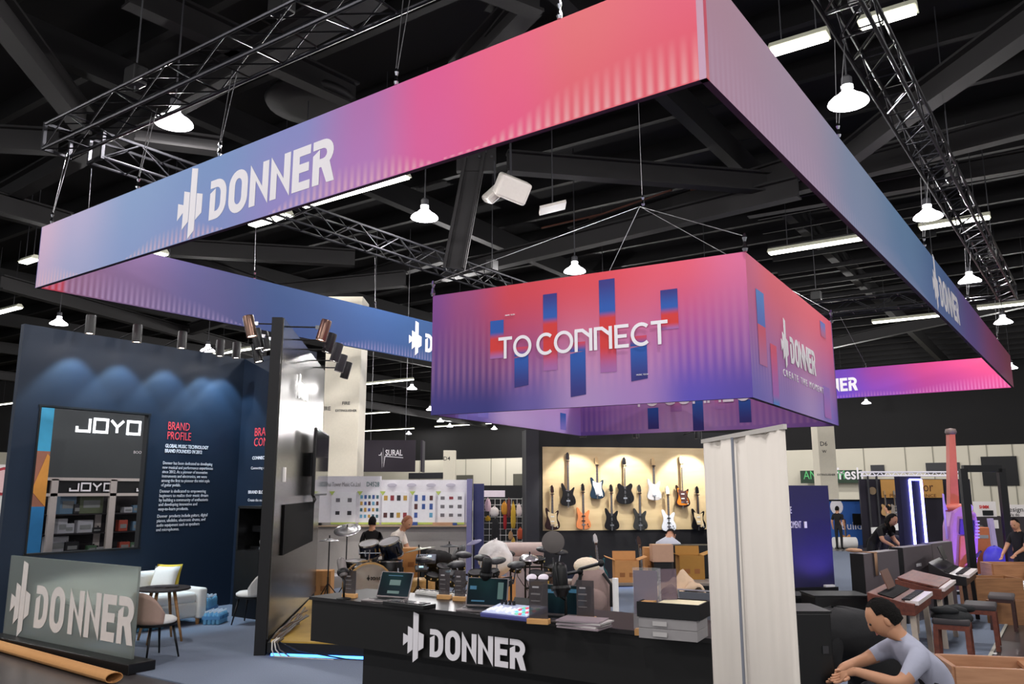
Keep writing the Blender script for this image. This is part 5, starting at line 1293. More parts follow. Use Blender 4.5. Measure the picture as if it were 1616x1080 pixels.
def cymbal(label, px, py, d, r, tilt, m, stand=True, group='cymbals of the drum kit'):
    p = atd(px, py, d); t = thing('cymbal', label, 'cymbal', (p.x, p.y, PZ), A, group); h = p.z - PZ
    R = Matrix.Rotation(tilt[0], 3, 'X') @ Matrix.Rotation(tilt[1], 3, 'Y')
    b = MB(); b.lathe([(0, .035), (.03, .033), (.05, .018), (r * .6, .008), (r, -.006), (r, -.009), (0, .02)], 30, (0, 0, h), R); b.build('plate', m, t, True)
    b = MB(); b.tube((0, 0, h + .03), (0, 0, h + .08), .012); b.build('wing_nut', satin, t)
    if stand:
        b = MB(); b.tube((0, 0, .3), (0, 0, h), .011, n=7); b.tube((0, 0, .1), (0, 0, .45), .016, n=7); b.build('pole', M('stand_dark', (60, 60, 62), .3, .8), t)
        for k in range(3):
            a = k * 2 * PI / 3 + .4; b = MB(); b.tube((0, 0, .35), (.28 * math.cos(a), .28 * math.sin(a), 0.008), .009, n=6); b.build('leg', MATS['stand_dark'], t)
    return t
DD = 14.0
kp = atd(595, 920, DD)
kit = thing('drum_kit', 'dark blue acoustic drum kit with pale bass drum head', 'drum kit', (kp.x, kp.y, PZ), A)
def kl(px, py, d): p = atd(px, py, d) - Vector((kp.x, kp.y, PZ)); return Vector((p.dot(XC), p.dot(YC), p.z))
Rb = Matrix.Rotation(.35, 3, 'Z') @ Matrix.Rotation(PI / 2, 3, 'X')
bc = kl(588, 920, DD); bc.z = .37; bc.y -= .5
drum(kit, bc, .36, .4, Rb, woodhoop, shell_m, M('bass_head', (214, 208, 198), .5), 'bass_drum')
fr = Rb @ Vector((0, 0, .21))
b = MB(); b.lathe([(0, 0), (.07, 0), (.07, .004), (0, .004)], 18, bc + fr + Vector((.14, 0, -.12)), Rb); b.build('port_ring', satin, kit)
brand(.05, bc + fr + Vector((-.05, -.01, .1)), XV, satin, kit)
drum(kit, kl(583, 868, DD + .1), .165, .22, Matrix.Rotation(.3, 3, 'X') @ Matrix.Rotation(-.1, 3, 'Y'), name='tom')
drum(kit, kl(617, 866, DD + .1), .18, .26, Matrix.Rotation(.35, 3, 'X') @ Matrix.Rotation(-.22, 3, 'Y'), name='tom')
c = kl(615, 906, DD - .1); drum(kit, c, .21, .42, None, name='floor_tom', shell=satin)
for k in range(3):
    a = 2.1 * k; b = MB(); b.tube(c + Vector((.22 * math.cos(a), .22 * math.sin(a), .1)), (c.x + .22 * math.cos(a), c.y + .22 * math.sin(a), 0), .01); b.build('leg', chrome, kit)
c = kl(561, 893, DD - .2); drum(kit, c, .18, .15, Matrix.Rotation(.08, 3, 'X'), name='snare', shell=satin)
b = MB(); b.tube((c.x, c.y, .02), (c.x, c.y, c.z - .05), .012)
for k in range(3): b.tube((c.x, c.y, .2), (c.x + .22 * math.cos(2.1 * k), c.y + .22 * math.sin(2.1 * k), .008), .009)
b.build('snare_stand', chrome, kit)
b = MB(); b.tube(bc + Vector((0, 0, .28)), bc + Vector((.02, 0, .55)), .014); b.tube(bc + Vector((-.14, 0, .5)), bc + Vector((.2, 0, .5)), .012); b.build('tom_mount', chrome, kit)
silv = M('silver_cymbal', (214, 212, 214), .25, .7, var=.05); dcym = M('dark_cymbal_pad', (40, 40, 44), .5)
cymbal('tilted silver crash cymbal left of the black shirted man', 548, 836, DD + .2, .23, (.45, -.05), silv)
cymbal('flat hi-hat cymbals at the left end of the drum kit', 520, 853, DD, .17, (.02, 0), silv)
cymbal('ride cymbal tilted over the cardboard box', 661, 868, DD - .3, .27, (-.05, -.2), M('ride_cymbal', (176, 176, 160), .3, .6))
cymbal('silver round cymbal beside the guitar wall frame', 836, 880, 12.4, .13, (.35, .1), silv, group='cymbals of the electronic kits')
cymbal('black cymbal pad beside the white poster wall', 709, 862, 15, .17, (.03, 0), dcym, group='cymbals of the electronic kits')
cymbal('dark tilted cymbal pad in the electronic kit', 723, 872, 14, .16, (.6, -.7), dcym, group='cymbals of the electronic kits')
cymbal('pale grey pad cymbal above the electronic rack', 748, 856, 14.6, .14, (.2, -.3), M('grey_pad', (120, 116, 150), .5), group='cymbals of the electronic kits')
# electronic drum kits
def ekit(label, px, d, rz, nb):
    p = atd(px, 900, d); t = thing('electronic_drum_kit', label, 'drum kit', (p.x, p.y, PZ), A + rz); t.scale = (.82, .82, .82)
    for x in (-.5, -.17, .17, .5):
        b = MB(); b.tube((x, 0 if abs(x) < .3 else -.25, 0), (x, 0 if abs(x) < .3 else -.25, .85), .02); b.build('rack_post', satin, t)
    for a, b_ in (((-.5, -.25, .7), (-.17, 0, .72)), ((-.17, 0, .72), (.17, 0, .72)), ((.17, 0, .72), (.5, -.25, .7)), ((-.17, 0, .3), (.17, 0, .3))):
        b = MB(); b.tube(a, b_, .02); b.build('rack_tube', chrome if nb == 2 else satin, t)
    for x, y, z, r in ((-.42, -.32, .72, .13), (-.18, -.12, .85, .13), (.1, -.1, .87, .13), (.4, -.3, .74, .14), (.0, -.45, .62, .15)):
        drum(t, (x, y, z), r, .06, Matrix.Rotation(.3, 3, 'X') @ Matrix.Rotation(-x * .5, 3, 'Y'), satin, satin, M('mesh_pad', (72, 70, 74), .6), 'pad')
    for x, z in ((-.55, 1.0), (.55, 1.02), (.2, 1.08)):
        R = Matrix.Rotation(.35, 3, 'X'); b = MB(); b.lathe([(0, .03), (.03, .028), (.16, 0), (0, .01)], 22, (x, -.1, z), R); b.build('cymbal_pad', dcym, t, True)
        b = MB(); b.tube((x * .9, -.1, .7), (x, -.1, z), .011); b.build('boom', chrome, t)
    b = MB(); b.box((-.62, -.3, .86), (.22, .16, .05), R=Matrix.Rotation(.5, 3, 'X')); m = b.build('module', dark, t, bevel=.008)
    b = MB(); b.box((-.62, -.33, .895), (.08, .05, .004), R=Matrix.Rotation(.5, 3, 'X')); b.build('module_screen', M('lcd_blue', (150, 200, 220), .3, em=.8, var=0), m)
    b = MB(); b.box((0, -.4, .12), (.3, .04, .3)); b.build('kick_pad', dark, t)
    for k in range(5):
        b = MB(); x = random.uniform(-.5, .5); b.path([(x, -.1, .75), (x + .05, -.2, .55), (x * .6, -.05, .4), (x * .3, 0, .25)], .008, n=5); b.build('cable', satin, t)
ekit('black electronic drum kit in the middle behind the counter', 714, 13.0, .2, 1)
ekit('second black electronic drum kit before the white plastic bag', 770, 12.0, -.3, 2)
ekit('third black electronic drum kit at the guitar wall side', 842, 14.2, .1, 3)
# drum module on a stand, cartons, wooden stool, plastic
t = thing('drum_module', 'grey blue drum module with lit display on a black bag', 'drum module', atd(672, 892, 14.4), A); 
b = MB(); b.box((0, 0, .1), (.34, .2, .07), R=Matrix.Rotation(.5, 3, 'X')); b.build('body', M('module_blue', (84, 92, 112), .5), t, bevel=.01)
b = MB(); b.box((.06, -.05, .15), (.08, .05, .006), R=Matrix.Rotation(.5, 3, 'X')); b.build('display', MATS['lcd_blue'], t)
for k in range(5):
    b = MB(); b.tube((-.13 + .04 * k, -.03, .13), (-.13 + .04 * k, -.045, .16), .013); b.build('knob', satin, t)
b = MB(); b.tube((0, 0, .08), (0, 0, PZ - t.location.z), .02); b.build('post', satin, t)
o = blob('black_bag', (0, 0, 0), (.3, .2, .16), BLKSHIRT, seed=4); o.location = atd(692, 884, 14.8); tag(o, 'slumped black bag behind the electronic drum kit', 'bag')
b = MB(); b.box((0, 0, -.3), (.26, .22, .5)); s_ = b.build('supporting_case', satin, o)
def carton(label, loc, d, rz=0, open_=False, m=None, pr=True):
    t = thing('cardboard_box', label, 'box', loc, rz, 'cardboard boxes behind the counter'); x, y, z = d; m = m or cardboard
    for c, s_ in (((0, 0, .005), (x, y, .01)), ((0, -y / 2, z / 2), (x, .01, z)), ((0, y / 2, z / 2), (x, .01, z)), ((-x / 2, 0, z / 2), (.01, y, z)), ((x / 2, 0, z / 2), (.01, y, z))):
        b = MB(); b.box(c, s_); b.build('side', m, t)
    if open_:
        for s_ in (-1, 1):
            b = MB(); b.box((s_ * (x / 2 + x * .18), 0, z + .03), (x * .42, y, .008), R=Matrix.Rotation(-s_ * .35, 3, 'Y')); b.build('flap', m, t)
        b = MB(); b.box((0, y / 2 + .02, z + y * .2), (x, .008, y * .45), R=Matrix.Rotation(-.15, 3, 'X')); b.build('flap', m, t)
    else:
        b = MB(); b.box((0, 0, z), (x, y, .01)); b.build('top', m, t)
        b = MB(); b.box((0, 0, z + .006), (x, .05, .002)); b.build('tape', M('parcel_tape', (206, 170, 116), .3), t)
    if pr:
        for k in range(2):
            b = MB(); b.box((-x * .2 + x * .4 * k, -y / 2 - .007, z * .35), (x * .22, .002, z * .2)); b.build('printed_mark', M('box_print', (146, 96, 54), .8), t)
    return t
def gz0(px, py, d, z=PZ): p = atd(px, py, d); return (p.x, p.y, z)
t = carton('brown carton standing behind the floor tom', gz0(640, 890, 15.0, .62), (.5, .35, .42), A + .1)
b = MB(); b.box((0, 0, -.215), (.5, .35, .42)); b.build('lower_carton', cardboard, t)
carton('small carton far left behind the hi-hat stand', gz0(507, 895, 16.6, .0), (.45, .35, .5), A)
b = MB(); b.lathe([(0, 0), (.22, 0), (.24, .02), (.24, .4), (.22, .42), (0, .42)], 24); o = b.build('wooden_drum_stool', woodhoop, None, True, auto=True); o.location = gz0(664, 920, 14.0, PZ); tag(o, 'pale wooden round stool between the drum kits', 'stool')
pm = M('crumpled_plastic', (236, 232, 228), .45, var=.12, scale=9, bump=.6)
o = blob('plastic_bag', (0, 0, .3), (.29, .26, .28), pm, seed=8, j=.2); o.location = gz0(782, 885, 13.3, PZ + .5); tag(o, 'big crumpled white plastic bag behind the electronic drums', 'plastic bag'); soften(o, 1)
b = MB(); b.box((0, 0, -.24), (.5, .4, .5)); b.build('carton_below', cardboard, o)
b = MB(); b.lathe([(0, 0), (.13, 0), (.13, .75), (0, .75)], 20, (0, 0, 0), Matrix.Rotation(PI / 2, 3, 'Y')); o = b.build('paper_roll', M('blush_paper', (222, 200, 192), .7), None, True, auto=True); o.location = Vector(gz0(795, 868, 16, .95)); o.rotation_euler = (0, 0, A); tag(o, 'blush coloured roll lying beside the guitar wall frame', 'roll')
b = MB(); b.box((.4, 0, -.55), (.7, .4, .8)); b.build('trolley_body', M('pinkish_box', (200, 182, 176), .7), o)
t = thing('bongo_pads', 'pair of white oval pads on a golden stand', 'percussion pads', gz0(848, 912, 9.3, 0), A)
h_ = atd(848, 912, 9.3).z
for k, s_ in enumerate((-1, 1)):
    b = MB(); b.lathe([(0, .012), (.055, .01), (.06, 0), (.055, -.012), (0, -.014)], 22, (s_ * .065, 0, h_), Matrix.Rotation(.5, 3, 'X') @ Matrix.Rotation(-.15, 3, 'Y')); b.build('pad', M('pad_white', (238, 230, 240), .5), t, True)
b = MB(); b.box((.03, .03, h_ - .06), (.2, .06, .04)); b.build('bracket', M('brass_yellow', (190, 150, 60), .4), t)
b = MB(); b.tube((0, .03, 0), (0, .03, h_ - .05), .02); b.build('post', satin, t)
t = thing('round_amp', 'small brown box amplifier before the guitar wall frame', 'amplifier', gz0(856, 905, 14.8, PZ), A)
b = MB(); b.box((0, 0, .22), (.46, .3, .44)); b.build('cabinet', M('amp_brown', (92, 72, 62), .7), t, bevel=.02)
b = MB(); b.lathe([(0, 0), (.15, 0), (.15, .01), (0, .01)], 20, (0, -.16, .22), Matrix.Rotation(PI / 2, 3, 'X')); b.build('speaker_cloth', dark, t)
b = MB(); b.box((0, -.16, .41), (.4, .01, .04)); b.build('control_strip', chrome, t)

# ================================================================ GUITAR WALL
GO = atd(829, 838, 17.7); GO.z = 0
GU = Vector((math.cos(PI / 4), math.sin(PI / 4), 0)); GN = Vector((-GU.y, GU.x, 0))
gw = thing('guitar_wall', 'black framed wall with a pale wood panel for guitars', 'wall', GO, PI / 4)
def gl(px, py, off=0.0):
    p = atp(px, py, GO - GN * off, GN) - GO; return p.dot(GU), p.z
x0, _z = gl(829, 800); xr, _z = gl(1240, 800)
zt = 3.35
b = MB(); b.box((xr / 2, .18, zt / 2), (xr, .3, zt)); b.build('core', M('frame_black', (20, 19, 22), .6), gw)
xa, za = gl(857, 838); xb, zb = gl(1116, 708)
plyw = wood('pale_ply', (202, 176, 132), (216, 192, 148), .5, 1.2, (1, 1, 6))
b = MB(); b.box(((xa + xb) / 2 + .05, .02, (za + zb) / 2), (xb - xa + .1, .03, zb - za)); b.build('wood_panel', plyw, gw)
b = MB(); b.box((.14, -.04, zt / 2), (.28, .14, zt)); b.build('frame_post', M('frame_grey', (44, 44, 50), .6), gw)
b = MB(); b.box((xr / 2, -.05, .12), (xr, .03, .03)); b.build('light_strip', MATS['blue_led'], gw)
def rounded(pl, k=3):
    out = []; n = len(pl)
    for i in range(n):
        p0, p1, p2, p3 = (Vector(pl[(i + j) % n]) for j in (-1, 0, 1, 2))
        for q in range(k):
            t = q / k; out.append(tuple(.5 * (2 * p1 + (p2 - p0) * t + (2 * p0 - 5 * p1 + 4 * p2 - p3) * t * t + (3 * p1 - p0 - 3 * p2 + p3) * t ** 3)))
    return out
STRAT = [(-.03, .12), (-.06, .15), (-.095, .21), (-.13, .235), (-.15, .21), (-.14, .13), (-.118, .05), (-.128, -.03), (-.152, -.10), (-.158, -.16), (-.132, -.205), (-.07, -.228), (0, -.232), (.08, -.226), (.142, -.195), (.162, -.14), (.148, -.07), (.115, -.01), (.112, .05), (.132, .11), (.138, .165), (.115, .178), (.08, .15), (.05, .12), (.03, .115)]
_h = [(-.03, .13), (-.07, .15), (-.115, .185), (-.155, .175), (-.168, .12), (-.14, .04), (-.165, -.03), (-.195, -.1), (-.192, -.17), (-.15, -.225), (-.08, -.252)]
SEMI = _h + [(0, -.258)] + [(-x, z) for x, z in _h[::-1]]
BASSB = [(-.03, .1), (-.07, .16), (-.11, .235), (-.145, .24), (-.15, .18), (-.12, .06), (-.13, -.04), (-.165, -.12), (-.165, -.18), (-.12, -.225), (-.03, -.24), (.08, -.232), (.145, -.2), (.165, -.14), (.14, -.05), (.11, .0), (.12, .07), (.14, .14), (.12, .16), (.06, .1), (.03, .09)]
STRAT, SEMI, BASSB = rounded(STRAT), rounded(SEMI), rounded(BASSB)
rosew = M('rosewood', (70, 44, 34), .5); maple = M('maple_neck', (216, 184, 134), .45)
def guitar(label, loc, rz, outline, body, neck=.46, s=1.0, guard=None, head=None, fret=None, hook=True, tilt=0.0, burst=None, lean=0.0):
    t = thing('electric_guitar', label, 'guitar', loc, rz, None); t.scale = (s,) * 3; t.rotation_euler = (lean, tilt, rz)
    b = MB(); b.prism(outline, (0, .02, 0), XV, ZV, .04); o = b.build('body', body, t, bevel=.008)
    if burst:
        b = MB(); b.prism([(x * .78, z * .78 - .01) for x, z in outline], (0, -.0225, 0), XV, ZV, .002); b.build('burst_centre', burst, t)
    if guard:
        gp = [(-.02, .12), (-.1, .16), (-.095, .06), (-.06, -.02), (-.03, -.13), (.06, -.17), (.12, -.14), (.09, -.02), (.09, .1), (.1, .14), (.03, .11)]
        b = MB(); b.prism(gp, (0, -.022, 0), XV, ZV, .003); b.build('pickguard', guard, t)
    b = MB(); b.box((0, .0, .1 + neck / 2), (.05, .025, neck + .06), taper=.82); b.build('neck', maple, t)
    b = MB(); b.box((0, -.016, .1 + neck / 2 - .04), (.052, .008, neck + .13), taper=.82); fb = b.build('fretboard', fret or rosew, t)
    for k in range(9):
        f = 1 - .5 ** ((k + 1) * .28); b = MB(); b.box((0, -.021, .1 + neck - f * (neck + .1)), (.046, .002, .004)); b.build('fret', chrome, fb)
    hz = .13 + neck
    b = MB(); b.prism([(-.022, hz - .02), (.022, hz - .02), (.04, hz + .03), (.03, hz + .12), (.0, hz + .17), (-.035, hz + .14), (-.04, hz + .05)], (0, .01, 0), XV, ZV, .016); hd = b.build('headstock', head or body, t)
    for k in range(6):
        b = MB(); b.tube((-.045, -.005, hz + .02 + k * .02), (-.06, -.005, hz + .02 + k * .02), .006, n=6); b.build('tuner', chrome, hd)
    for z in (.05, -.05):
        b = MB(); b.box((0, -.026, z), (.075, .012, .024)); b.build('pickup', satin if not guard else white_sheet, t)
    b = MB(); b.box((0, -.026, -.13), (.08, .012, .03)); b.build('bridge', chrome, t)
    for k in range(2):
        b = MB(); b.tube((.09 + .02 * k, -.02, -.12 - .045 * k), (.09 + .02 * k, -.036, -.12 - .045 * k), .012, n=8); b.build('knob', satin if not guard else white_sheet, t)
    b = MB(); b.box((0, -.022, .0 + neck * .3), (.03, .001, neck + .3)); b.build('strings', M('string_steel', (150, 150, 150), .3, .9, var=0, alpha=.5), t)
    if hook:
        b = MB(); b.tube((0, .09, hz - .03), (0, .0, hz - .03), .012, n=6)
        for s_ in (-1, 1): b.tube((0, 0, hz - .03), (s_ * .035, -.05, hz - .025), .009, n=6)
        b.build('wall_hook', satin, t)
    return t
gcol = {n: M('guitar_' + n, c, .22, var=.03) for n, c in dict(black=(20, 18, 20), navy=(24, 44, 62), silver=(196, 190, 190), orange=(226, 138, 84), char=(52, 52, 50), white=(232, 234, 240), sun=(48, 26, 20), teal=(34, 92, 96), wine=(44, 22, 24)).items()}
amber = M('amber_burst', (216, 128, 36), .25); creamg = M('cream_guard', (226, 202, 158), .4)
def hang(label, px, yb, total, outline, col, **k):
    x, z = gl(px, yb, .1); base = -min(q[1] for q in outline)
    nk = total - base - .30
    p = GO + GU * x - GN * .09; guitar(label, (p.x, p.y, z + base), PI / 4 - .12, outline, col, neck=nk, **k)
hang('black bass guitar hanging highest at the left of the wood panel', 897, 799, 1.15, BASSB, gcol['black'])
hang('dark blue guitar with white pickguard in the upper row', 943, 788, .92, STRAT, gcol['navy'], guard=white_sheet, head=maple)
hang('black semi hollow guitar in the centre of the upper row', 987, 796, 1.02, SEMI, gcol['black'], fret=maple)
hang('silver white guitar in the upper row', 1033, 790, .94, STRAT, gcol['silver'], guard=white_sheet, head=maple)
hang('sunburst bass guitar at the right of the upper row', 1078, 801, 1.14, BASSB, gcol['sun'], burst=amber, guard=M('brown_guard', (84, 52, 46), .4), head=maple, fret=maple)
hang('dark guitar with cream pickguard in the lower left corner', 872, 837, .95, STRAT, gcol['wine'], guard=creamg)
hang('natural orange guitar in the lower row', 921, 836, .98, STRAT, gcol['orange'], head=gcol['black'])
hang('glossy black guitar in the lower row beside the natural one', 966, 837, .98, STRAT, gcol['black'])
hang('matt charcoal guitar in the lower row', 1011, 837, .98, STRAT, gcol['char'])
hang('white guitar in the lower row', 1056, 839, .98, STRAT, gcol['white'])
hang('dark guitar with white pickguard at the lower right end', 1103, 837, .96, STRAT, gcol['black'], guard=creamg)
for k, (px, lb) in enumerate(((905, 'leftmost panel spotlight above the guitars'), (985, 'central panel spotlight above the guitars'), (1080, 'rightmost panel spotlight above the guitars'))):
    x, _ = gl(px, 700); p = GO + GU * x
    make_spot('spotlight', lb, (p.x, p.y, 3.3), PI / 4 - PI / 2, .7, True, .05, (110, 130, 170)[k], .0, (-.6, 0, -1), (1, 1, .95))
# things in front of the guitar wall
def stand_guitar(label, px, ytop, yb, d, col, head, tilt):
    p = atd(px, yb, d); H_ = atd(px, ytop, d).z - p.z
    g = guitar(label, (p.x, p.y, p.z + .235), A, STRAT, col, neck=max(.3, H_ - .235 - .3), guard=white_sheet if head is white_sheet else None, head=head, hook=False, tilt=tilt, lean=-.1)
    b = MB(); b.path([(-.1, -.1, -.24), (-.1, .1, -.24), (0, .12, -.1), (.1, .1, -.24), (.1, -.1, -.24)], .012, n=6)
    for s_ in (-.1, .1): b.tube((s_, 0, -.24), (s_ * 1.6, .05, -p.z - .23), .012, n=6)
    b.build('stand', satin, g)
stand_guitar('teal and white bass standing below the wood panel', 945, 842, 918, 15.6, gcol['teal'], white_sheet, -.08)
stand_guitar('dark necked guitar standing behind the open carton', 1015, 846, 925, 16.0, gcol['black'], rosew, -.08)
def trestle(label, c, L, D_, h, rz, m):
    t = thing('work_table', label, 'table', c, rz)
    b = MB(); b.box((0, 0, h - .02), (L, D_, .04)); b.build('tabletop', m, t, bevel=.005)
    for x in (-L / 2 + .06, L / 2 - .06):
        for y in (-D_ / 2 + .05, D_ / 2 - .05):
            b = MB(); b.tube((x, y, h - .04), (x, y, 0), .02); b.build('leg', satin, t)
    return t
p = atd(1010, 925, 12.3); trestle('grey topped bench table loaded with cartons', (p.x, p.y, .015), 2.3, .6, .74, A, M('grey_laminate', (128, 118, 108), .5))
TB = lambda px, d: (atd(px, 925, d).x, atd(px, 925, d).y, .757)
carton('open brown carton on the bench table', TB(988, 12.2), (.34, .28, .3), A, True)
carton('tall orange brown carton behind the open one', TB(1028, 12.5), (.2, .2, .46), A)
carton('pale carton held high on a dark box beside the bent person', (atd(1044, 880, 12.3).x, atd(1044, 880, 12.3).y, 1.03), (.3, .2, .24), A + .05, m=M('pale_carton', (188, 152, 126), .8), pr=False)
pbx_ = MB(); pbx_.box((0, .02, -.137), (.26, .18, .27)); pbx_.build('dark_box_below', satin, bpy.data.objects[[o.name for o in bpy.data.objects if o.get('label', '').startswith('pale carton held')][0]])
t = carton('wide yellow brown carton at the rollup side', TB(1090, 12.6), (.36, .3, .34), A, True, m=M('ochre_carton', (166, 122, 56), .8))
p = atd(1052, 860, 14.0); person('person with dark hair and pale grey top bent behind the cartons', (p.x, p.y, .22), A + 1.2, dict(SIT, chest=(.16, 0, .95), neck=(.27, 0, 1.04), hb=(.34, 0, 1.06), ht=(.44, 0, 1.08)), M('pale_grey_top', (200, 204, 214), .9), M('charcoal_hood', (66, 66, 72), .9), BLKHAIR, sleeve='long', look=(1, 0, -.8))
t = thing('black_flight_case', 'black flight case under the person behind the cartons', 'case', (p.x, p.y, 0), A)
b = MB(); b.box((0, 0, .38), (.6, .5, .76)); b.build('shell', satin, t, bevel=.02); b = MB(); b.box((0, -.255, .5), (.12, .02, .04)); b.build('latch', chrome, t)
# backpack on a chair
ch_m = M('taupe_fabric', (120, 106, 98), .95)
p = atd(935, 960, 10.4); t = thing('office_chair', 'taupe office chair holding a backpack behind the counter', 'chair', (p.x, p.y, .015), A + .3)
b = MB(); b.box((0, 0, .47), (.5, .48, .09)); b.build('seat', ch_m, t, bevel=.035)
b = MB(); b.box((0, .26, .72), (.46, .07, .4)); b.build('backrest', ch_m, t, bevel=.03)
b = MB(); b.tube((0, 0, .42), (0, 0, .1), .03); b.build('gas_post', satin, t)
for k in range(5):
    a = k * 2 * PI / 5; b = MB(); b.tube((0, 0, .11), (.27 * math.cos(a), .27 * math.sin(a), .04), .018, n=7); b.ell((.27 * math.cos(a), .27 * math.sin(a), .03), (.03, .03, .03), 8); b.build('star_leg', satin, t)
t = thing('backpack', 'taupe backpack with fleece lined hood on the office chair', 'backpack', (p.x - .02, p.y, .535), A + .1); t.scale = (1.3, 1.3, 1.3)
bpk = M('backpack_taupe', (138, 118, 112), .9, var=.12, bump=.2)
b = MB(); b.lathe([(0, 0), (.15, 0), (.18, .05), (.185, .2), (.17, .34), (.12, .42), (0, .44)], 18); o = b.build('main_bag', bpk, t, True); o.scale = (1.05, .7, 1)
b = MB(); b.ell((.01, -.13, .15), (.12, .05, .12)); b.build('front_pocket', bpk, t, True)
b = MB(); b.ell((-.03, .02, .46), (.13, .1, .08)); b.build('fleece_collar', M('fleece', (222, 208, 184), .95, var=.15, scale=40, bump=.5), t, True)
for s_ in (-1, 1):
    b = MB(); b.path([(s_ * .1, -.1, .4), (s_ * .17, -.13, .3), (s_ * .17, -.12, .1)], .015, n=6); b.build('strap', satin, t)
# draped cloth on a case, laptop stand, second chair
p = atd(1070, 940, 10.0)
t = thing('padded_case', 'grey brown padded case under the beige cloth', 'case', (p.x, p.y, 0), A)
b = MB(); b.box((0, 0, .42), (.5, .34, .84)); b.build('shell', M('padded_grey', (96, 88, 82), .9), t, bevel=.05)
b = MB(); b.path([(-.1, -.17, .7), (-.05, -.2, .66), (.05, -.2, .66), (.1, -.17, .7)], .012, n=6); b.build('handle', satin, t)
b = MB(); n = 16; vs = []
for i in range(n + 1):
    for j in range(n + 1):
        u = i / n - .5; v = j / n - .5; z = .05 * math.sin(9 * u + 4 * v) + .035 * math.cos(13 * v - 5 * u) + .02 * math.sin(23 * u - 11 * v) + .12 * math.exp(-((u - .1) ** 2 + v * v) * 14) - .5 * max(0, abs(u) - .3) ** 1.2
        vs.append((u * .6, v * .42, z))
b.add(vs, [(i * (n + 1) + j, (i + 1) * (n + 1) + j, (i + 1) * (n + 1) + j + 1, i * (n + 1) + j + 1) for i in range(n) for j in range(n)])
o = b.build('draped_cloth', M('beige_cloth', (198, 172, 144), .95, var=.1), None, True); o.location = (p.x, p.y, .92); o.rotation_euler = (0, 0, A); tag(o, 'crumpled beige cloth thrown over the padded case', 'cloth')
md = o.modifiers.new('thick', 'SOLIDIFY'); md.thickness = .012
p = atd(1102, 945, 9.4); t = thing('folding_chair', 'light grey folding chair back beside the rollup', 'chair', (p.x, p.y, 0.015), A - .5)
b = MB(); b.path([(-.2, .2, 0), (-.2, 0, .5), (-.2, -.08, .95), (.2, -.08, .95), (.2, 0, .5), (.2, .2, 0)], .014, n=7); b.build('back_frame', M('silver_tube', (190, 190, 194), .3, .6), t)
b = MB(); b.box((0, -.06, .78), (.38, .02, .3), R=Matrix.Rotation(.15, 3, 'X')); b.build('backrest', M('chair_grey', (96, 98, 104), .6), t)
b = MB(); b.box((0, .1, .45), (.4, .38, .04)); b.build('seat', MATS['chair_grey'], t)
for s_ in (-.2, .2):
    b = MB(); b.tube((s_, .25, .46), (s_, -.2, 0), .013); b.build('leg', MATS['silver_tube'], t)
p = atd(1060, 900, 12.9); t = thing('equipment_bench', 'low dark bench with black gear beside the rollup', 'bench', (atd(1085, 900, 13.4).x, atd(1085, 900, 13.4).y, 0), A)
b = MB(); b.box((0, .1, .35), (1.1, .4, .7)); b.build('body', satin, t); b = MB(); b.box((.1, .0, .95), (.7, .3, .5)); b.build('screen_case', satin, t, bevel=.01)
t = thing('white_bollard', 'white flared lamp foot standing behind the counter', 'stand', gz0(972, 960, 9.6, .015), A)
hb2 = atd(972, 915, 9.6).z
b = MB(); b.lathe([(.1, 0), (.09, .02), (.05, .2), (.035, .5), (.035, hb2), (0, hb2)], 14); b.build('pole', white_sheet, t, True, auto=True)
b = MB(); b.lathe([(0, 0), (.11, 0), (.11, .015), (0, .015)], 14); b.build('foot_plate', white_sheet, t)
# ================================================================ ROLL-UP BANNER SEEN FROM ITS BACK
ra = atd(1237, 669, 3.2); rb_ = atd(1109, 694, 4.23); ru = Vector((rb_.x - ra.x, rb_.y - ra.y, 0)); RL = ru.length; RZ = ra.z
t = thing('rollup_banner', 'white roll up banner seen from its back with a centre pole', 'banner', (ra.x, ra.y, 0), math.atan2(ru.y, ru.x))
b = MB(); n = 24; vs = []
for j in range(2):
    for i in range(n + 1):
        x = RL * i / n; y = .006 * math.sin(i * .9) + .004 * math.sin(i * 2.3); vs += [(x, y, .1), (x, y, RZ - .02)]
    break
b.add(vs, [(2 * i, 2 * i + 2, 2 * i + 3, 2 * i + 1) for i in range(n)])
o = b.build('fabric', M('banner_back_white', (222, 214, 204), .8, var=.03, scale=4), t, True); md = o.modifiers.new('thick', 'SOLIDIFY'); md.thickness = .004
b = MB(); b.bar((-.01, 0, RZ - .012), (RL + .01, 0, RZ - .008), .014, .02); b.build('top_rail', M('rail_silver', (214, 208, 200), .4, .2), t)
b = MB(); b.tube((RL * .52, .02, .08), (RL * .52, .02, RZ - .02), .007, n=8); b.build('pole', M('pole_grey', (140, 144, 156), .4, .4), t)
b = MB(); b.bar((-.02, 0, .05), (RL + .02, 0, .05), .1, .1); b.build('cassette', M('cassette_silver', (150, 150, 150), .4, .6), t, bevel=.02)
for x in (.12, RL - .12):
    b = MB(); b.bar((x, -.2, .01), (x, .2, .01), .05, .02); b.build('foot', dark, t)

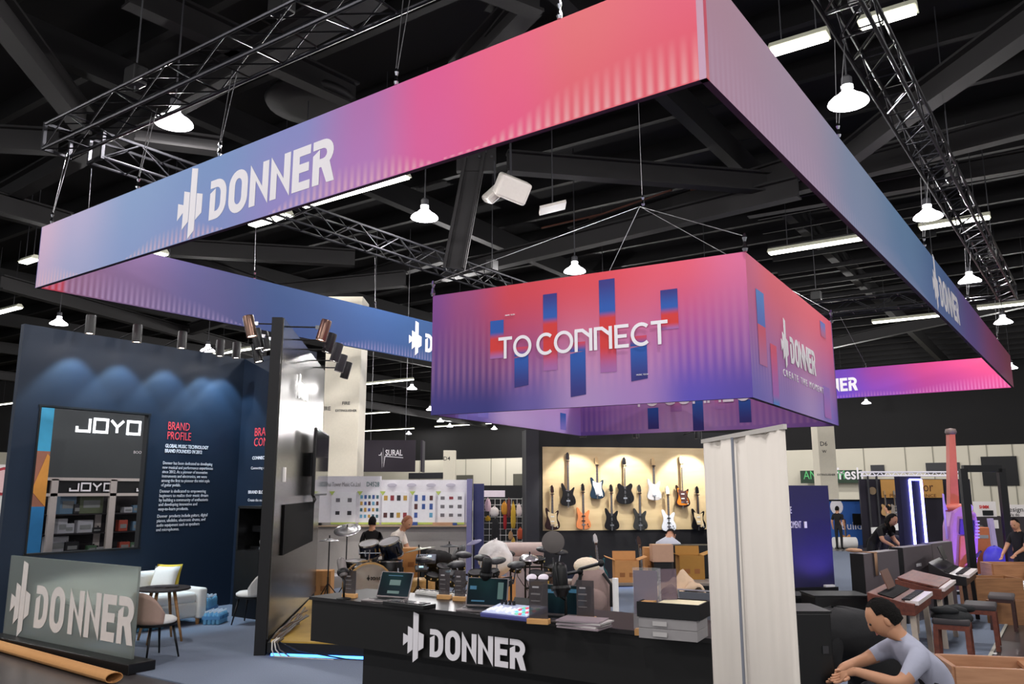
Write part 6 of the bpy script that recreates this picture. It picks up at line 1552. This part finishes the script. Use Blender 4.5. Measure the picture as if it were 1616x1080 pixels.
# ================================================================ PURPLE WALL
CWD = 16.7
c0 = atd(1150, 930, CWD); c1 = atd(1318, 930, CWD + .6)
d_ = c1 - c0; d_.z = 0; ang = math.atan2(d_.y, d_.x); CWL = d_.length
cw = thing('slogan_wall', 'indigo wall lettered create the moment behind the rollup', 'wall', (c0.x, c0.y, 0), ang)
b = MB(); b.box((CWL / 2, .1, 1.08), (CWL, .2, 2.16)); b.build('panel', M('indigo_wall', (40, 37, 78), .55), cw)
b = MB(); b.box((CWL / 2, .0, .06), (CWL, .22, .12)); b.build('skirting', satin, cw)
def cwx(px, py): p = atp(px, py, c0, Vector((-math.sin(ang), math.cos(ang), 0))) - c0; return p.dot(d_.normalized()), p.z
x1, z1 = cwx(1249, 800); x2, z2 = cwx(1264, 823)
text('CREATE', .2, (x1, -.004, z1), XV, white_letter, cw, align='RIGHT', width=.26); text('THE MOMENT', .2, (x2, -.004, z2), XV, white_letter, cw, align='RIGHT', width=.46)
x3, z3 = cwx(1270, 818); b = MB(); b.box((x3, -.01, z3), (.06, .02, .13)); b.build('switch_plate', white_sheet, cw)
x4, z4 = cwx(1306, 926); b = MB(); b.box((x4, -.06, .14), (.22, .08, .04)); b.build('cable_cover', white_sheet, cw)
# blue uplighter washing this wall and the giant guitar
up_m = M('uplighter_lens', (120, 90, 255), .4, em=12, var=0)
def uplight(label, loc, aim, power, col):
    t = thing('floor_uplighter', label, 'spotlight', loc, 0)
    b = MB(); b.lathe([(.09, 0), (.1, .02), (.1, .14), (.08, .16), (0, .15)], 18); b.build('housing', satin, t, True, auto=True)
    b = MB(); b.lathe([(0, .162), (.07, .162)], 18); b.build('lens', up_m, t)
    b = MB(); b.bar((-.12, 0, .01), (.12, 0, .01), .04, .02); b.build('yoke', satin, t)
    lightpoint('uplight_lamp', 'SPOT', (0, 0, .2), power, col, t, .08, aim=Vector(aim) - Vector(loc), angle=95, blend=.8)
p = Vector((c1.x, c1.y, 0)) - YC * .9 + XC * .25; uplight('violet floor uplighter at the corner of the indigo wall', (p.x, p.y, .016), tuple(c0 + d_ * .8 + ZV * 1.2), 90, (.25, .16, 1))

# ================================================================ PIANO DISPLAY
def backpanel(label, px, py, d, w_=1.2, h=1.15, rz=43):
    p = atd(px, py, d); t = thing('display_plinth', label, 'display panel', (p.x, p.y, .015), A + math.radians(rz), 'dark display panels behind the pianos')
    b = MB(); b.box((w_ / 2, .09, h / 2), (w_, .18, h)); b.build('panel', M('panel_taupe', (100, 92, 96), .55), t, bevel=.006)
    b = MB(); b.box((-.012, .09, h / 2), (.02, .19, h)); b.build('side_cover', satin, t)
    brand(.05, (w_ * .4, -.006, h * .72), XV, white_letter, t, icon=False)
    return t
backpanel('dark display panel with a strap over it nearest the indigo wall', 1362, 874, 11.9)
backpanel('middle dark display panel below the glowing portal', 1424, 864, 13.2)
backpanel('far dark display panel beside the giant guitar', 1470, 858, 14.2, .95)
p = atd(1381, 875, 12.1); o = MB().prism([(-.035, -.3), (.035, -.3), (.04, .03), (-.04, .03)], (0, 0, 0), XV, ZV, .012).box((0, .1, .02), (.08, .25, .012)).build('carry_strap', M('tan_strap', (150, 116, 90), .8), None, True); o.location = (p.x, p.y, 1.15); o.rotation_euler = (0, 0, A + .75); o.scale = (1, 1, 1); tag(o, 'tan strap hanging over the nearest display panel', 'strap')
p = atd(1357, 872, 11.95) + YC * .2; o = blob('paper_scraps', (0, 0, 0), (.12, .06, .03), M('peach_paper', (222, 176, 140), .8), seed=2); o.location = (p.x, p.y, 1.2); tag(o, 'crumpled peach paper on top of the nearest display panel', 'paper')
for k, (px, d, w_, h, lb) in enumerate(((1330, 10.6, .7, .72, 'low black crate in front of the indigo wall'), (1268, 11.4, 1.3, .62, 'long low black cabinet below the indigo wall'))):
    p = atd(px, 950, d); t = thing('black_crate', lb, 'crate', (p.x, p.y, .015), A)
    b = MB(); b.box((0, .25, h / 2), (w_, .5, h)); b.build('body', satin, t, bevel=.01)
    b = MB(); b.box((0, .25, h + .01), (w_ + .02, .52, .02)); b.build('lid', black, t)
redw = wood('red_walnut', (88, 42, 30), (116, 58, 40), .6, 3, (8, 1, 8)); brw = wood('brown_walnut', (96, 56, 42), (124, 76, 56), .4, 3, (8, 1, 8)); blk_p = M('piano_black', (28, 26, 28), .35); legw = M('pale_leg', (190, 176, 160), .5)
keyw = M('ivory_key', (232, 222, 220), .35)
def piano(label, x, y, L, D_, body, top, legm, closed=False, rest=None, zf=.76, zb=.86):
    """Slab digital piano, keys facing +x; x,y = near front corner."""
    t = thing('digital_piano', label, 'piano', (x, y, .015), 0)
    prof = [(0, zf - .13), (0, zf), (-.13, zf + .015), (-D_ * .55, zf + .05), (-D_, zb), (-D_, zf - .13)]
    b = MB(); b.prism(prof, (0, L, 0), XV, ZV, L); bo = b.build('body', body, t, bevel=.006)
    if closed:
        b = MB(); b.prism([(-.03, zf + .012), (-.03, zf + .03), (-D_ * .6, zf + .085), (-D_ * .95, zb + .025), (-D_ * .95, zb + .005), (-D_ * .6, zf + .06)], (0, L - .03, 0), XV, ZV, L - .06); b.build('lid', top, t)
    k0 = None; n = 36
    b = MB(); b.box((-.06, 0, zf + .005), (.14, (L - .12) / n * .92, .045))
    for i in range(n):
        if k0 is None: k0 = b.build('white_key', keyw, t); o = k0
        else: o = copy_part(k0, t)
        o.location = (.025, .06 + (L - .12) * (i + .5) / n, -.012 if closed else 0)
    if not closed:
        k1 = None; b = MB(); b.box((-.12, 0, zf + .036), (.09, .012, .016))
        for i in range(n - 1):
            if i % 7 in (2, 6): continue
            if k1 is None: k1 = b.build('black_key', satin, t); o = k1
            else: o = copy_part(k1, t)
            o.location = (.02, .06 + (L - .12) * (i + 1) / n, 0)
        b = MB(); b.box((-D_ * .62, L / 2, zf + .068), (D_ * .34, L - .1, .006), R=Matrix.Rotation(.26, 3, 'Y')); b.build('control_strip', M('matt_black', (20, 19, 20), .85, spec=.1), t)
    for yy in (.14, L - .14):
        for xx, dx in ((-.05, .03), (-D_ + .06, -.03)):
            b = MB(); b.bar((xx, yy, zf - .13), (xx + dx, yy, 0), .06, .045, up=YV); b.build('leg', legm, t)
    if rest:
        b = MB(); b.box((-D_ * .75, L * .5, zb + .11), (.012, .46, .22), R=Matrix.Rotation(-.35, 3, 'Y')); b.build('music_rest', rest, t)
    return t
piano('red brown digital piano with open keys nearest the crouching man', -1.66, 10.55, 1.25, .5, redw, redw, legw, rest=M('rest_brown', (104, 70, 58), .5))
piano('red walnut digital piano with closed lid', -1.6, 12.3, 1.35, .55, redw, redw, legw, closed=True)
piano('black digital piano with slanted music rest', -1.5, 14.25, 1.4, .5, blk_p, blk_p, blk_p, rest=blk_p, zb=.95)
def stool(label, x, y, rz, wm, sm, s=1.0):
    t = thing('piano_stool', label, 'stool', (x, y, .015), rz, 'piano stools along the aisle'); t.scale = (s,) * 3
    b = MB(); b.box((0, 0, .47), (.34, .5, .06)); b.build('cushion', sm, t, bevel=.02)
    b = MB(); b.box((0, 0, .42), (.32, .48, .05)); b.build('apron', wm, t)
    for sx in (-1, 1):
        for sy in (-1, 1):
            b = MB(); b.bar((.14 * sx, .22 * sy, .42), (.15 * sx, .23 * sy, 0), .045, .045, up=YV); b.build('leg', wm, t)
    return t
padm = M('stool_pad', (58, 54, 56), .7); darkw = wood('dark_stool_wood', (48, 26, 24), (66, 36, 32), .4)
stool('red brown piano stool with a black jacket on it', -1.37, 11.2, .06, redw, padm, 1.15)
stool('red brown piano stool with bare grey cushion', -1.22, 12.85, .05, redw, padm, 1.12)
stool('black piano stool with grey cushion farthest along the aisle', -1.1, 14.7, .03, darkw, M('grey_pad2', (92, 86, 86), .8))
jm_ = M('jacket_black', (26, 28, 30), .85, var=.2, scale=16, bump=.5)
t = tag(blob('folded_jacket', (0, 0, .06), (.24, .29, .09), jm_, seed=5), 'black jacket heaped on the nearest piano stool', 'jacket'); t.location = (-1.37, 11.2, .53); soften(t, 1)
for k in range(3):
    o = blob('fold', (0, 0, 0), (.16, .09, .05), jm_, seed=20 + k); o.parent = t; o.location = (-.05 + .07 * k, -.16 + .16 * k, .14); soften(o, 1)
b = MB(); b.box((0, 0, .003), (.16, .1, .005)); o = b.build('paper_scrap', white_sheet); o.location = (atz(1562, 1032).x, atz(1562, 1032).y, .004); tag(o, 'white paper scrap on the floor beside the tape', 'paper')
t = thing('plastic_wrapper', 'white and blue plastic wrapper under the nearest stool', 'wrapper', (-1.75, 11.7, .016), .3)
o = blob('film', (0, 0, .04), (.2, .14, .04), pm, seed=9); o.parent = t
b = MB(); b.box((.12, .02, .055), (.1, .08, .01)); b.build('blue_label', M('label_blue', (80, 150, 210), .5), t)

# wooden piano parts laid out on the right
wp = [wood('part_wood_a', (152, 102, 66), (180, 128, 86), .5, 3, (1, 1, 9)), wood('part_wood_b', (134, 92, 58), (160, 112, 72), .5, 3, (1, 1, 9)), wood('part_wood_c', (176, 126, 92), (198, 148, 112), .5, 3, (1, 1, 9))]
def crate(label, px0, px1, ytop, ybot, d, depth, m, rz=0.0, floor=True, rim=.04):
    a = atd(px0, ytop, d); c = atd(px1, ytop, d); L = (c - a).length; z1 = a.z; z0 = 0.0 if floor else atd(px0, ybot, d).z
    t = thing('wooden_piano_part', label, 'piano part', (a.x, a.y, z0), A + rz, 'wooden piano parts at the aisle')
    h = z1 - z0
    for nm, cc, s_ in (('front_board', (L / 2, 0, h / 2), (L, rim, h)), ('rear_board', (L / 2, depth, h / 2), (L, rim, h)), ('end_board', (0, depth / 2, h / 2), (rim, depth, h)), ('end_board', (L, depth / 2, h / 2), (rim, depth, h)), ('bottom_board', (L / 2, depth / 2, .03), (L, depth, .03))):
        b = MB(); b.box(cc, s_); b.build(nm, m, t, bevel=.004)
    return t
crate('long wooden piano body held by the person at the frame edge', 1566, 1700, 890, 916, 15.2, .45, wp[0], -.1, False)
pp_ = [o for o in bpy.data.objects if o.get('label', '').startswith('long wooden piano body')][0]
for x in (.35, 1.3):
    b = MB(); b.bar((x, .1, 0), (x, .1, -pp_.location.z), .06, .06); b.build('trestle_leg', wp[0], pp_)
t = crate('open wooden piano body behind the stools', 1538, 1612, 913, 960, 14.6, .5, wp[1], .0)
b = MB(); b.bar((1.2, -.1, .3), (1.35, .5, .62), .3, .03); b.build('leaning_board', wp[0], t)
crate('low wooden piano panel lying across the aisle', 1563, 1720, 948, 978, 13.2, .12, wp[1], -.08)
t = crate('pale wooden piano crate at the bottom corner', 1506, 1760, 1052, 1080, 6.6, .5, wp[2], -.22)
b = MB(); b.box((.9, .3, .66), (.6, .4, .03), R=Matrix.Rotation(.12, 3, 'X')); b.build('loose_panel', wp[2], t); b = MB(); b.box((.95, .28, .69), (.3, .2, .03)); b.build('paper_sheet', white_sheet, t)
t.location.z = 0

# ================================================================ GLOWING PORTAL, GIANT GUITAR, BLACK FRAME
PDp = 16.4
p = atd(1436, 850, PDp); pr = thing('light_portal', 'dark blue portal outlined by a white glowing strip', 'light frame', (p.x, p.y, .015), A + .2)
ptop = atd(1440, 757, PDp).z; f_ = PDp / 1301.0
led = M('portal_led', (206, 206, 255), .3, em=9.0, var=0, ecol=(140, 140, 255)); pnl = M('portal_panel', (20, 18, 52), .5)
for x0, x1 in ((-.12, .1), (.22, .36)):
    b = MB(); b.box(((x0 + x1) / 2, .08, ptop / 2), (x1 - x0, .16, ptop)); b.build('post', pnl, pr)
b = MB(); b.box((.12, .08, ptop + .02), (.48, .16, .05)); b.build('lintel', pnl, pr)
for a, c in (((.09, -.02, .2), (.09, -.02, ptop - .02)), ((.345, -.02, .2), (.345, -.02, ptop - .02)), ((.09, -.02, ptop - .02), (.345, -.02, ptop - .02))):
    b = MB(); b.bar(a, c, .035, .035, up=YV); b.build('glow_strip', led, pr)
GD = 18.0
p = atd(1510, 915, GD); gg = thing('giant_guitar', 'giant salmon pink guitar sculpture washed in violet light', 'sculpture', (p.x, p.y, 0), A)
def ggl(px, py): q = atd(px, py, GD); return ((q - p).dot(XC), q.z)
salm = M('salmon_paint', (206, 108, 92), .45); salm_violet = M('salmon_violet_lit', (186, 128, 190), .45)  # body colour has the violet lighting painted into the salmon
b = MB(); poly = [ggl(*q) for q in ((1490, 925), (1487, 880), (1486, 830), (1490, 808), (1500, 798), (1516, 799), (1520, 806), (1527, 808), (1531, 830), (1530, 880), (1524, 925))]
b.prism(poly[::-1], (0, 0, 0), XV, ZV, .35); o = b.build('body', salm_violet, gg, bevel=.05)
for nm, pts, m in (('neck', ((1495, 806), (1494, 686), (1503, 684), (1510, 803)), salm), ('lower_body_panel', ((1497, 925), (1500, 845), (1522, 845), (1521, 925)), salm), ('pickup_panel', ((1499, 842), (1500, 818), (1522, 820), (1522, 844)), M('violet_panel', (84, 56, 160), .4))):
    b = MB(); b.prism([ggl(*q) for q in pts], (0, -.4 if nm != 'neck' else -.12, 0), XV, ZV, -.05 if nm != 'neck' else -.16); b.build(nm, m, gg, bevel=.01)
b = MB(); x, z = ggl(1499, 684); b.lathe([(0, 0), (.1, 0), (.12, .05), (.1, .12), (0, .14)], 14, (x, -.04, z - .03)); b.build('headstock_cap', M('cap_grey', (120, 104, 100), .5), gg, True)
for k in range(5):
    x, z = ggl(1503 + 4 * k, 905 - 6 * k); b = MB(); b.bar((x - .1, -.5, z), (x + .14, -.5, z + .18), .03, .04, up=YV); b.build('string_bar', satin, gg)
for k in range(6):
    x, z = ggl(1524, 822 + 5 * k); b = MB(); b.box((x, -.44, z), (.09, .03, .025)); b.build('side_rung', M('lilac_white', (220, 206, 236), .5), gg)
neon = M('lilac_tube', (170, 140, 230), .3, em=.35, var=0)
for pts in (((1484, 805), (1479, 780), (1481, 810), (1485, 850)), ((1515, 803), (1519, 792), (1524, 800), (1519, 830), (1524, 850), (1529, 890), (1527, 930))):
    b = MB(); b.path([(ggl(*q)[0], -.25, ggl(*q)[1]) for q in pts], .022, n=7); b.build('side_tube', neon, gg, True)
b = MB(); b.ell((ggl(1505, 802)[0], -.15, ggl(1505, 802)[1]), (.3, .2, .1)); b.build('neck_joint', salm, gg, True)
q = p + XC * .9 - YC * 1.4; uplight('violet floor uplighter before the giant guitar', (q.x, q.y, .13), (p.x, p.y, 1.5), 160, (.3, .18, 1))
st = thing('black_stage', 'low black stage with a pale edge under the giant guitar', 'stage', (p.x, p.y, 0), A)
b = MB(); b.box((.8, -.2, .05), (3.6, 2.0, .1)); b.build('deck', satin, st); b = MB(); b.box((.8, -1.21, .09), (3.6, .02, .02)); b.build('edge_strip', white_sheet, st)
FDp = 16.8
p = atd(1534, 890, FDp); fr_ = thing('standing_frame', 'tall black rectangular frame standing right of the giant guitar', 'frame', (p.x, p.y, .1), A)
q = atd(1521, 740, FDp); q2 = atd(1581, 740, FDp); W_ = (q2 - q).length; Ht = q.z - .1
for a, c in (((0, 0, 0), (0, 0, Ht)), ((W_, 0, 0), (W_, 0, Ht)), ((0, 0, Ht), (W_, 0, Ht)), ((0, 0, .12), (W_, 0, .12))):
    b = MB(); b.bar(a, c, .14, .1, up=YV); b.build('frame_bar', satin, fr_)
for x in (0, W_):
    b = MB(); b.box((x, 0, .02), (.2, .6, .04)); b.build('foot', satin, fr_)

# ================================================================ FAR BOOTHS ON THE RIGHT
BD = 32.0
a = atd(1300, 862, BD); t = thing('blue_booth_wall', 'blue booth wall with a black screen far down the aisle', 'booth', (a.x, a.y, 0), A)
fx = lambda px: (atd(px, 820, BD) - a).dot(XC)
fz = lambda py: atd(1350, py, BD).z
b = MB(); b.box((fx(1387) / 2, .1, fz(790) / 2), (fx(1387), .1, fz(790))); b.build('wall_board', M('booth_blue', (44, 92, 168), .6), t)
b = MB(); b.box((fx(1387) / 2, .08, fz(790)), (fx(1390), .16, .06)); b.build('top_edge', satin, t)
b = MB(); b.box(((fx(1346) + fx(1380)) / 2, .0, (fz(811) + fz(829)) / 2), (fx(1380) - fx(1346), .06, fz(811) - fz(829))); b.build('screen', satin, t)
text('build', .42, (fx(1327), .03, fz(836)), XV, white_letter, t)
b = MB(); b.ell((fx(1322), .02, fz(800)), (.25, .02, .3)); b.build('white_emblem', white_letter, t)
p = atd(1336, 862, 31.0); g_ = guitar('natural acoustic guitar leaning on the blue booth wall', (p.x, p.y, .26), A, SEMI, M('natural_top', (196, 140, 80), .4), neck=.46, s=1.0, hook=False, head=rosew)
b = MB(); b.lathe([(0, 0), (.2, 0), (.2, .8), (0, .8)], 18, (0, 0, .2), Matrix.Rotation(PI / 2, 3, 'Y')); o = b.build('white_roll', white_sheet, None, True, auto=True); p = atd(1316, 862, 30.2); o.location = (p.x, p.y, 0); o.rotation_euler = (0, 0, A); tag(o, 'thick white roll lying by the blue booth wall', 'roll')
p = atd(1324, 850, 29.5); person('person in black standing by the blue booth wall', (p.x, p.y, 0), A + .8, {}, BLKSHIRT, DRKPANTS, BLKHAIR, scale=.86, fingers=False)
GDp = 30.0
a = atd(1374, 862, GDp); t = thing('gold_banner_booth', 'dark booth with a gold scripted banner under a white-lit truss', 'booth', (a.x, a.y, 0), A)
fx2 = lambda px: (atd(px, 770, GDp) - a).dot(XC)
fz2 = lambda py: atd(1450, py, GDp).z
b = MB(); b.box((fx2(1545) / 2, .6, fz2(756) / 2), (fx2(1545), .1, fz2(756))); b.build('backdrop', M('booth_dark', (34, 30, 42), .7), t)
b = MB(); b.box(((fx2(1398) + fx2(1497)) / 2, .4, (fz2(757) + fz2(786)) / 2), (fx2(1497) - fx2(1398), .04, fz2(757) - fz2(786))); b.build('gold_cloth', M('gold_cloth', (206, 154, 84), .7, var=.15, scale=2), t)
text('Creator', .5, (fx2(1424), .37, fz2(776)), XV, M('brown_script', (96, 58, 34), .6), t, width=fx2(1480) - fx2(1424))
text('PEARL EXPERIENCE', .16, (fx2(1410), .37, fz2(785)), XV, M('brown_script', (96, 58, 34), .6), t, width=fx2(1484) - fx2(1410))
for s_ in (1386, 1515):
    b = MB(); b.lathe([(.1, 0), (.14, 0), (.14, .01), (.1, .01), (.1, 0)], 18, (fx2(s_), .5, fz2(775)), Matrix.Rotation(PI / 2, 3, 'X')); b.build('emblem', M('emblem_tan', (150, 128, 100), .6), t)
for k, z in ((0, fz2(751)), (1, fz2(751) + .14)):
    b = MB(); b.tube((0, .4, z), (fx2(1530), .4, z), .03, n=6); b.build('truss_chord', M('lit_truss', (226, 222, 232), .4, em=.25, var=0), t)  # pale colour and faint emission stand in for light on the truss
for k in range(26):
    x = fx2(1530) * k / 26; b = MB(); b.tube((x, .4, fz2(751) + (.14 if k % 2 else 0)), (x + fx2(1530) / 26, .4, fz2(751) + (0 if k % 2 else .14)), .016, n=5); b.build('truss_brace', MATS['lit_truss'], t)
for px in (1378, 1392):
    b = MB(); b.tube((fx2(px), .4, 0), (fx2(px), .4, fz2(751)), .04, n=6); b.build('truss_leg', dark, t)
for px, lb, col in ((1404, 'tan guitar hung in the dark far booth', (190, 150, 100)), (1419, 'pale grey guitar hung in the dark far booth', (150, 140, 130))):
    p = atd(px, 813, GDp); guitar(lb, (p.x + .25 * YC.x, p.y + .25 * YC.y, p.z + .2), A, SEMI, M('far_guitar_%d' % px, col, .4), neck=.42, s=.95)
p = atd(1406, 860, 27.0); person('person in a tan top standing in the dark far booth', (p.x, p.y, 0), A + 2.4, {}, M('tan_top', (150, 132, 110), .9), DRKPANTS, BLKHAIR, scale=.9, fingers=False)
for k, (px, py, lb) in enumerate(((1418, 832, 'pale round drum in the far dark booth'), (1390, 838, 'small white drum in the far dark booth'))):
    p = atd(px, py, 28); t2 = thing('far_drum', lb, 'drum', (p.x, p.y, 0), A); b = MB(); b.lathe([(0, p.z - .1), (.3, p.z - .1), (.3, p.z + .1), (0, p.z + .12)], 18); b.build('shell', white_sheet, t2); b = MB(); b.tube((0, 0, 0), (0, 0, p.z - .1), .03); b.build('stand', satin, t2)
# dark wall with boards and signs at the frame edge
a = atd(1525, 862, 24); t = thing('dark_booth_wall', 'dark low booth wall carrying white signs at the frame edge', 'booth', (a.x, a.y, 0), A)
fx3 = lambda px: (atd(px, 800, 24) - a).dot(XC)
fz3 = lambda py: atd(1570, py, 24).z
b = MB(); b.box((fx3(1700) / 2, .2, fz3(815) / 2), (fx3(1700), .1, fz3(815))); b.build('wall_board', M('wall_brown_grey', (58, 52, 54), .7), t)
b = MB(); b.box(((fx3(1541) + fx3(1576)) / 2, .15, (fz3(792) + fz3(816)) / 2), (fx3(1576) - fx3(1541), .04, fz3(792) - fz3(816))); sg = b.build('white_board', M('board_white', (226, 220, 216), .6), t)
text('SHMM', .13, (fx3(1549), .12, fz3(803)), XV, M('sign_red', (200, 40, 44), .6), sg, width=fx3(1564) - fx3(1549), bold=.004)
b = MB(); b.box((fx3(1567) - .1, .11, fz3(810)), (.3, .03, .14)); b.build('printed_desk', satin, sg)
b = MB(); b.box(((fx3(1582) + fx3(1660)) / 2, .13, (fz3(797) + fz3(816)) / 2), (fx3(1660) - fx3(1582), .04, fz3(797) - fz3(816))); sg = b.build('white_sign', MATS['board_white'], t)
text('Design Studio', .19, (fx3(1586), .1, fz3(808)), XV, satin, sg, width=fx3(1650) - fx3(1586)); text('We do', .12, (fx3(1592), .1, fz3(815)), XV, satin, sg)
b = MB(); b.box((fx3(1572), .12, fz3(828)), (.16, .02, .24)); b.build('notice', MATS['board_white'], t)
b = MB(); b.bar((fx3(1554), -.3, .3), (fx3(1551), -.3, fz3(818)), .12, .12, up=YV); b.build('lilac_post', M('lilac_post', (186, 170, 214), .5), t)
for k, (px, lb, col) in enumerate(((1545, 'orange amplifier in front of the dark booth wall', (190, 110, 70)), (1538, 'dark amplifier left of the orange one', (60, 56, 52)))):
    p = atd(px, 880, 21 + k); t2 = thing('small_amplifier', lb, 'amplifier', (p.x, p.y, .0), A); hh_ = 1.15
    b = MB(); b.box((0, 0, hh_ / 2), (.5, .3, hh_)); b.build('cabinet', M('amp_col_%d' % k, col, .7), t2, bevel=.02); b = MB(); b.box((0, -.155, hh_ * .8), (.4, .01, .08)); b.build('control_strip', chrome, t2)
p = atd(1570, 872, 20.5); o = blob('blue_glow_blob', (0, 0, 0), (.3, .3, .36), M('glow_blue', (70, 60, 210), .5), seed=3); o.location = (p.x, p.y, .36); tag(o, 'rounded blue blob standing in for a glow beyond the black frame', 'bag'); soften(o, 1)  # coloured blob stands in for a blue glow

# ================================================================ PEOPLE ON THE RIGHT
LEAN = dict(spine=(.1, 0, 1.1), chest=(.26, 0, 1.24), neck=(.38, 0, 1.36), hb=(.44, 0, 1.4), ht=(.5, 0, 1.5), sl=(.27, .17, 1.3), sr=(.27, -.17, 1.3), el=(.36, .24, 1.05), er=(.36, -.24, 1.05), wl=(.52, .15, .95), wr=(.52, -.15, .95))
p = atd(1376, 860, 17.5); person('long haired person in black leaning over behind the display panels', (p.x, p.y, .0), A - .9, LEAN, BLKSHIRT, DRKPANTS, BLKHAIR, long_hair=True, look=(1, 0, -.6), scale=1.0)
BEND = dict(pelvis=(0, 0, .95), spine=(.18, 0, 1.05), chest=(.42, 0, 1.06), neck=(.58, 0, 1.02), hb=(.64, 0, .98), ht=(.74, 0, .92), sl=(.42, .18, 1.03), sr=(.42, -.18, 1.03), el=(.5, .22, .76), er=(.5, -.22, .76), wl=(.6, .14, .52), wr=(.6, -.14, .52))
p = atd(1432, 860, 18.0); person('person in a dark patterned jacket bent double behind the display panels', (p.x, p.y, 0), A + PI - .25, BEND, M('dark_jacket', (48, 46, 62), .85, var=.25, scale=6), DRKPANTS, BLKHAIR, sleeve='long', look=(.3, 0, -1))
p = atd(1606, 830, 15.8); person('person in a black vest steadying the long wooden part at the frame edge', (p.x, p.y, 0), A + PI + .35, dict(STAND, el=(.12, .22, 1.14), wl=(.34, .16, 1.02), er=(.12, -.22, 1.14), wr=(.34, -.16, .98), hb=(.05, 0, 1.55), ht=(.09, 0, 1.66), neck=(.02, 0, 1.48)), BLKSHIRT, DRKPANTS, BLKHAIR, scale=.88, look=(1, .2, -.5))
# crouching man in the pale grey T-shirt
tee = M('pale_grey_tee', (170, 172, 190), .9, var=.06, scale=12, bump=.12)
MD = 5.8
p = atd(1478, 1000, MD)
man = person('man in a pale grey T-shirt sitting low with crossed forearms', (p.x, p.y, 0), A + PI - .12,
    dict(pelvis=(-.02, 0, .6), spine=(.03, 0, .76), chest=(.13, 0, .9), neck=(.24, 0, 1.03), hb=(.29, 0, 1.08), ht=(.35, 0, 1.18), sl=(.17, .18, .94), el=(.33, .27, .78), wl=(.57, .12, .83), sr=(.21, -.17, .95), er=(.4, -.2, .84), wr=(.6, -.03, .82),
         hl=(.0, .1, .58), kl=(.46, .15, .7), al=(.36, .17, .12), tl=(.54, .18, .05), hr=(.0, -.1, .58), kr=(.46, -.13, .68), ar=(.36, -.16, .12), tr=(.54, -.17, .05)),
    tee, M('charcoal_shorts', (44, 44, 46), .9), BLKHAIR, scale=1.04, bulk=1.15, look=(.9, -.25, -.5), grip=(.35, 0, -1))
t = thing('low_seat', 'low dark seat under the man in the grey T-shirt', 'stool', (p.x, p.y, 0), A)
b = MB(); b.box((.04, 0, .46), (.4, .36, .06)); b.build('seat', satin, t, bevel=.015)
for sx in (-.12, .2):
    for sy in (-.14, .14):
        b = MB(); b.tube((sx, sy, .44), (sx, sy, 0), .02); b.build('leg', satin, t)
o = MB().lathe([(0, 0), (.03, 0), (.032, .01), (.03, .09), (.012, .1), (0, .1)], 14).build('blue_cap_bottle', M('cap_blue', (60, 110, 200), .4), None, True, auto=True); q = man.matrix_basis @ Vector((.65, .1, .64)); o.location = q; tag(o, 'small blue object held in the fingers of the man in grey', 'marker')
# bending person in black and the black case
p = atd(1362, 1000, 6.9)
bp_o = person('person in a black jacket bent over with back uppermost beside the man in grey', (p.x, p.y, 0), A + PI + .05,
    dict(pelvis=(-.12, 0, .82), spine=(.06, 0, .98), chest=(.3, 0, .98), neck=(.47, 0, .9), hb=(.53, 0, .86), ht=(.6, 0, .76), sl=(.3, .2, .95), sr=(.3, -.2, .95), el=(.36, .25, .66), er=(.34, -.26, .66), wl=(.45, .16, .45), wr=(.42, -.16, .45),
         hl=(-.12, .1, .78), kl=(.06, .12, .45), al=(-.1, .12, .1), tl=(.06, .13, .05), hr=(-.12, -.1, .78), kr=(.06, -.12, .45), ar=(-.1, -.12, .1), tr=(.06, -.13, .05)),
    M('black_jacket', (30, 30, 32), .9, var=.15, scale=10, bump=.3), DRKPANTS, BLKHAIR, sleeve='long', look=(.2, 0, -1), scale=1.02)
o = blob('jacket', (.2, 0, .9), (.42, .27, .2), MATS['black_jacket'], Matrix.Rotation(.08, 3, 'Y'), 11); o.parent = bp_o; soften(o, 1)
o = blob('jacket_skirt', (-.05, 0, .72), (.26, .25, .3), MATS['black_jacket'], None, 12); o.parent = bp_o; soften(o, 1)
p = atd(1278, 1000, 5.9); t = thing('black_equipment_case', 'tall black equipment case right of the rollup banner', 'case', (p.x, p.y, .0), A)
zc = atd(1280, 968, 5.9).z
b = MB(); b.box((0, .2, zc / 2), (.31, .4, zc)); b.build('shell', satin, t, bevel=.01)
b = MB(); b.box((0, .2, zc + .006), (.32, .41, .014)); b.build('lid', black, t)
for s_ in (-.1, .1):
    b = MB(); b.box((s_, -.005, zc * .8), (.04, .01, .05)); b.build('latch', dark, t)
b = MB(); b.box((.17, .1, zc - .12), (.02, .04, .14)); b.build('side_handle', M('handle_brown', (150, 90, 70), .5), t)
